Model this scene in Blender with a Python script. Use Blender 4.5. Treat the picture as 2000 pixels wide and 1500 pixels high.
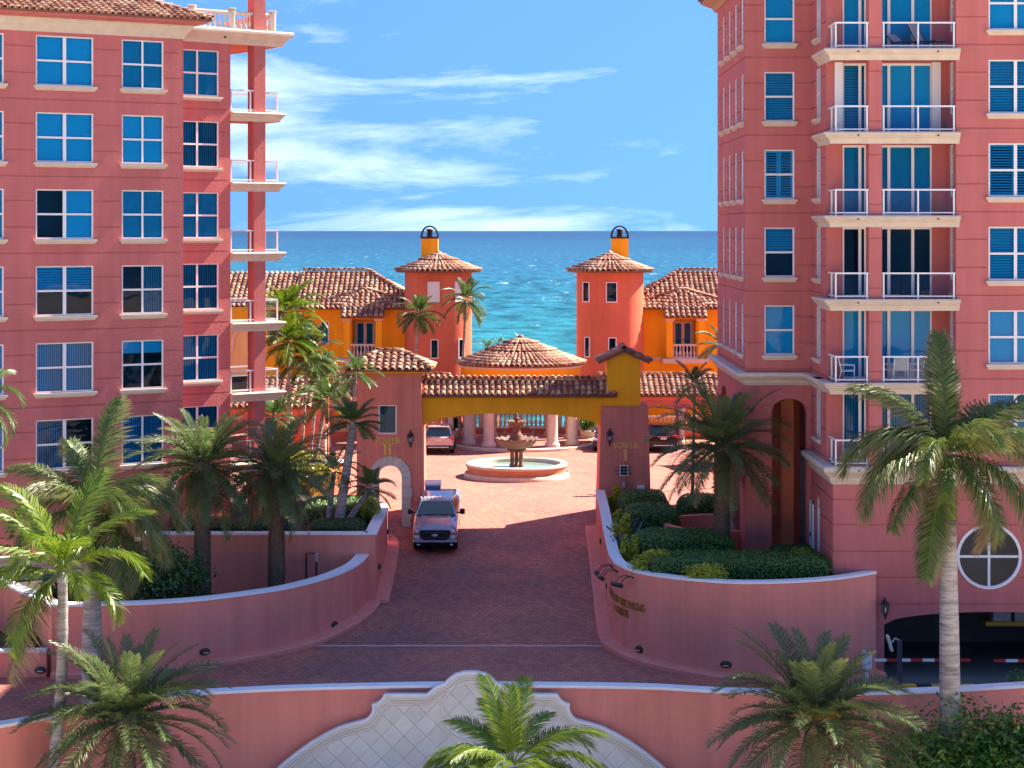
import bpy, bmesh, math, random
from mathutils import Vector, Matrix, noise
R = math.radians
random.seed(7)
scene = bpy.context.scene
COL = scene.collection
for o in list(bpy.data.objects): bpy.data.objects.remove(o)

# ------------------------------------------------------------------ camera
CAMZ, FPX, HZ = 13.4, 3889.0, 450.0
cam_d = bpy.data.cameras.new('camera'); cam = bpy.data.objects.new('camera', cam_d)
COL.objects.link(cam); scene.camera = cam
cam.location = (0, 0, CAMZ); cam.rotation_euler = (R(90), 0, 0)
cam_d.sensor_width = 36; cam_d.lens = 70.0; cam_d.shift_y = -0.15
cam_d.clip_start = 1; cam_d.clip_end = 90000

# ------------------------------------------------------------------ sun and sky
SUN_AZ, SUN_EL = 30.0, 47.0      # degrees behind the +X axis, elevation
sdir = Vector((math.cos(R(SUN_AZ))*math.cos(R(SUN_EL)), math.sin(R(SUN_AZ))*math.cos(R(SUN_EL)), math.sin(R(SUN_EL))))
sl = bpy.data.lights.new('sun', 'SUN'); so = bpy.data.objects.new('sun', sl); COL.objects.link(so)
sl.energy = 3.35; sl.angle = R(0.5); sl.color = (1.0, 0.91, 0.77)
so.rotation_euler = (-sdir).to_track_quat('-Z', 'Y').to_euler(); so.location = (60, 80, 90)
world = bpy.data.worlds.new('World'); scene.world = world; world.use_nodes = True
nt = world.node_tree; nt.nodes.clear()
def nn(t, typ, **kw):
    n = t.nodes.new(typ)
    for k, v in kw.items():
        if k.startswith('i_'):
            key = k[2:]
            n.inputs[int(key) if key.isdigit() else key].default_value = v
        else: setattr(n, k, v)
    return n
sky = nn(nt, 'ShaderNodeTexSky', sky_type='NISHITA', sun_disc=False, sun_elevation=R(SUN_EL), sun_rotation=R(90-SUN_AZ),
         altitude=0, air_density=1.0, dust_density=0.15, ozone_density=3.0)
tint = nn(nt, 'ShaderNodeMix', data_type='RGBA', blend_type='MULTIPLY')
tint.inputs[0].default_value = 1.0; tint.inputs[7].default_value = (0.315, 0.465, 0.64, 1)
nt.links.new(sky.outputs[0], tint.inputs[6])
# the dome is read a little above the true elevation: deeper blue down to the horizon, as on a dry windy day
tc0 = nn(nt, 'ShaderNodeTexCoord'); va = nn(nt, 'ShaderNodeVectorMath', operation='ADD'); va.inputs[1].default_value = (0, 0, 0.50)
vn = nn(nt, 'ShaderNodeVectorMath', operation='NORMALIZE'); nt.links.new(tc0.outputs['Generated'], va.inputs[0]); nt.links.new(va.outputs[0], vn.inputs[0]); nt.links.new(vn.outputs[0], sky.inputs[0])
# thin cirrus, laid out on the sky dome by direction
tc = nn(nt, 'ShaderNodeTexCoord')
mp = nn(nt, 'ShaderNodeMapping'); mp.inputs['Scale'].default_value = (3.6, 3.6, 17.0); mp.inputs['Rotation'].default_value = (0, R(8), 0)
mp.inputs['Location'].default_value = (7.200, 0.0, 11.050)
nz = nn(nt, 'ShaderNodeTexNoise'); nz.inputs['Scale'].default_value = 1.1; nz.inputs['Detail'].default_value = 9; nz.inputs['Roughness'].default_value = 0.58; nz.inputs['Distortion'].default_value = 0.6
rp = nn(nt, 'ShaderNodeValToRGB'); rp.color_ramp.elements[0].position = 0.535; rp.color_ramp.elements[1].position = 0.92
rp.color_ramp.elements[1].color = (0.85, 0.85, 0.85, 1)
cl = nn(nt, 'ShaderNodeMix', data_type='RGBA'); cl.inputs[7].default_value = (5.6, 5.8, 6.0, 1)
nt.links.new(tc.outputs['Generated'], mp.inputs[0]); nt.links.new(mp.outputs[0], nz.inputs['Vector'])
nt.links.new(nz.outputs[0], rp.inputs[0]); nt.links.new(rp.outputs[0], cl.inputs[0]); nt.links.new(tint.outputs[2], cl.inputs[6])
bg = nn(nt, 'ShaderNodeBackground'); bg.inputs[1].default_value = 0.095
wo = nn(nt, 'ShaderNodeOutputWorld'); nt.links.new(cl.outputs[2], bg.inputs[0]); nt.links.new(bg.outputs[0], wo.inputs[0])
scene.view_settings.view_transform = 'Standard'; scene.view_settings.look = 'None'
scene.view_settings.gamma = 1; scene.view_settings.exposure = 2.4
scene.render.engine = 'CYCLES'

# ------------------------------------------------------------------ helpers
def XX(px, d): return (px-1000)*d/FPX
def ZZ(py, d): return CAMZ-(py-HZ)*d/FPX
def I4(): return Matrix.Identity(4)
def T(x, y=None, z=None): return Matrix.Translation(Vector(x) if y is None else Vector((x, y, z)))
def RZ(a): return Matrix.Rotation(a, 4, 'Z')
def RX(a): return Matrix.Rotation(a, 4, 'X')
def RY(a): return Matrix.Rotation(a, 4, 'Y')
def S3(x, y, z): return Matrix.Diagonal((x, y, z, 1))
WMAT = {}
def attach(o, parent=None, M=None):
    M = M or I4()
    COL.objects.link(o)
    if parent is not None:
        o.parent = parent; o.matrix_parent_inverse = WMAT[parent.name].inverted()
    o.matrix_basis = M; WMAT[o.name] = M
    return o
def tag(o, label=None, cat=None, group=None, kind=None):
    if label: o['label'] = label
    if cat: o['category'] = cat
    if group: o['group'] = group
    if kind: o['kind'] = kind
    return o
def thing(name, label, cat, loc=(0, 0, 0), group=None, rz=0):
    o = bpy.data.objects.new(name, None); o.empty_display_size = 0.3
    attach(o, None, T(Vector(loc)) @ RZ(rz)); return tag(o, label, cat, group)
def inst(name, mesh, parent=None, M=None): return attach(bpy.data.objects.new(name, mesh), parent, M)
class MB:
    def __init__(s): s.v = []; s.f = []; s.m = []; s.mi = 0; s.sm = []; s.smooth = False
    def add(s, vs, fs):
        b = len(s.v); s.v += [tuple(p) for p in vs]
        for f in fs: s.f.append(tuple(i+b for i in f)); s.m.append(s.mi); s.sm.append(s.smooth)
        return s
    def quad(s, a, b, c, d): return s.add([a, b, c, d], [(0, 1, 2, 3)])
    def box(s, x0, x1, y0, y1, z0, z1, M=None):
        vs = [(x0, y0, z0), (x1, y0, z0), (x1, y1, z0), (x0, y1, z0), (x0, y0, z1), (x1, y0, z1), (x1, y1, z1), (x0, y1, z1)]
        if M is not None: vs = [M @ Vector(p) for p in vs]
        return s.add(vs, [(0, 3, 2, 1), (4, 5, 6, 7), (0, 1, 5, 4), (1, 2, 6, 5), (2, 3, 7, 6), (3, 0, 4, 7)])
    def bbox(s, x0, x1, y0, y1, z0, z1, b=.02, M=None):
        # box with chamfered vertical and horizontal edges
        vs = []; 
        for z, k in ((z0, b), (z0+b, 0), (z1-b, 0), (z1, b)):
            for (x, y) in ((x0+k+b, y0+k), (x1-k-b, y0+k), (x1-k, y0+k+b), (x1-k, y1-k-b), (x1-k-b, y1-k), (x0+k+b, y1-k), (x0+k, y1-k-b), (x0+k, y0+k+b)):
                vs.append(Vector((x, y, z)))
        fs = [tuple(range(7, -1, -1)), tuple(range(24, 32))]
        for r in range(3):
            for i in range(8): fs.append((r*8+i, r*8+(i+1) % 8, r*8+8+(i+1) % 8, r*8+8+i))
        if M is not None: vs = [M @ p for p in vs]
        return s.add(vs, fs)
    def prism(s, poly, z0, z1):
        n = len(poly)
        s.add([(p[0], p[1], z0) for p in poly]+[(p[0], p[1], z1) for p in poly],
              [tuple(range(n-1, -1, -1)), tuple(range(n, 2*n))]+[(i, (i+1) % n, n+(i+1) % n, n+i) for i in range(n)])
        return s
    def prism_y(s, poly, y0, y1):
        # polygon in xz, extruded along y
        n = len(poly)
        s.add([(p[0], y0, p[1]) for p in poly]+[(p[0], y1, p[1]) for p in poly],
              [tuple(range(n)), tuple(range(2*n-1, n-1, -1))]+[((i+1) % n, i, n+i, n+(i+1) % n) for i in range(n)])
        return s
    def lathe(s, prof, n=16, c=(0, 0, 0), a0=0, a1=2*math.pi, M=None):
        full = abs(a1-a0-2*math.pi) < 1e-6; k = n if full else n+1
        vs = []
        for (r, z) in prof:
            for i in range(k):
                a = a0+(a1-a0)*i/n; vs.append(Vector((c[0]+r*math.cos(a), c[1]+r*math.sin(a), c[2]+z)))
        fs = []
        for j in range(len(prof)-1):
            for i in range(n):
                i2 = (i+1) % k; fs.append((j*k+i, j*k+i2, (j+1)*k+i2, (j+1)*k+i))
        if M is not None: vs = [M @ p for p in vs]
        return s.add(vs, fs)
    def tube(s, pts, r, n=8, cap=True):
        pts = [Vector(p) for p in pts]; rs = r if isinstance(r, (list, tuple)) else [r]*len(pts)
        vs = []; up = Vector((0, 0, 1)); prev = None
        for i, p in enumerate(pts):
            t = (pts[min(i+1, len(pts)-1)]-pts[max(i-1, 0)]).normalized()
            if prev is None:
                a = t.cross(up) if abs(t.dot(up)) < .95 else t.cross(Vector((1, 0, 0)))
            else: a = prev-t*prev.dot(t)
            a.normalize(); prev = a; b = t.cross(a)
            for j in range(n):
                an = 2*math.pi*j/n; vs.append(p+(a*math.cos(an)+b*math.sin(an))*rs[i])
        fs = [(i*n+j, i*n+(j+1) % n, (i+1)*n+(j+1) % n, (i+1)*n+j) for i in range(len(pts)-1) for j in range(n)]
        if cap: fs += [tuple(range(n-1, -1, -1)), tuple(range((len(pts)-1)*n, len(pts)*n))]
        return s.add(vs, fs)
    def sweep(s, path, prof, closed=False, zs=None, capends=True):
        # prof: (outward offset to the right of travel, z); path xy points, mitred
        P = [Vector((p[0], p[1])) for p in path]; n = len(P); k = len(prof); vs = []
        for i in range(n):
            if closed or 0 < i < n-1:
                d1 = (P[i]-P[i-1]).normalized(); d2 = (P[(i+1) % n]-P[i]).normalized()
                n1 = Vector((d1.y, -d1.x)); n2 = Vector((d2.y, -d2.x)); m = (n1+n2); m = m/max(.3, m.dot(n1)) if m.length > 1e-6 else n1
            else:
                d = (P[1]-P[0]) if i == 0 else (P[-1]-P[-2]); d.normalize(); m = Vector((d.y, -d.x))
            z0 = zs[i] if zs else 0
            for (o, z) in prof: vs.append((P[i].x+m.x*o, P[i].y+m.y*o, z+z0))
        fs = []
        for i in range(n if closed else n-1):
            a = i*k; b = ((i+1) % n)*k
            for j in range(k): fs.append((a+j, b+j, b+(j+1) % k, a+(j+1) % k))
        if capends and not closed: fs += [tuple(range(k)), tuple(range((n-1)*k+k-1, (n-1)*k-1, -1))]
        return s.add(vs, fs)
    def mesh(s, name, mat):
        me = bpy.data.meshes.new(name); me.from_pydata(s.v, [], s.f)
        for m in (mat if isinstance(mat, (list, tuple)) else [mat]): me.materials.append(m)
        me.polygons.foreach_set('material_index', s.m); me.polygons.foreach_set('use_smooth', s.sm)
        bm = bmesh.new(); bm.from_mesh(me); bmesh.ops.recalc_face_normals(bm, faces=bm.faces); bm.to_mesh(me); bm.free()
        me.update(); return me
    def build(s, name, mat, parent=None, M=None): return inst(name, s.mesh(name, mat), parent, M)
def spline(pts, n=6):
    P = [Vector(p) for p in pts]; out = []
    for i in range(len(P)-1):
        p0 = P[max(i-1, 0)]; p1 = P[i]; p2 = P[i+1]; p3 = P[min(i+2, len(P)-1)]
        for k in range(n):
            t = k/n
            out.append(.5*((2*p1)+(p2-p0)*t+(2*p0-5*p1+4*p2-p3)*t*t+(3*p1-p0-3*p2+p3)*t**3))
    out.append(P[-1]); return out
_cache = {}
def cached(key, fn):
    if key not in _cache: _cache[key] = fn()
    return _cache[key]

# ------------------------------------------------------------------ materials
def newmat(name):
    m = bpy.data.materials.new(name); m.use_nodes = True; t = m.node_tree
    return m, t, t.nodes['Principled BSDF']
def simple(name, c, rough=.6, metal=0, spec=.5, nscale=6, namt=.12, bscale=0, bstr=0, coat=0):
    m, t, p = newmat(name); p.inputs['Roughness'].default_value = rough; p.inputs['Metallic'].default_value = metal
    p.inputs['Specular IOR Level'].default_value = spec; p.inputs['Coat Weight'].default_value = coat
    tc = nn(t, 'ShaderNodeTexCoord'); n = nn(t, 'ShaderNodeTexNoise', i_Scale=nscale, i_Detail=5.0)
    r = nn(t, 'ShaderNodeMapRange'); r.inputs[3].default_value = 1-namt; r.inputs[4].default_value = 1+namt
    mx = nn(t, 'ShaderNodeVectorMath', operation='SCALE'); mx.inputs[0].default_value = c[:3]
    t.links.new(tc.outputs['Object'], n.inputs['Vector']); t.links.new(n.outputs[0], r.inputs[0]); t.links.new(r.outputs[0], mx.inputs['Scale'])
    t.links.new(mx.outputs[0], p.inputs['Base Color'])
    if bstr:
        n2 = nn(t, 'ShaderNodeTexNoise', i_Scale=bscale, i_Detail=4.0); b = nn(t, 'ShaderNodeBump', i_Strength=bstr, i_Distance=.02)
        t.links.new(tc.outputs['Object'], n2.inputs['Vector']); t.links.new(n2.outputs[0], b.inputs['Height']); t.links.new(b.outputs[0], p.inputs['Normal'])
    return m
def stucco(name, c, stain=.14, chalk=.10):
    m, t, p = newmat(name); p.inputs['Roughness'].default_value = .88; p.inputs['Specular IOR Level'].default_value = .2
    g = nn(t, 'ShaderNodeNewGeometry')
    n1 = nn(t, 'ShaderNodeTexNoise', i_Scale=.35, i_Detail=6.0, i_Roughness=.6)
    mpp = nn(t, 'ShaderNodeMapping'); mpp.inputs['Scale'].default_value = (2.2, 2.2, .16)
    n2 = nn(t, 'ShaderNodeTexNoise', i_Scale=1.0, i_Detail=6.0)
    t.links.new(g.outputs['Position'], n1.inputs['Vector']); t.links.new(g.outputs['Position'], mpp.inputs[0]); t.links.new(mpp.outputs[0], n2.inputs['Vector'])
    r1 = nn(t, 'ShaderNodeMapRange'); r1.inputs[1].default_value = .3; r1.inputs[2].default_value = .7; r1.inputs[3].default_value = 1-stain; r1.inputs[4].default_value = 1+stain*.6
    r2 = nn(t, 'ShaderNodeMapRange'); r2.inputs[1].default_value = .35; r2.inputs[2].default_value = .7; r2.inputs[3].default_value = 1+stain*.3; r2.inputs[4].default_value = 1-stain
    mu = nn(t, 'ShaderNodeMath', operation='MULTIPLY'); sc = nn(t, 'ShaderNodeVectorMath', operation='SCALE'); sc.inputs[0].default_value = c
    t.links.new(n1.outputs[0], r1.inputs[0]); t.links.new(n2.outputs[0], r2.inputs[0]); t.links.new(r1.outputs[0], mu.inputs[0]); t.links.new(r2.outputs[0], mu.inputs[1]); t.links.new(mu.outputs[0], sc.inputs['Scale'])
    # chalky salt bloom patches
    n3 = nn(t, 'ShaderNodeTexNoise', i_Scale=1.3, i_Detail=9.0, i_Roughness=.75)
    r3 = nn(t, 'ShaderNodeMapRange'); r3.inputs[1].default_value = .6; r3.inputs[2].default_value = .8; r3.inputs[4].default_value = chalk
    mx = nn(t, 'ShaderNodeMix', data_type='RGBA'); mx.inputs[7].default_value = (.75, .6, .55, 1)
    t.links.new(g.outputs['Position'], n3.inputs['Vector']); t.links.new(n3.outputs[0], r3.inputs[0]); t.links.new(r3.outputs[0], mx.inputs[0]); t.links.new(sc.outputs[0], mx.inputs[6])
    t.links.new(mx.outputs[2], p.inputs['Base Color'])
    nb = nn(t, 'ShaderNodeTexNoise', i_Scale=9.0, i_Detail=6.0); b = nn(t, 'ShaderNodeBump', i_Strength=.35, i_Distance=.03)
    t.links.new(g.outputs['Position'], nb.inputs['Vector']); t.links.new(nb.outputs[0], b.inputs['Height']); t.links.new(b.outputs[0], p.inputs['Normal'])
    return m
PINK = stucco('pink_stucco', (.545, .165, .150), stain=.10)
ROSE = stucco('rose_stucco', (.80, .27, .20), stain=.10, chalk=.28)
GATEPINK = stucco('gate_rose_stucco', (.70, .235, .17))
ORANGE = stucco('coral_stucco', (.66, .18, .095), stain=.1, chalk=.03)
YELLOW = stucco('yellow_stucco', (.95, .435, .02), stain=.08, chalk=.02)
CREAM = simple('cast_stone', (.62, .52, .41), .8, nscale=2.5, namt=.2, bscale=30, bstr=.15)
STONE = simple('pale_limestone', (.60, .55, .47), .8, nscale=2, namt=.14, bscale=40, bstr=.2)
WHITE = simple('white_paint', (.78, .78, .77), .45, namt=.05)
CAPW = simple('white_wall_cap', (.82, .81, .80), .7, nscale=1.5, namt=.14)
FRAME = simple('window_frame', (.80, .78, .77), .4, namt=.03)
DARKM = simple('dark_metal', (.03, .022, .02), .45, metal=.3)
BLACK = simple('black_plastic', (.012, .012, .013), .4)
INTERIOR = simple('dim_room', (.055, .055, .06), .9)  # near-black colour stands in for the shade of unlit rooms
GOLD = simple('gold_letters', (.80, .52, .12), .4, metal=.15)
SOIL = simple('planting_soil', (.05, .035, .022), .95, nscale=3, namt=.4, bscale=12, bstr=.8)
CONC = simple('garage_concrete', (.13, .125, .12), .85, nscale=1.2, namt=.2)
GREY = simple('grey_plastic', (.45, .46, .48), .5)
def glass(name, tintc, refl=.10, rough=.02, ior=1.28):
    m = bpy.data.materials.new(name); m.use_nodes = True; t = m.node_tree; t.nodes.clear()
    o = nn(t, 'ShaderNodeOutputMaterial'); mx = nn(t, 'ShaderNodeMixShader'); tr = nn(t, 'ShaderNodeBsdfTransparent'); tr.inputs[0].default_value = (*tintc, 1)
    gl = nn(t, 'ShaderNodeBsdfGlossy', i_Roughness=rough); gl.inputs[0].default_value = (1, 1, 1, 1)
    fr = nn(t, 'ShaderNodeFresnel', i_IOR=ior); ad = nn(t, 'ShaderNodeMath', operation='ADD'); ad.inputs[1].default_value = refl; ad.use_clamp = True
    g = nn(t, 'ShaderNodeNewGeometry'); nb = nn(t, 'ShaderNodeTexNoise', i_Scale=.9); b = nn(t, 'ShaderNodeBump', i_Strength=.05, i_Distance=.1)
    t.links.new(g.outputs['Position'], nb.inputs['Vector']); t.links.new(nb.outputs[0], b.inputs['Height']); t.links.new(b.outputs[0], gl.inputs['Normal'])
    t.links.new(fr.outputs[0], ad.inputs[0]); t.links.new(ad.outputs[0], mx.inputs[0]); t.links.new(tr.outputs[0], mx.inputs[1]); t.links.new(gl.outputs[0], mx.inputs[2]); t.links.new(mx.outputs[0], o.inputs[0])
    return m
BLUEGLASS = glass('blue_tinted_glass', (.09, .62, .90), .0)
RAILGLASS = glass('rail_glass', (.88, .94, .96), .02, ior=1.12)
def tilemat():
    m, t, p = newmat('clay_tile'); p.inputs['Roughness'].default_value = .8
    oi = nn(t, 'ShaderNodeObjectInfo'); g = nn(t, 'ShaderNodeNewGeometry'); ad = nn(t, 'ShaderNodeMath', operation='ADD'); fr = nn(t, 'ShaderNodeMath', operation='FRACT')
    t.links.new(oi.outputs['Random'], ad.inputs[0]); t.links.new(g.outputs['Random Per Island'], ad.inputs[1]); t.links.new(ad.outputs[0], fr.inputs[0])
    r = nn(t, 'ShaderNodeValToRGB'); cr = r.color_ramp; cr.interpolation = 'CONSTANT'
    cols = [(.46, .19, .10), (.60, .34, .20), (.36, .14, .085), (.66, .45, .30), (.50, .22, .125), (.56, .30, .18), (.28, .12, .08), (.62, .38, .24)]
    for i, c in enumerate(cols):
        e = cr.elements[i] if i < 2 else cr.elements.new(i/len(cols)); e.position = i/len(cols); e.color = (*c, 1)
    n = nn(t, 'ShaderNodeTexNoise', i_Scale=5.0, i_Detail=6.0); mr = nn(t, 'ShaderNodeMapRange'); mr.inputs[1].default_value = .3; mr.inputs[2].default_value = .75; mr.inputs[3].default_value = 1.1; mr.inputs[4].default_value = .55
    sc = nn(t, 'ShaderNodeVectorMath', operation='SCALE')
    t.links.new(fr.outputs[0], r.inputs[0]); t.links.new(g.outputs['Position'], n.inputs['Vector']); t.links.new(n.outputs[0], mr.inputs[0]); t.links.new(r.outputs[0], sc.inputs[0]); t.links.new(mr.outputs[0], sc.inputs['Scale'])
    t.links.new(sc.outputs[0], p.inputs['Base Color'])
    return m
TILE = tilemat()
def pavermat():
    m, t, p = newmat('brick_pavers'); p.inputs['Roughness'].default_value = .8
    g = nn(t, 'ShaderNodeNewGeometry')
    br = nn(t, 'ShaderNodeTexBrick', i_Scale=1.0); br.inputs['Brick Width'].default_value = .24; br.inputs['Row Height'].default_value = .24; br.inputs['Mortar Size'].default_value = .014; br.inputs['Mortar Smooth'].default_value = .3
    br.inputs['Color1'].default_value = (.50, .18, .115, 1); br.inputs['Color2'].default_value = (.34, .11, .085, 1); br.inputs['Mortar'].default_value = (.17, .08, .065, 1); br.inputs['Bias'].default_value = -.1
    t.links.new(g.outputs['Position'], br.inputs['Vector'])
    n1 = nn(t, 'ShaderNodeTexNoise', i_Scale=.28, i_Detail=8.0, i_Roughness=.65); t.links.new(g.outputs['Position'], n1.inputs['Vector'])
    r1 = nn(t, 'ShaderNodeValToRGB'); r1.color_ramp.elements[0].position = .36; r1.color_ramp.elements[0].color = (.72, .74, .82, 1); r1.color_ramp.elements[1].position = .66; r1.color_ramp.elements[1].color = (1.25, 1.08, .95, 1)
    t.links.new(n1.outputs[0], r1.inputs[0])
    mu = nn(t, 'ShaderNodeMix', data_type='RGBA', blend_type='MULTIPLY'); mu.inputs[0].default_value = 1; t.links.new(br.outputs[0], mu.inputs[6]); t.links.new(r1.outputs[0], mu.inputs[7])
    n2 = nn(t, 'ShaderNodeTexNoise', i_Scale=3.3, i_Detail=6.0); t.links.new(g.outputs['Position'], n2.inputs['Vector'])
    r2 = nn(t, 'ShaderNodeMapRange'); r2.inputs[1].default_value = .62; r2.inputs[2].default_value = .74; r2.inputs[4].default_value = .7; t.links.new(n2.outputs[0], r2.inputs[0])
    m2 = nn(t, 'ShaderNodeMix', data_type='RGBA'); m2.inputs[7].default_value = (.10, .045, .04, 1); t.links.new(r2.outputs[0], m2.inputs[0]); t.links.new(mu.outputs[2], m2.inputs[6])
    t.links.new(m2.outputs[2], p.inputs['Base Color'])
    b = nn(t, 'ShaderNodeBump', i_Strength=.5, i_Distance=.01); t.links.new(br.outputs['Fac'], b.inputs['Height']); b.invert = True; t.links.new(b.outputs[0], p.inputs['Normal'])
    return m
PAVER = pavermat()
def leafmat(name, c1, c2, tip=(.30, .20, .09), trans=.35, gloss=.4):
    m = bpy.data.materials.new(name); m.use_nodes = True; t = m.node_tree; p = t.nodes['Principled BSDF']; out = t.nodes['Material Output']
    oi = nn(t, 'ShaderNodeObjectInfo'); g = nn(t, 'ShaderNodeNewGeometry'); ad = nn(t, 'ShaderNodeMath', operation='ADD'); fr = nn(t, 'ShaderNodeMath', operation='FRACT')
    t.links.new(oi.outputs['Random'], ad.inputs[0]); t.links.new(g.outputs['Random Per Island'], ad.inputs[1]); t.links.new(ad.outputs[0], fr.inputs[0])
    mx = nn(t, 'ShaderNodeMix', data_type='RGBA'); mx.inputs[6].default_value = (*c1, 1); mx.inputs[7].default_value = (*c2, 1); t.links.new(fr.outputs[0], mx.inputs[0])
    at = nn(t, 'ShaderNodeAttribute', attribute_name='tip'); m2 = nn(t, 'ShaderNodeMix', data_type='RGBA'); m2.inputs[7].default_value = (*tip, 1)
    t.links.new(at.outputs['Fac'], m2.inputs[0]); t.links.new(mx.outputs[2], m2.inputs[6]); t.links.new(m2.outputs[2], p.inputs['Base Color'])
    p.inputs['Roughness'].default_value = gloss
    tr = nn(t, 'ShaderNodeBsdfTranslucent'); t.links.new(m2.outputs[2], tr.inputs[0]); ms = nn(t, 'ShaderNodeMixShader'); ms.inputs[0].default_value = trans
    t.links.new(p.outputs[0], ms.inputs[1]); t.links.new(tr.outputs[0], ms.inputs[2]); t.links.new(ms.outputs[0], out.inputs[0])
    return m
LF_DATE = leafmat('date_palm_leaf', (.085, .15, .045), (.15, .22, .075))
LF_ROYAL = leafmat('royal_palm_leaf', (.065, .135, .022), (.11, .19, .035))
LF_COCO = leafmat('coconut_leaf', (.09, .19, .012), (.22, .29, .02))
LF_PYG = leafmat('small_palm_leaf', (.06, .13, .03), (.12, .20, .045))
LF_HEDGE = leafmat('hedge_leaf', (.075, .17, .025), (.15, .28, .045), trans=.2)
LF_LIME = leafmat('lime_shrub_leaf', (.26, .32, .02), (.50, .48, .04), trans=.3)
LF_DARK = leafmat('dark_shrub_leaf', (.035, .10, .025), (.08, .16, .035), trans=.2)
LF_SHRUB = leafmat('glossy_shrub_leaf', (.045, .13, .016), (.11, .22, .03), trans=.3, gloss=.3)
LF_AGAVE = leafmat('agave_leaf', (.12, .17, .17), (.17, .22, .21), trans=.05)
LF_DEAD = leafmat('dry_frond', (.24, .16, .08), (.34, .25, .14))
def ringtrunk():
    m, t, p = newmat('grey_ringed_trunk'); p.inputs['Roughness'].default_value = .9
    g = nn(t, 'ShaderNodeNewGeometry'); mp_ = nn(t, 'ShaderNodeMapping'); mp_.inputs['Scale'].default_value = (1.2, 1.2, 9.0); n = nn(t, 'ShaderNodeTexNoise', i_Scale=1.0, i_Detail=7.0, i_Roughness=.7)
    t.links.new(g.outputs['Position'], mp_.inputs[0]); t.links.new(mp_.outputs[0], n.inputs['Vector']); r = nn(t, 'ShaderNodeValToRGB'); r.color_ramp.elements[0].position = .32; r.color_ramp.elements[0].color = (.11, .095, .085, 1); r.color_ramp.elements[1].position = .58; r.color_ramp.elements[1].color = (.40, .36, .33, 1)
    t.links.new(n.outputs[0], r.inputs[0]); t.links.new(r.outputs[0], p.inputs['Base Color']); b = nn(t, 'ShaderNodeBump', i_Strength=.6, i_Distance=.03); t.links.new(n.outputs[0], b.inputs['Height']); t.links.new(b.outputs[0], p.inputs['Normal']); return m
TRUNK_G = ringtrunk()
TRUNK_B = simple('brown_trunk', (.15, .105, .07), .95, nscale=7, namt=.45, bscale=18, bstr=.9)
SHAFT = simple('green_crownshaft', (.16, .26, .03), .4, nscale=3, namt=.2)
# ------------------------------------------------------------------ wall, window and trim builders
def panel(mb, u0, u1, z0, z1, holes=(), grooves=(), D=.24, gd=.04, gw=.05):
    us = sorted({u0, u1} | {h[0] for h in holes} | {h[1] for h in holes}); us = [u for u in us if u0-1e-6 <= u <= u1+1e-6]
    gz = [(g-gw/2, g+gw/2) for g in grooves if z0+.02 < g < z1-.02]
    zs = sorted({z0, z1} | {h[2] for h in holes} | {h[3] for h in holes} | {a for g in gz for a in g}); zs = [z for z in zs if z0-1e-6 <= z <= z1+1e-6]
    dep = {}
    for i in range(len(us)-1):
        for j in range(len(zs)-1):
            uc = (us[i]+us[i+1])/2; zc = (zs[j]+zs[j+1])/2
            d = 0
            if any(a < zc < b for a, b in gz): d = gd
            if any(h[0] < uc < h[1] and h[2] < zc < h[3] for h in holes): d = None
            dep[i, j] = d
    for (i, j), d in dep.items():
        a, b, c, e = us[i], us[i+1], zs[j], zs[j+1]
        if d is not None: mb.quad((a, d, c), (b, d, c), (b, d, e), (a, d, e))
        dd = D if d is None else d
        if (i+1, j) in dep:
            q = dep[i+1, j]; q = D if q is None else q
            if abs(q-dd) > 1e-6: mb.quad((b, dd, c), (b, q, c), (b, q, e), (b, dd, e))
        if (i, j+1) in dep:
            q = dep[i, j+1]; q = D if q is None else q
            if abs(q-dd) > 1e-6: mb.quad((a, dd, e), (b, dd, e), (b, q, e), (a, q, e))
    # edges of holes that touch the panel border stay open
def arch_fill(mb, u0, u1, zs, rise, zt, y0, y1, n=20):
    # wall between a segmental/round arch (springing zs, rise) and zt, with soffit
    w = (u1-u0)/2; c = (u0+u1)/2; pts = []
    for i in range(n+1):
        x = -w+2*w*i/n; pts.append((c+x, zs+rise*math.sqrt(max(0, 1-(x/w)**2))))
    for (a, b) in zip(pts, pts[1:]):
        mb.quad((a[0], y0, a[1]), (b[0], y0, b[1]), (b[0], y0, zt), (a[0], y0, zt))
        mb.quad((a[0], y0, a[1]), (b[0], y0, b[1]), (b[0], y1, b[1]), (a[0], y1, a[1]))
BLIND = simple('roller_blind', (.62, .66, .70), .9, namt=.05)
BLIND2 = simple('sheer_curtain', (.36, .42, .46), .9, nscale=3, namt=.2)
def frame_mesh(w, h, cols, rows, mull):
    def f():
        mb = MB(); b = .065; y0, y1 = .05, .13
        mb.box(-w/2, -w/2+b, y0, y1, 0, h); mb.box(w/2-b, w/2, y0, y1, 0, h)
        mb.box(-w/2+b, w/2-b, y0+.002, y1, 0, b); mb.box(-w/2+b, w/2-b, y0+.002, y1, h-b*.8, h)
        for i in range(1, cols): x = -w/2+w*i/cols; mb.box(x-mull/2, x+mull/2, y0+.006, y1-.01, b, h-b*.8)
        for j in range(1, rows): z = h*j/rows; mb.box(-w/2+b, w/2-b, y0+.010, y1-.02, z-.04, z+.04)
        return mb.mesh('window_frame', FRAME)
    return cached(('fr', w, h, cols, rows, mull), f)
def pane_mesh(w, h):
    return cached(('pane', round(w, 3), round(h, 3)), lambda: MB().quad((-w/2, 0, 0), (w/2, 0, 0), (w/2, 0, h), (-w/2, 0, h)).mesh('pane', BLUEGLASS))
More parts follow.
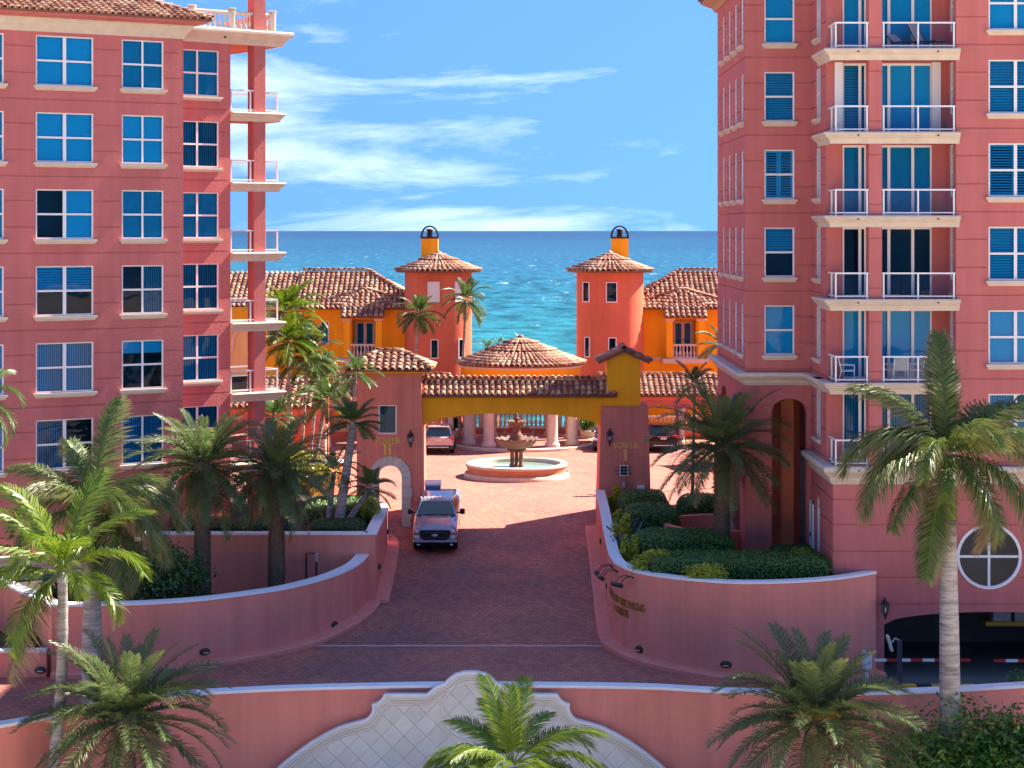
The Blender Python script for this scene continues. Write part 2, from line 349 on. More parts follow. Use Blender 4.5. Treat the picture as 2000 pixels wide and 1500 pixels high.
def sill_mesh(w):
    return cached(('sill', w), lambda: MB().box(-w/2-.11, w/2+.11, -.17, .05, -.10, 0).box(-w/2-.06, w/2+.06, -.12, .03, -.16, -.10).box(-w/2-.03, w/2+.03, -.07, .02, -.20, -.16).mesh('sill', CREAM))
def blind_mesh(kind, w, h):
    def f():
        mb = MB()
        if kind in ('vert', 'vertd'):
            n = int(w/.09)
            for i in range(n):
                a = -w/2+w*i/n; b = -w/2+w*(i+.9)/n; mb.quad((a, 0, 0), (b, .05, 0), (b, .05, h), (a, 0, h))
        elif kind in ('slat', 'shut'):
            n = int(h/.10)
            for i in range(n):
                z = h*i/n; mb.quad((-w/2, 0, z), (w/2, 0, z), (w/2, .05, z+.085 if kind == 'slat' else z+.06), (-w/2, .05, z+.085 if kind == 'slat' else z+.06))
            if kind == 'shut':
                for x in (-w/2+.05, -.05, .05, w/2-.05): mb.box(x-.045, x+.045, -.015, .06, 0, h)
                for z in (.04, h/2, h-.04): mb.box(-w/2, w/2, -.016, .061, z-.05, z+.05)
        else: mb.quad((-w/2, 0, 0), (w/2, 0, 0), (w/2, 0, h), (-w/2, 0, h))
        return mb.mesh('blind', BLIND2 if kind in ('sheer', 'vertd') else BLIND)
    return cached(('bl', kind, round(w, 3), round(h, 3)), f)
def window(parent, M, w, h, cols=2, rows=2, mull=.08, blind=None, sill=True):
    wo = inst('window', frame_mesh(w, h, cols, rows, mull), parent, M)
    pw, ph = w/cols-.05, h/rows-.05
    for i in range(cols):
        for j in range(rows):
            inst('pane', pane_mesh(pw, ph), wo, M @ T(-w/2+w*(i+.5)/cols, .09, h*j/rows+.025))
    if sill: inst('sill', sill_mesh(w), wo, M @ T(0, 0, -.005))
    for bl in (blind or '').split('+'):
        k, _, zone = bl.partition(':')
        if not k: continue
        a, b, c, d = {'': (0, 1, 0, 1), 't': (0, 1, .5, 1), 'b': (0, 1, 0, .5), 'l': (0, .5, 0, 1), 'r': (.5, 1, 0, 1), 'q': (0, 1, .72, 1)}[zone]
        bw, bh = (b-a)*w-.08, (d-c)*h-.06
        inst('blind', blind_mesh(k, bw, bh), wo, M @ T(-w/2+w*(a+b)/2, .19, c*h+.03))
    return wo
BAL = None
def baluster_mesh(h, r=.075):
    prof = [(r*.9, 0), (r*.9, .08*h), (r*.55, .12*h), (r*.8, .2*h), (r, .32*h), (r*.8, .45*h), (r*.45, .6*h), (r*.4, .74*h), (r*.6, .8*h), (r*.42, .84*h), (r*.8, .9*h), (r*.8, h)]
    def f():
        mb = MB(); mb.smooth = True; mb.lathe(prof, 8); return mb.mesh('baluster', CREAM)
    return cached(('bal', h, r), f)
def balustrade(parent, pts, z, h=.85, step=.24, posts=(), name='balustrade', pw=.16, r=.075):
    # rail + base along pts, balusters as sub-parts
    mb = MB(); pr = .11
    mb.sweep(pts, [(-pr, h-.12), (pr, h-.12), (pr*1.15, h-.06), (pr, h), (-pr, h), (-pr*1.15, h-.06)], zs=[z]*len(pts))
    mb.sweep(pts, [(-pr, 0), (pr, 0), (pr, .11), (-pr, .11)], zs=[z]*len(pts))
    for (x, y) in posts: mb.bbox(x-pw, x+pw, y-pw, y+pw, z, z+h+.06, .02); mb.bbox(x-pw-.04, x+pw+.04, y-pw-.04, y+pw+.04, z+h+.06, z+h+.14, .02)
    b = mb.build(name, CREAM, parent)
    for a, c in zip(pts, pts[1:]):
        a = Vector(a[:2]); c = Vector(c[:2]); L = (c-a).length; n = max(1, int(L/step))
        for i in range(n):
            p = a+(c-a)*((i+.5)/n)
            if any(abs(p.x-q[0]) < pw and abs(p.y-q[1]) < pw for q in posts): continue
            inst('baluster', baluster_mesh(h-.23, r), b, T(p.x, p.y, z+.11))
    return b
# clay barrel tiles
def tile_mesh(w=.34, L=.50):
    def f():
        mb = MB(); n = 6; ro, ri = w*.40, w*.33; vs = []
        for (y, s, zz) in ((0, 1, .03), (L, .8, -.02)):
            for i in range(n+1):
                a = math.pi*i/n; vs.append((-ro*s*math.cos(a), y, ro*s*math.sin(a)*.85+zz))
        for i in range(n+1):
            a = math.pi*i/n; vs.append((-ri*math.cos(a), 0, ri*math.sin(a)*.8+.03))
        k = n+1; mb.smooth = True
        mb.add(vs, [(i, i+1, k+i+1, k+i) for i in range(n)]+[(2*k+i, 2*k+i+1, i+1, i) for i in range(n)])
        return mb.mesh('roof_tile', TILE)
    return cached(('tile', w, L), f)
def put_tiles(parent, mats, limit=300, w=.34, L=.50):
    mats = sorted(mats, key=lambda m: (m.translation-Vector((0, 0, CAMZ))).length)
    me = tile_mesh(w, L)
    for M in mats[:limit]: inst('roof_tile', me, parent, M)
    rest = mats[limit:]
    if rest:
        mb = MB(); mb.smooth = True; vs = [v.co.copy() for v in me.vertices]; fs = [tuple(p.vertices) for p in me.polygons]
        for M in rest: mb.add([M @ v for v in vs], fs)
        tag(mb.build('roof_tiles', TILE, parent), kind='stuff')
def inside(poly, x, y):
    c = False; n = len(poly)
    for i in range(n):
        x1, y1 = poly[i]; x2, y2 = poly[(i+1) % n]
        if (y1 > y) != (y2 > y) and x < (x2-x1)*(y-y1)/(y2-y1)+x1: c = not c
    return c
DECK = simple('roof_underlay', (.20, .085, .055), .9)
def roof_plane(parent, corners, w=.34, row=.42, jit=.012, thick=.10, out=None):
    # corners: planar 3D polygon, first edge = eave (left to right seen from outside)
    P = [Vector(c) for c in corners]; u = (P[1]-P[0]).normalized(); nrm = u.cross(P[2]-P[0]).normalized()
    if nrm.z < 0: nrm = -nrm
    v = nrm.cross(u).normalized()
    if v.z < 0: v = -v
    x0 = u if u.cross(v).dot(nrm) > 0 else -u
    poly = [((p-P[0]).dot(u), (p-P[0]).dot(v)) for p in P]
    mb = MB(); n = len(P); mb.add([p for p in P]+[p-nrm*thick for p in P], [tuple(range(n)), tuple(range(2*n-1, n-1, -1))]+[(i, (i+1) % n, n+(i+1) % n, n+i) for i in range(n)])
    mb.build('roof_deck', DECK, parent)
    ms = []; umin = min(p[0] for p in poly); umax = max(p[0] for p in poly); vmax = max(p[1] for p in poly)
    nu = int(round((umax-umin)/w)); nv = int(vmax/row)+1
    for j in range(nv):
        for i in range(nu):
            uu = umin+(i+.5)*(umax-umin)/nu; vv = j*row
            if not inside(poly, uu, min(vv+.02+row*.3, vmax*.985)): continue
            pos = P[0]+u*(uu+random.uniform(-jit, jit))+v*(vv-.06+random.uniform(-jit, jit)*1.5)+nrm*random.uniform(.0, .012)
            M = Matrix((x0.to_4d(), v.to_4d(), nrm.to_4d(), (0, 0, 0, 1))).transposed()
            for k in range(3): M[3][k] = 0
            M = M.copy(); M.translation = pos; ms.append(M @ RZ(random.uniform(-.03, .03)))
    if out is None: put_tiles(parent, ms, w=w)
    else: out += ms
    return ms
def ridge(parent, a, b, step=.40, w=.40):
    a = Vector(a); b = Vector(b); d = (b-a).normalized(); L = (b-a).length
    side = d.cross(Vector((0, 0, 1))).normalized(); up = side.cross(d)
    for i in range(int(L/step)):
        M = Matrix((side.to_4d(), d.to_4d(), up.to_4d(), (0, 0, 0, 1))).transposed()
        for k in range(3): M[3][k] = 0
        M.translation = a+d*i*step+up*.02; inst('ridge_tile', tile_mesh(w, .50), parent, M)
def cone_roof(parent, c, r, z0, z1, n=44, limit=300, row=.42, thick=.12, squash=1):
    mb = MB(); mb.lathe([(r*.96, z0-thick), (r, z0), (0.02, z1)], 48, (c[0], c[1], 0)); mb.lathe([(r*.96, z0-thick), (r*.5, z0-thick+.02)], 48, (c[0], c[1], 0)); mb.build('roof_deck', DECK, parent)
    L = math.hypot(r, z1-z0); al = math.atan2(z1-z0, r); ms = []
    nr = int(L/row); cnt = n
    for j in range(nr):
        rr = r*(1-j*row/L); zz = z0+(z1-z0)*(j*row/L)
        while cnt > 8 and 2*math.pi*rr/cnt < .21: cnt //= 2
        sw = 2*math.pi*rr/cnt/.34
        for i in range(cnt):
            a = 2*math.pi*(i+.5)/cnt+random.uniform(-.006, .006)
            if math.sin(a) > .35: continue     # far side never faces the court
            M = T(c[0]+rr*math.cos(a), c[1]+rr*math.sin(a), zz+.01) @ RZ(a+math.pi/2) @ RX(al) @ S3(sw*1.02, 1, min(1.15, sw))
            ms.append(M)
    put_tiles(parent, ms, limit)
    # rolled cap
    mb = MB(); mb.smooth = True; mb.lathe([(.22, z1-.08), (.2, z1+.06), (.05, z1+.14)], 10, (c[0], c[1], 0)); mb.build('roof_cap', TILE, parent)
CORN = [(0, 0), (.10, 0), (.16, .08), (.22, .14), (.22, .20), (.42, .34), (.50, .38), (.56, .44), (.56, .52), (.50, .58), (0, .58)]   # classical cornice, bottom to top
def cornice(parent, path, ztop, h=.5, out=.5, name='cornice', mat=None, closed=False):
    pr = [(o/.56*out, z/.58*h) for o, z in CORN]
    return MB().sweep(path, [(o-.02 if o > 0 else -.05, z) for o, z in pr], zs=[ztop-h]*len(path), closed=closed).build(name, mat or CREAM, parent)

# ------------------------------------------------------------------ ground, driveway, sea
def slope_z(y): return 0 if y >= 96 else (-.14*(96-y) if y > 77 else -2.66-.03*(77-y))
def sheet(name, poly, z, mat, label=None):
    mb = MB(); mb.add([(x, y, z) for x, y in poly], [tuple(range(len(poly)))]); return tag(mb.build(name, mat), kind='structure')
STREET = simple('pale_street', (.58, .47, .35), .9, nscale=.12, namt=.15)  # unseen ground, coloured pale and warm to bounce sun onto the shaded fronts
sheet('ground', [(-400, -400), (400, -400), (400, 150), (-400, 150)], -5.5, STREET)
mb = MB(); mb.box(-60, 60, 96, 131.5, -5.0, 0); tag(mb.build('court_paving', PAVER), kind='structure')
def ROADZ(x, y):
    if y >= 77: return slope_z(y)
    return slope_z(y)-.6*max(0, min(1, (x-4.2)/8.0))
mb = MB(); ys = [96, 93, 90, 87, 84, 81, 78.5, 77]
for a, b in zip(ys, ys[1:]):
    mb.quad((-7.2, a, slope_z(a)), (5.2, a, slope_z(a)), (5.2, b, slope_z(b)), (-7.2, b, slope_z(b)))
    for x in (-7.2, 5.2): mb.quad((x, a, slope_z(a)), (x, b, slope_z(b)), (x, b, -4), (x, a, -4))
xs = [-30, -7.2, 4.2, 5.2, 7, 9, 11, 12.6]; ys = [77, 75, 73, 71, 69, 66.3]
for a, b in zip(ys, ys[1:]):
    for x0, x1 in zip(xs, xs[1:]): mb.quad((x0, a, ROADZ(x0, a-1e-6)), (x1, a, ROADZ(x1, a-1e-6)), (x1, b, ROADZ(x1, b)), (x0, b, ROADZ(x0, b)))
mb.quad((12.6, 77, -3.2), (12.6, 66.3, -3.5), (12.6, 66.3, -4.5), (12.6, 77, -4.5))
tag(mb.build('driveway', PAVER), kind='structure')
# soldier course strips beside the drain
DRAIN = simple('drain_concrete', (.52, .48, .50), .8, nscale=9, namt=.25)
mb = MB(); mb.box(-8.6, 3.5, 76.93, 77.07, slope_z(77)-.06, slope_z(77)+.012); tag(mb.build('trench_drain', DRAIN), 'pale concrete trench drain across the foot of the brick ramp', 'drain')
# beach and sea
SAND = simple('beach_sand', (.55, .45, .33), .95, nscale=.5, namt=.15)
mb = MB(); mb.quad((-400, 131.6, -1.2), (400, 131.6, -1.2), (400, 182, -5.6), (-400, 182, -5.6)); mb.quad((-400, 131.6, -1.2), (400, 131.6, -1.2), (400, 131.6, -6), (-400, 131.6, -6)); tag(mb.build('beach', SAND), kind='structure')
def seamat():
    m, t, p = newmat('sea_water'); p.inputs['Roughness'].default_value = .35; p.inputs['Specular IOR Level'].default_value = .04
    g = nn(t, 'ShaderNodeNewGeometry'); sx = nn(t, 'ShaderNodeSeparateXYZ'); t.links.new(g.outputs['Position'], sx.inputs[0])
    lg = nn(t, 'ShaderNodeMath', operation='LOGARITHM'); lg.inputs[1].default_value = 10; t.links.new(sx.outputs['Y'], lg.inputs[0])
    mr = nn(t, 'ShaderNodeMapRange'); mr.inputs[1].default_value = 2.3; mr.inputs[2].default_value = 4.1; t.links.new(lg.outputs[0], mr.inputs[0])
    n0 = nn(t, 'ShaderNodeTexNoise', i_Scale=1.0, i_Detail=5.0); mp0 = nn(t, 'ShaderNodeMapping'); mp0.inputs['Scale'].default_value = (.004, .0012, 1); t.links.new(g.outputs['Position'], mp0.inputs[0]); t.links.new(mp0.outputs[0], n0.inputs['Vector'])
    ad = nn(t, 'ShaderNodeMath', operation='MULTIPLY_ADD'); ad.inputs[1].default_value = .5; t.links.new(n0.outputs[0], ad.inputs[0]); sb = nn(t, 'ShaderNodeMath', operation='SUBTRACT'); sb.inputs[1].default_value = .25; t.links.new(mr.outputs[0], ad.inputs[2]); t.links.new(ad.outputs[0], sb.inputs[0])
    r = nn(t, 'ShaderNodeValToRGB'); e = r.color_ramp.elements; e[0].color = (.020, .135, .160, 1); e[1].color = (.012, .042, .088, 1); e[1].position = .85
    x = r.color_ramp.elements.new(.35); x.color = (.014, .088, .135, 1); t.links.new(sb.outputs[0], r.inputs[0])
    # light and shade of the waves, put into the water colour as noise
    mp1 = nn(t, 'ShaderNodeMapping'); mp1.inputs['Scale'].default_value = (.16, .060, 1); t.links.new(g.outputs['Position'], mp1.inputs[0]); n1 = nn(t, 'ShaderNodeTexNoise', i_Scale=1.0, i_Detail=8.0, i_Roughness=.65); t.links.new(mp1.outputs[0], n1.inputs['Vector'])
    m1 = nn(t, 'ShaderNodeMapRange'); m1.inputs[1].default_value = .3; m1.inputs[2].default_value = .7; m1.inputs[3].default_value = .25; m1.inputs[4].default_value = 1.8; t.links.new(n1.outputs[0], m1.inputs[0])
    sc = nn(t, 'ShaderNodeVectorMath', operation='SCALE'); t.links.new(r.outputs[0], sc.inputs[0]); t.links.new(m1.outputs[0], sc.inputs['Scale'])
    # whitecaps
    mp2 = nn(t, 'ShaderNodeMapping'); mp2.inputs['Scale'].default_value = (.16, .030, 1); t.links.new(g.outputs['Position'], mp2.inputs[0]); n2 = nn(t, 'ShaderNodeTexNoise', i_Scale=1.0, i_Detail=7.0, i_Roughness=.7); t.links.new(mp2.outputs[0], n2.inputs['Vector'])
    m2 = nn(t, 'ShaderNodeMapRange'); m2.inputs[1].default_value = .625; m2.inputs[2].default_value = .70; m2.inputs[4].default_value = .75; t.links.new(n2.outputs[0], m2.inputs[0])
    mx = nn(t, 'ShaderNodeMix', data_type='RGBA'); mx.inputs[7].default_value = (.75, .8, .82, 1); t.links.new(m2.outputs[0], mx.inputs[0]); t.links.new(sc.outputs[0], mx.inputs[6]); t.links.new(mx.outputs[2], p.inputs['Base Color'])
    b = nn(t, 'ShaderNodeBump', i_Strength=.7, i_Distance=.6); t.links.new(n1.outputs[0], b.inputs['Height']); t.links.new(b.outputs[0], p.inputs['Normal'])
    return m
SEAM = seamat()
mb = MB(); mb.smooth = True
NX, NY = 220, 330; ys = [168*(900/168)**(j/NY) for j in range(NY+1)]
for j, y in enumerate(ys):
    for i in range(NX+1):
        x = (i/NX-.5)*.62*y+random.uniform(-.1, .1)
        fade = 1-max(0, (y-650)/250)
        h = .34*math.sin(y*.52+.10*x+1.6*noise.noise((x*.02, y*.02, 0)))+.55*noise.noise((x*.06, y*.13, 3))+.3*noise.noise((x*.2, y*.33, 7))
        mb.v.append((x, y, -5.0+h*fade))
vv = mb.v; mb.v = []
mb.add(vv, [(j*(NX+1)+i, j*(NX+1)+i+1, (j+1)*(NX+1)+i+1, (j+1)*(NX+1)+i) for j in range(NY) for i in range(NX)])
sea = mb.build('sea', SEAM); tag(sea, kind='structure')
mb = MB(); mb.quad((-12000, 900, -5), (12000, 900, -5), (30000, 60000, -5), (-30000, 60000, -5)); 
for s in (-1, 1): mb.quad((s*52, 168, -5.02), (s*1500, 168, -5.02), (s*12000, 900, -5.0), (s*279, 900, -5.0))
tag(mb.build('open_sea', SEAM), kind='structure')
# ------------------------------------------------------------------ right-hand tower
ST = 3.147
rt = thing('condominium_tower', 'tall rose pink condominium tower with stacked glass-railed corner balconies above garage arch', 'building', (14, 76, -3.5))
L0 = 4.52; HT = 34.4
lev = [L0+ST*k for k in range(0, 12)]
ZT = lev[6]+.1
# lobby base, front y=75
YA = 75.0; XA = 12.09
mb = MB()
gx0, gx1, gzs, gr = 14.02, 22.4, -1.45, .48
rw = (17.97, 1.115, 1.17)
panel(mb, XA, 42, -5.4, L0-.62, holes=[(gx0, gx1, -5.5, -.85), (rw[0]-rw[2], rw[0]+rw[2], rw[1]-rw[2], rw[1]+rw[2])], grooves=[-1.64, -.66, .34, 1.32, 2.32, 3.27], D=.5)
arch_fill(mb, gx0, gx1, gzs, gr, -.85, 0, .5)
# corners of the round window opening
for q in range(4):
    n = 8; cx, cz, r = rw
    sx, sz = ((1, 1), (-1, 1), (-1, -1), (1, -1))[q]
    arc = [(cx+r*math.cos(q*math.pi/2+math.pi/2*i/n), cz+r*math.sin(q*math.pi/2+math.pi/2*i/n)) for i in range(n+1)]
    for a, b in zip(arc, arc[1:]):
        mb.add([(a[0], 0, a[1]), (b[0], 0, b[1]), (cx+sx*r, 0, cz+sz*r)], [(0, 1, 2)])
        mb.quad((a[0], 0, a[1]), (b[0], 0, b[1]), (b[0], .3, b[1]), (a[0], .3, a[1]))
mb.build('base_wall', PINK, rt, T(0, YA, 0))
mb = MB(); panel(mb, -5.5, 0, -3, L0-.62, holes=[(-4.35, -3.25, .35, 3.0)], grooves=[.34, 1.32, 2.32, 3.27], D=.24)
mb.build('base_side_wall', PINK, rt, T(XA, YA, 0) @ RZ(-math.pi/2))     # local u runs toward -Y ; see matrix below
MS = T(XA, YA, 0) @ RZ(-math.pi/2)
# arched side window of the lobby
def arched_window(parent, M, w, h, name='arched_window'):
    mb = MB(); r = w/2; zs = h-r; b = .07
    mb.box(-r, -r+b, .05, .13, 0, zs); mb.box(r-b, r, .05, .13, 0, zs); mb.box(-r, r, .05, .13, 0, b); mb.box(-r, r, .048, .12, zs-.05, zs+.03); mb.box(-.03, .03, .055, .12, b, zs)
    n = 10
    for i in range(n):
        a, c = math.pi*i/n, math.pi*(i+1)/n
        mb.add([(rr*math.cos(t), y, zs+rr*math.sin(t)) for t in (a, c) for rr in (r, r-b) for y in (.05, .13)], [(0, 2, 6, 4), (2, 3, 7, 6), (1, 5, 7, 3), (0, 4, 5, 1)])
    wo = mb.build(name, FRAME, parent, M)
    MB().add([(-r+.02, .09, .02), (r-.02, .09, .02)]+[((r-.02)*math.cos(math.pi*i/n), .09, zs+(r-.02)*math.sin(math.pi*i/n)) for i in range(n+1)], [tuple(range(n+3))]).build('pane', BLUEGLASS, wo, M)
    return wo
mbf = MB(); arch_fill(mbf, -4.35, -3.25, 2.45, .55, 3.0, 0, .24); mbf.build('window_arch', PINK, rt, MS)
arched_window(rt, MS @ T(-3.8, .04, .35), 1.1, 2.65)
inst('sill', sill_mesh(1.1), rt, MS @ T(-3.8, 0, .345))
# dim cores behind the walls
mb = MB(); mb.box(XA+1.6, 41.9, YA+7, 99.1, -5, L0-.7); mb.box(XA+.3, 41.9, YA+.55, YA+6.5, -.7, L0-.66); mb.build('lobby_core', INTERIOR, rt)
mb = MB(); mb.box(XA+.5, XA+.9, 79.2, 100, -5, L0-.7); mb.build('lobby_side_core', INTERIOR, rt)
# garage inside
mb = MB(); mb.box(13.2, 30, YA+.52, YA+6.9, -.80, -.72); mb.quad((13.2, YA+.05, -3.5), (30, YA+.05, -3.5), (30, YA+6.9, -3.5), (13.2, YA+6.9, -3.5)); mb.box(13.2, 13.9, YA+.51, YA+6.9, -3.6, -.8); mb.box(13.2, 30, YA+6.8, YA+6.95, -3.6, -.8); mb.build('garage_shell', CONC, rt)
STRIPE_Y = simple('yellow_paint', (.62, .40, .03), .6)
gp = MB().box(18.9, 19.6, YA+3.2, YA+3.9, -1.95, -.8).box(19.75, 21.4, YA+3.2, YA+3.9, -1.95, -.8).build('garage_duct', simple('grey_board', (.42, .43, .46), .7), rt)
MB().box(18.6, 21.6, YA+3.1, YA+3.95, -2.12, -1.952).build('yellow_edge_board', STRIPE_Y, gp)
# round window
def ring(mb, cx, cz, r0, r1, y0, y1, n=40):
    for i in range(n):
        a, c = 2*math.pi*i/n, 2*math.pi*(i+1)/n
        mb.add([(cx+rr*math.cos(t), y, cz+rr*math.sin(t)) for t in (a, c) for rr in (r0, r1) for y in (y0, y1)], [(0, 2, 6, 4), (2, 3, 7, 6), (1, 5, 7, 3), (0, 4, 5, 1)])
mb = MB(); ring(mb, rw[0], rw[1], rw[2]+.06, rw[2]-.05, -.04, .12); mb.box(rw[0]-.045, rw[0]+.045, .0, .1, rw[1]-rw[2]+.05, rw[1]+rw[2]-.05); mb.box(rw[0]-rw[2]+.05, rw[0]-.045, .002, .098, rw[1]-.045, rw[1]+.045); mb.box(rw[0]+.045, rw[0]+rw[2]-.05, .002, .098, rw[1]-.045, rw[1]+.045)
rwo = mb.build('round_window', FRAME, rt, T(0, YA, 0))
for q in range(4):
    r = rw[2]-.03; a0 = q*math.pi/2
    MB().add([(rw[0], .06, rw[1])]+[(rw[0]+r*math.cos(a0+math.pi/2*i/10), .06, rw[1]+r*math.sin(a0+math.pi/2*i/10)) for i in range(11)], [tuple(range(12))]).build('pane', BLUEGLASS, rwo, T(0, YA, 0))
mb = MB(); ring(mb, 17.72, 3.38, .33, .27, -.04, .05, 24)
for i in range(7): z = 3.17+i*.07; hw = math.sqrt(max(.01, .27**2-(z-3.38)**2)); mb.box(17.72-hw, 17.72+hw, -.02, .03, z-.02, z+.012)
mb.build('round_vent', WHITE, rt, T(0, YA, 0))
# base cornice (lowest balcony level) round the wing
path0 = [(9.44, 92), (9.44, 80.5), (XA, 80.5), (XA, YA), (42, YA)]
cornice(rt, [(XA, 80.45), (XA, YA), (42, YA)], L0, .68, .42, 'base_cornice')
# ---- bay B (y=80.5) and side C (x=9.44)
YB, XC = 80.5, 9.44
holesB = [(10.2, 11.42, z+.70, z+2.70) for z in lev[1:6]]
gro = [z+d for z in lev[:8] for d in (.15, 1.2, 2.26)]
mb = MB(); panel(mb, XC, XA+.02, lev[1]-.52, ZT, holes=holesB, grooves=gro)
panel(mb, XC, XA+.02, .2, lev[1]-.50, holes=[(10.5, 11.92, .19, 6.6)], D=.5); arch_fill(mb, 10.5, 11.92, 6.05, .55, 6.6, 0, .5)
mb.build('bay_wall', PINK, rt, T(0, YB, 0))
bl = ['full', 'full', 'slat', None, 'slat:t', 'full']
for z, b in zip(lev[1:6], ['full', 'slat:t', 'shut', 'slat', 'full']):
    window(rt, T(10.81, YB, z+.70), 1.22, 2.0, 1, 2, blind=b)
# side C: local u toward -Y
MC = T(XC, YB, 0) @ RZ(-math.pi/2)          # u=0 at front corner, negative u = farther
uC = [-1.25, -3.65, -6.1, -8.6]
mb = MB(); panel(mb, -11, 0, lev[1]-.52, ZT, holes=[(u-.5, u+.5, z+.70, z+2.70) for u in uC for z in lev[1:6]], grooves=gro)
panel(mb, -11, 0, .2, lev[1]-.5, holes=[(-9.6, -6.6, .19, 6.5), (-5, -1.9, .19, 6.5)], D=.5)
for a, b in ((-9.6, -6.6), (-5, -1.9)): arch_fill(mb, a, b, 5.4, 1.1, 6.5, 0, .5)
mb.build('bay_side_wall', PINK, rt, MC)
for u in uC:
    for i, z in enumerate(lev[1:6]): window(rt, MC @ T(u, 0, z+.70), 1.0, 2.0, 1, 2, blind='full' if (i+int(u)) % 2 else 'sheer')
mb = MB(); mb.box(XC+.8, XA+5, YB+.8, 91.4, lev[1]-.5, ZT); mb.build('bay_core', INTERIOR, rt)
# loggia under the bay: floor, back wall with french doors
mb = MB(); mb.box(XC-.35, XA-.002, YB-.25, 92, -.6, .2); mb.build('loggia_floor', PINK, rt)
mb = MB(); mb.box(XC+.5, XA+.02, YB+3.4, YB+3.6, .2, 6.9); mb.box(XC+1.6, XC+2.1, YB+1.1, YB+1.5, .2, 6.9); mb.build('loggia_back_wall', ORANGE, rt)
def french_door(parent, M, w, h, cols=2):
    mb = MB(); mb.box(-w/2, -w/2+.09, 0, .08, 0, h); mb.box(w/2-.09, w/2, 0, .08, 0, h); mb.box(-w/2, w/2, 0.003, .078, h-.1, h); mb.box(-w/2, w/2, .003, .078, 0, .2)
    for i in range(1, cols): x = -w/2+w*i/cols; mb.box(x-.1, x+.1, .004, .077, .2, h-.1)
    d = mb.build('door', FRAME, parent, M)
    for i in range(cols): inst('pane', pane_mesh(w/cols-.12, h-.3), d, M @ T(-w/2+w*(i+.5)/cols, .05, .2))
    MB().box(.04, .07, -.05, 0, h*.42, h*.5).build('handle', DARKM, d, M)
    return d
french_door(rt, MS @ T(-5.0, -.09, .05), .8, 2.5, 1)
cornice(rt, [(XC, 92), (XC, YB), (XA-.0, YB), (XA, 76.9)], lev[1], .52, .42, 'bay_cornice')
# eave of the bay roof
mb = MB(); mb.sweep([(XC, 92.0), (XC, YB), (20, YB)], [(-.3, 0), (.08, 0), (.2, .18), (.66, .34), (.7, .5), (-.3, .5)], zs=[ZT-.05]*3); mb.build('eave', simple('eave_boards', (.45, .22, .12), .7), rt)
roof_plane(rt, [(XC-.72, 92.4, ZT+.46), (XC-.72, YB-.7, ZT+.46), (XC+2.6, YB+2.6, ZT+1.9), (XC+2.6, 92.4, ZT+1.9)])
# ---- wing side face (x=12.09, from y=76.6 back)
holesS = [(-4.25, -3.05, z+.70, z+2.70) for z in lev[0:6]]
mb = MB(); panel(mb, -5.55, -1.6, L0-.6, ZT, holes=holesS, grooves=gro); mb.build('wing_side_wall', PINK, rt, MS)
for i, z in enumerate(lev[0:6]): window(rt, MS @ T(-3.65, 0, z+.70), 1.2, 2.0, 2, 2, blind='sheer')
# ---- balcony bay: recessed door wall y=76.6
YD = 76.6
dh = 2.72
holesD = [(12.72, 13.62, z+.02, z+dh) for z in lev[:6]]+[(14.1, 16.15, z+.02, z+dh) for z in lev[:6]]
mb = MB(); panel(mb, XA, 16.75, L0-.4, ZT, holes=holesD, D=.2); mb.build('balcony_wall', PINK, rt, T(0, YD, 0))
def slider(parent, M, w, h, cuts, blind):
    mb = MB(); b = .06; mb.box(-w/2, -w/2+b, .02, .14, 0, h); mb.box(w/2-b, w/2, .02, .14, 0, h); mb.box(-w/2+b, w/2-b, .022, .138, h-.09, h); mb.box(-w/2+b, w/2-b, .022, .138, 0, .08)
    xs = [-w/2]+cuts+[w/2]
    for c in cuts: mb.box(c-.055, c+.055, .024, .136, .08, h-.09)
    d = mb.build('sliding_door', FRAME, parent, M)
    for a, c in zip(xs, xs[1:]): inst('pane', pane_mesh(c-a-.08, h-.15), d, M @ T((a+c)/2, .08, .07))
    if blind: inst('blind', blind_mesh(blind, w-.1, h-.15), d, M @ T(0, .17, .06))
    return d
for i, z in enumerate(lev[:6]):
    bk = ['vertd', 'full', None, 'sheer', 'slat', 'full'][i]
    slider(rt, T(13.17, YD, z+.02), .9, dh-.02, [.22], bk); slider(rt, T(15.125, YD, z+.02), 2.05, dh-.02, [-.62, .30], ['vertd', 'full', None, 'sheer', 'full', 'full'][i])
# jamb wall at right of the loggia and main facade
mb = MB(); panel(mb, -1.6, 0, L0-.4, ZT, holes=[(-1.15, -.45, z+.70, z+2.70) for z in lev[:6]]); mb.build('jamb_wall', PINK, rt, T(16.72, YA, 0) @ RZ(-math.pi/2))
for z in lev[:6]: window(rt, T(16.72, YA, 0) @ RZ(-math.pi/2) @ T(-.8, 0, z+.7), .7, 2.0, 2, 2, .05, blind='sheer', sill=False)
wx = [18.98, 23.0, 27, 31, 35, 39]
mb = MB(); panel(mb, 16.72, 42, L0-.6, HT, holes=[(x-1.03, x+1.03, z+.70, z+2.72) for x in wx[:2] for z in lev[:6]], grooves=[z+d for z in lev for d in (.15, 1.2, 2.26)]); mb.build('facade_wall', PINK, rt, T(0, YA, 0))
for x in wx[:2]:
    for i, z in enumerate(lev[:6]): window(rt, T(x, YA, z+.70), 2.06, 2.02, 2, 2, .12, blind=['vert', 'full', 'slat', 'shut', 'slat', 'full'][i] if x < 20 else 'full')
# column between the two balcony openings
mb = MB(); panel(mb, 13.44, 13.94, L0-.4, ZT, grooves=[z+d for z in lev for d in (.42, 2.3)]); mb.box(13.44, 13.94, .06, .5, L0-.4, ZT); mb.build('balcony_pier', PINK, rt, T(0, YA, 0))
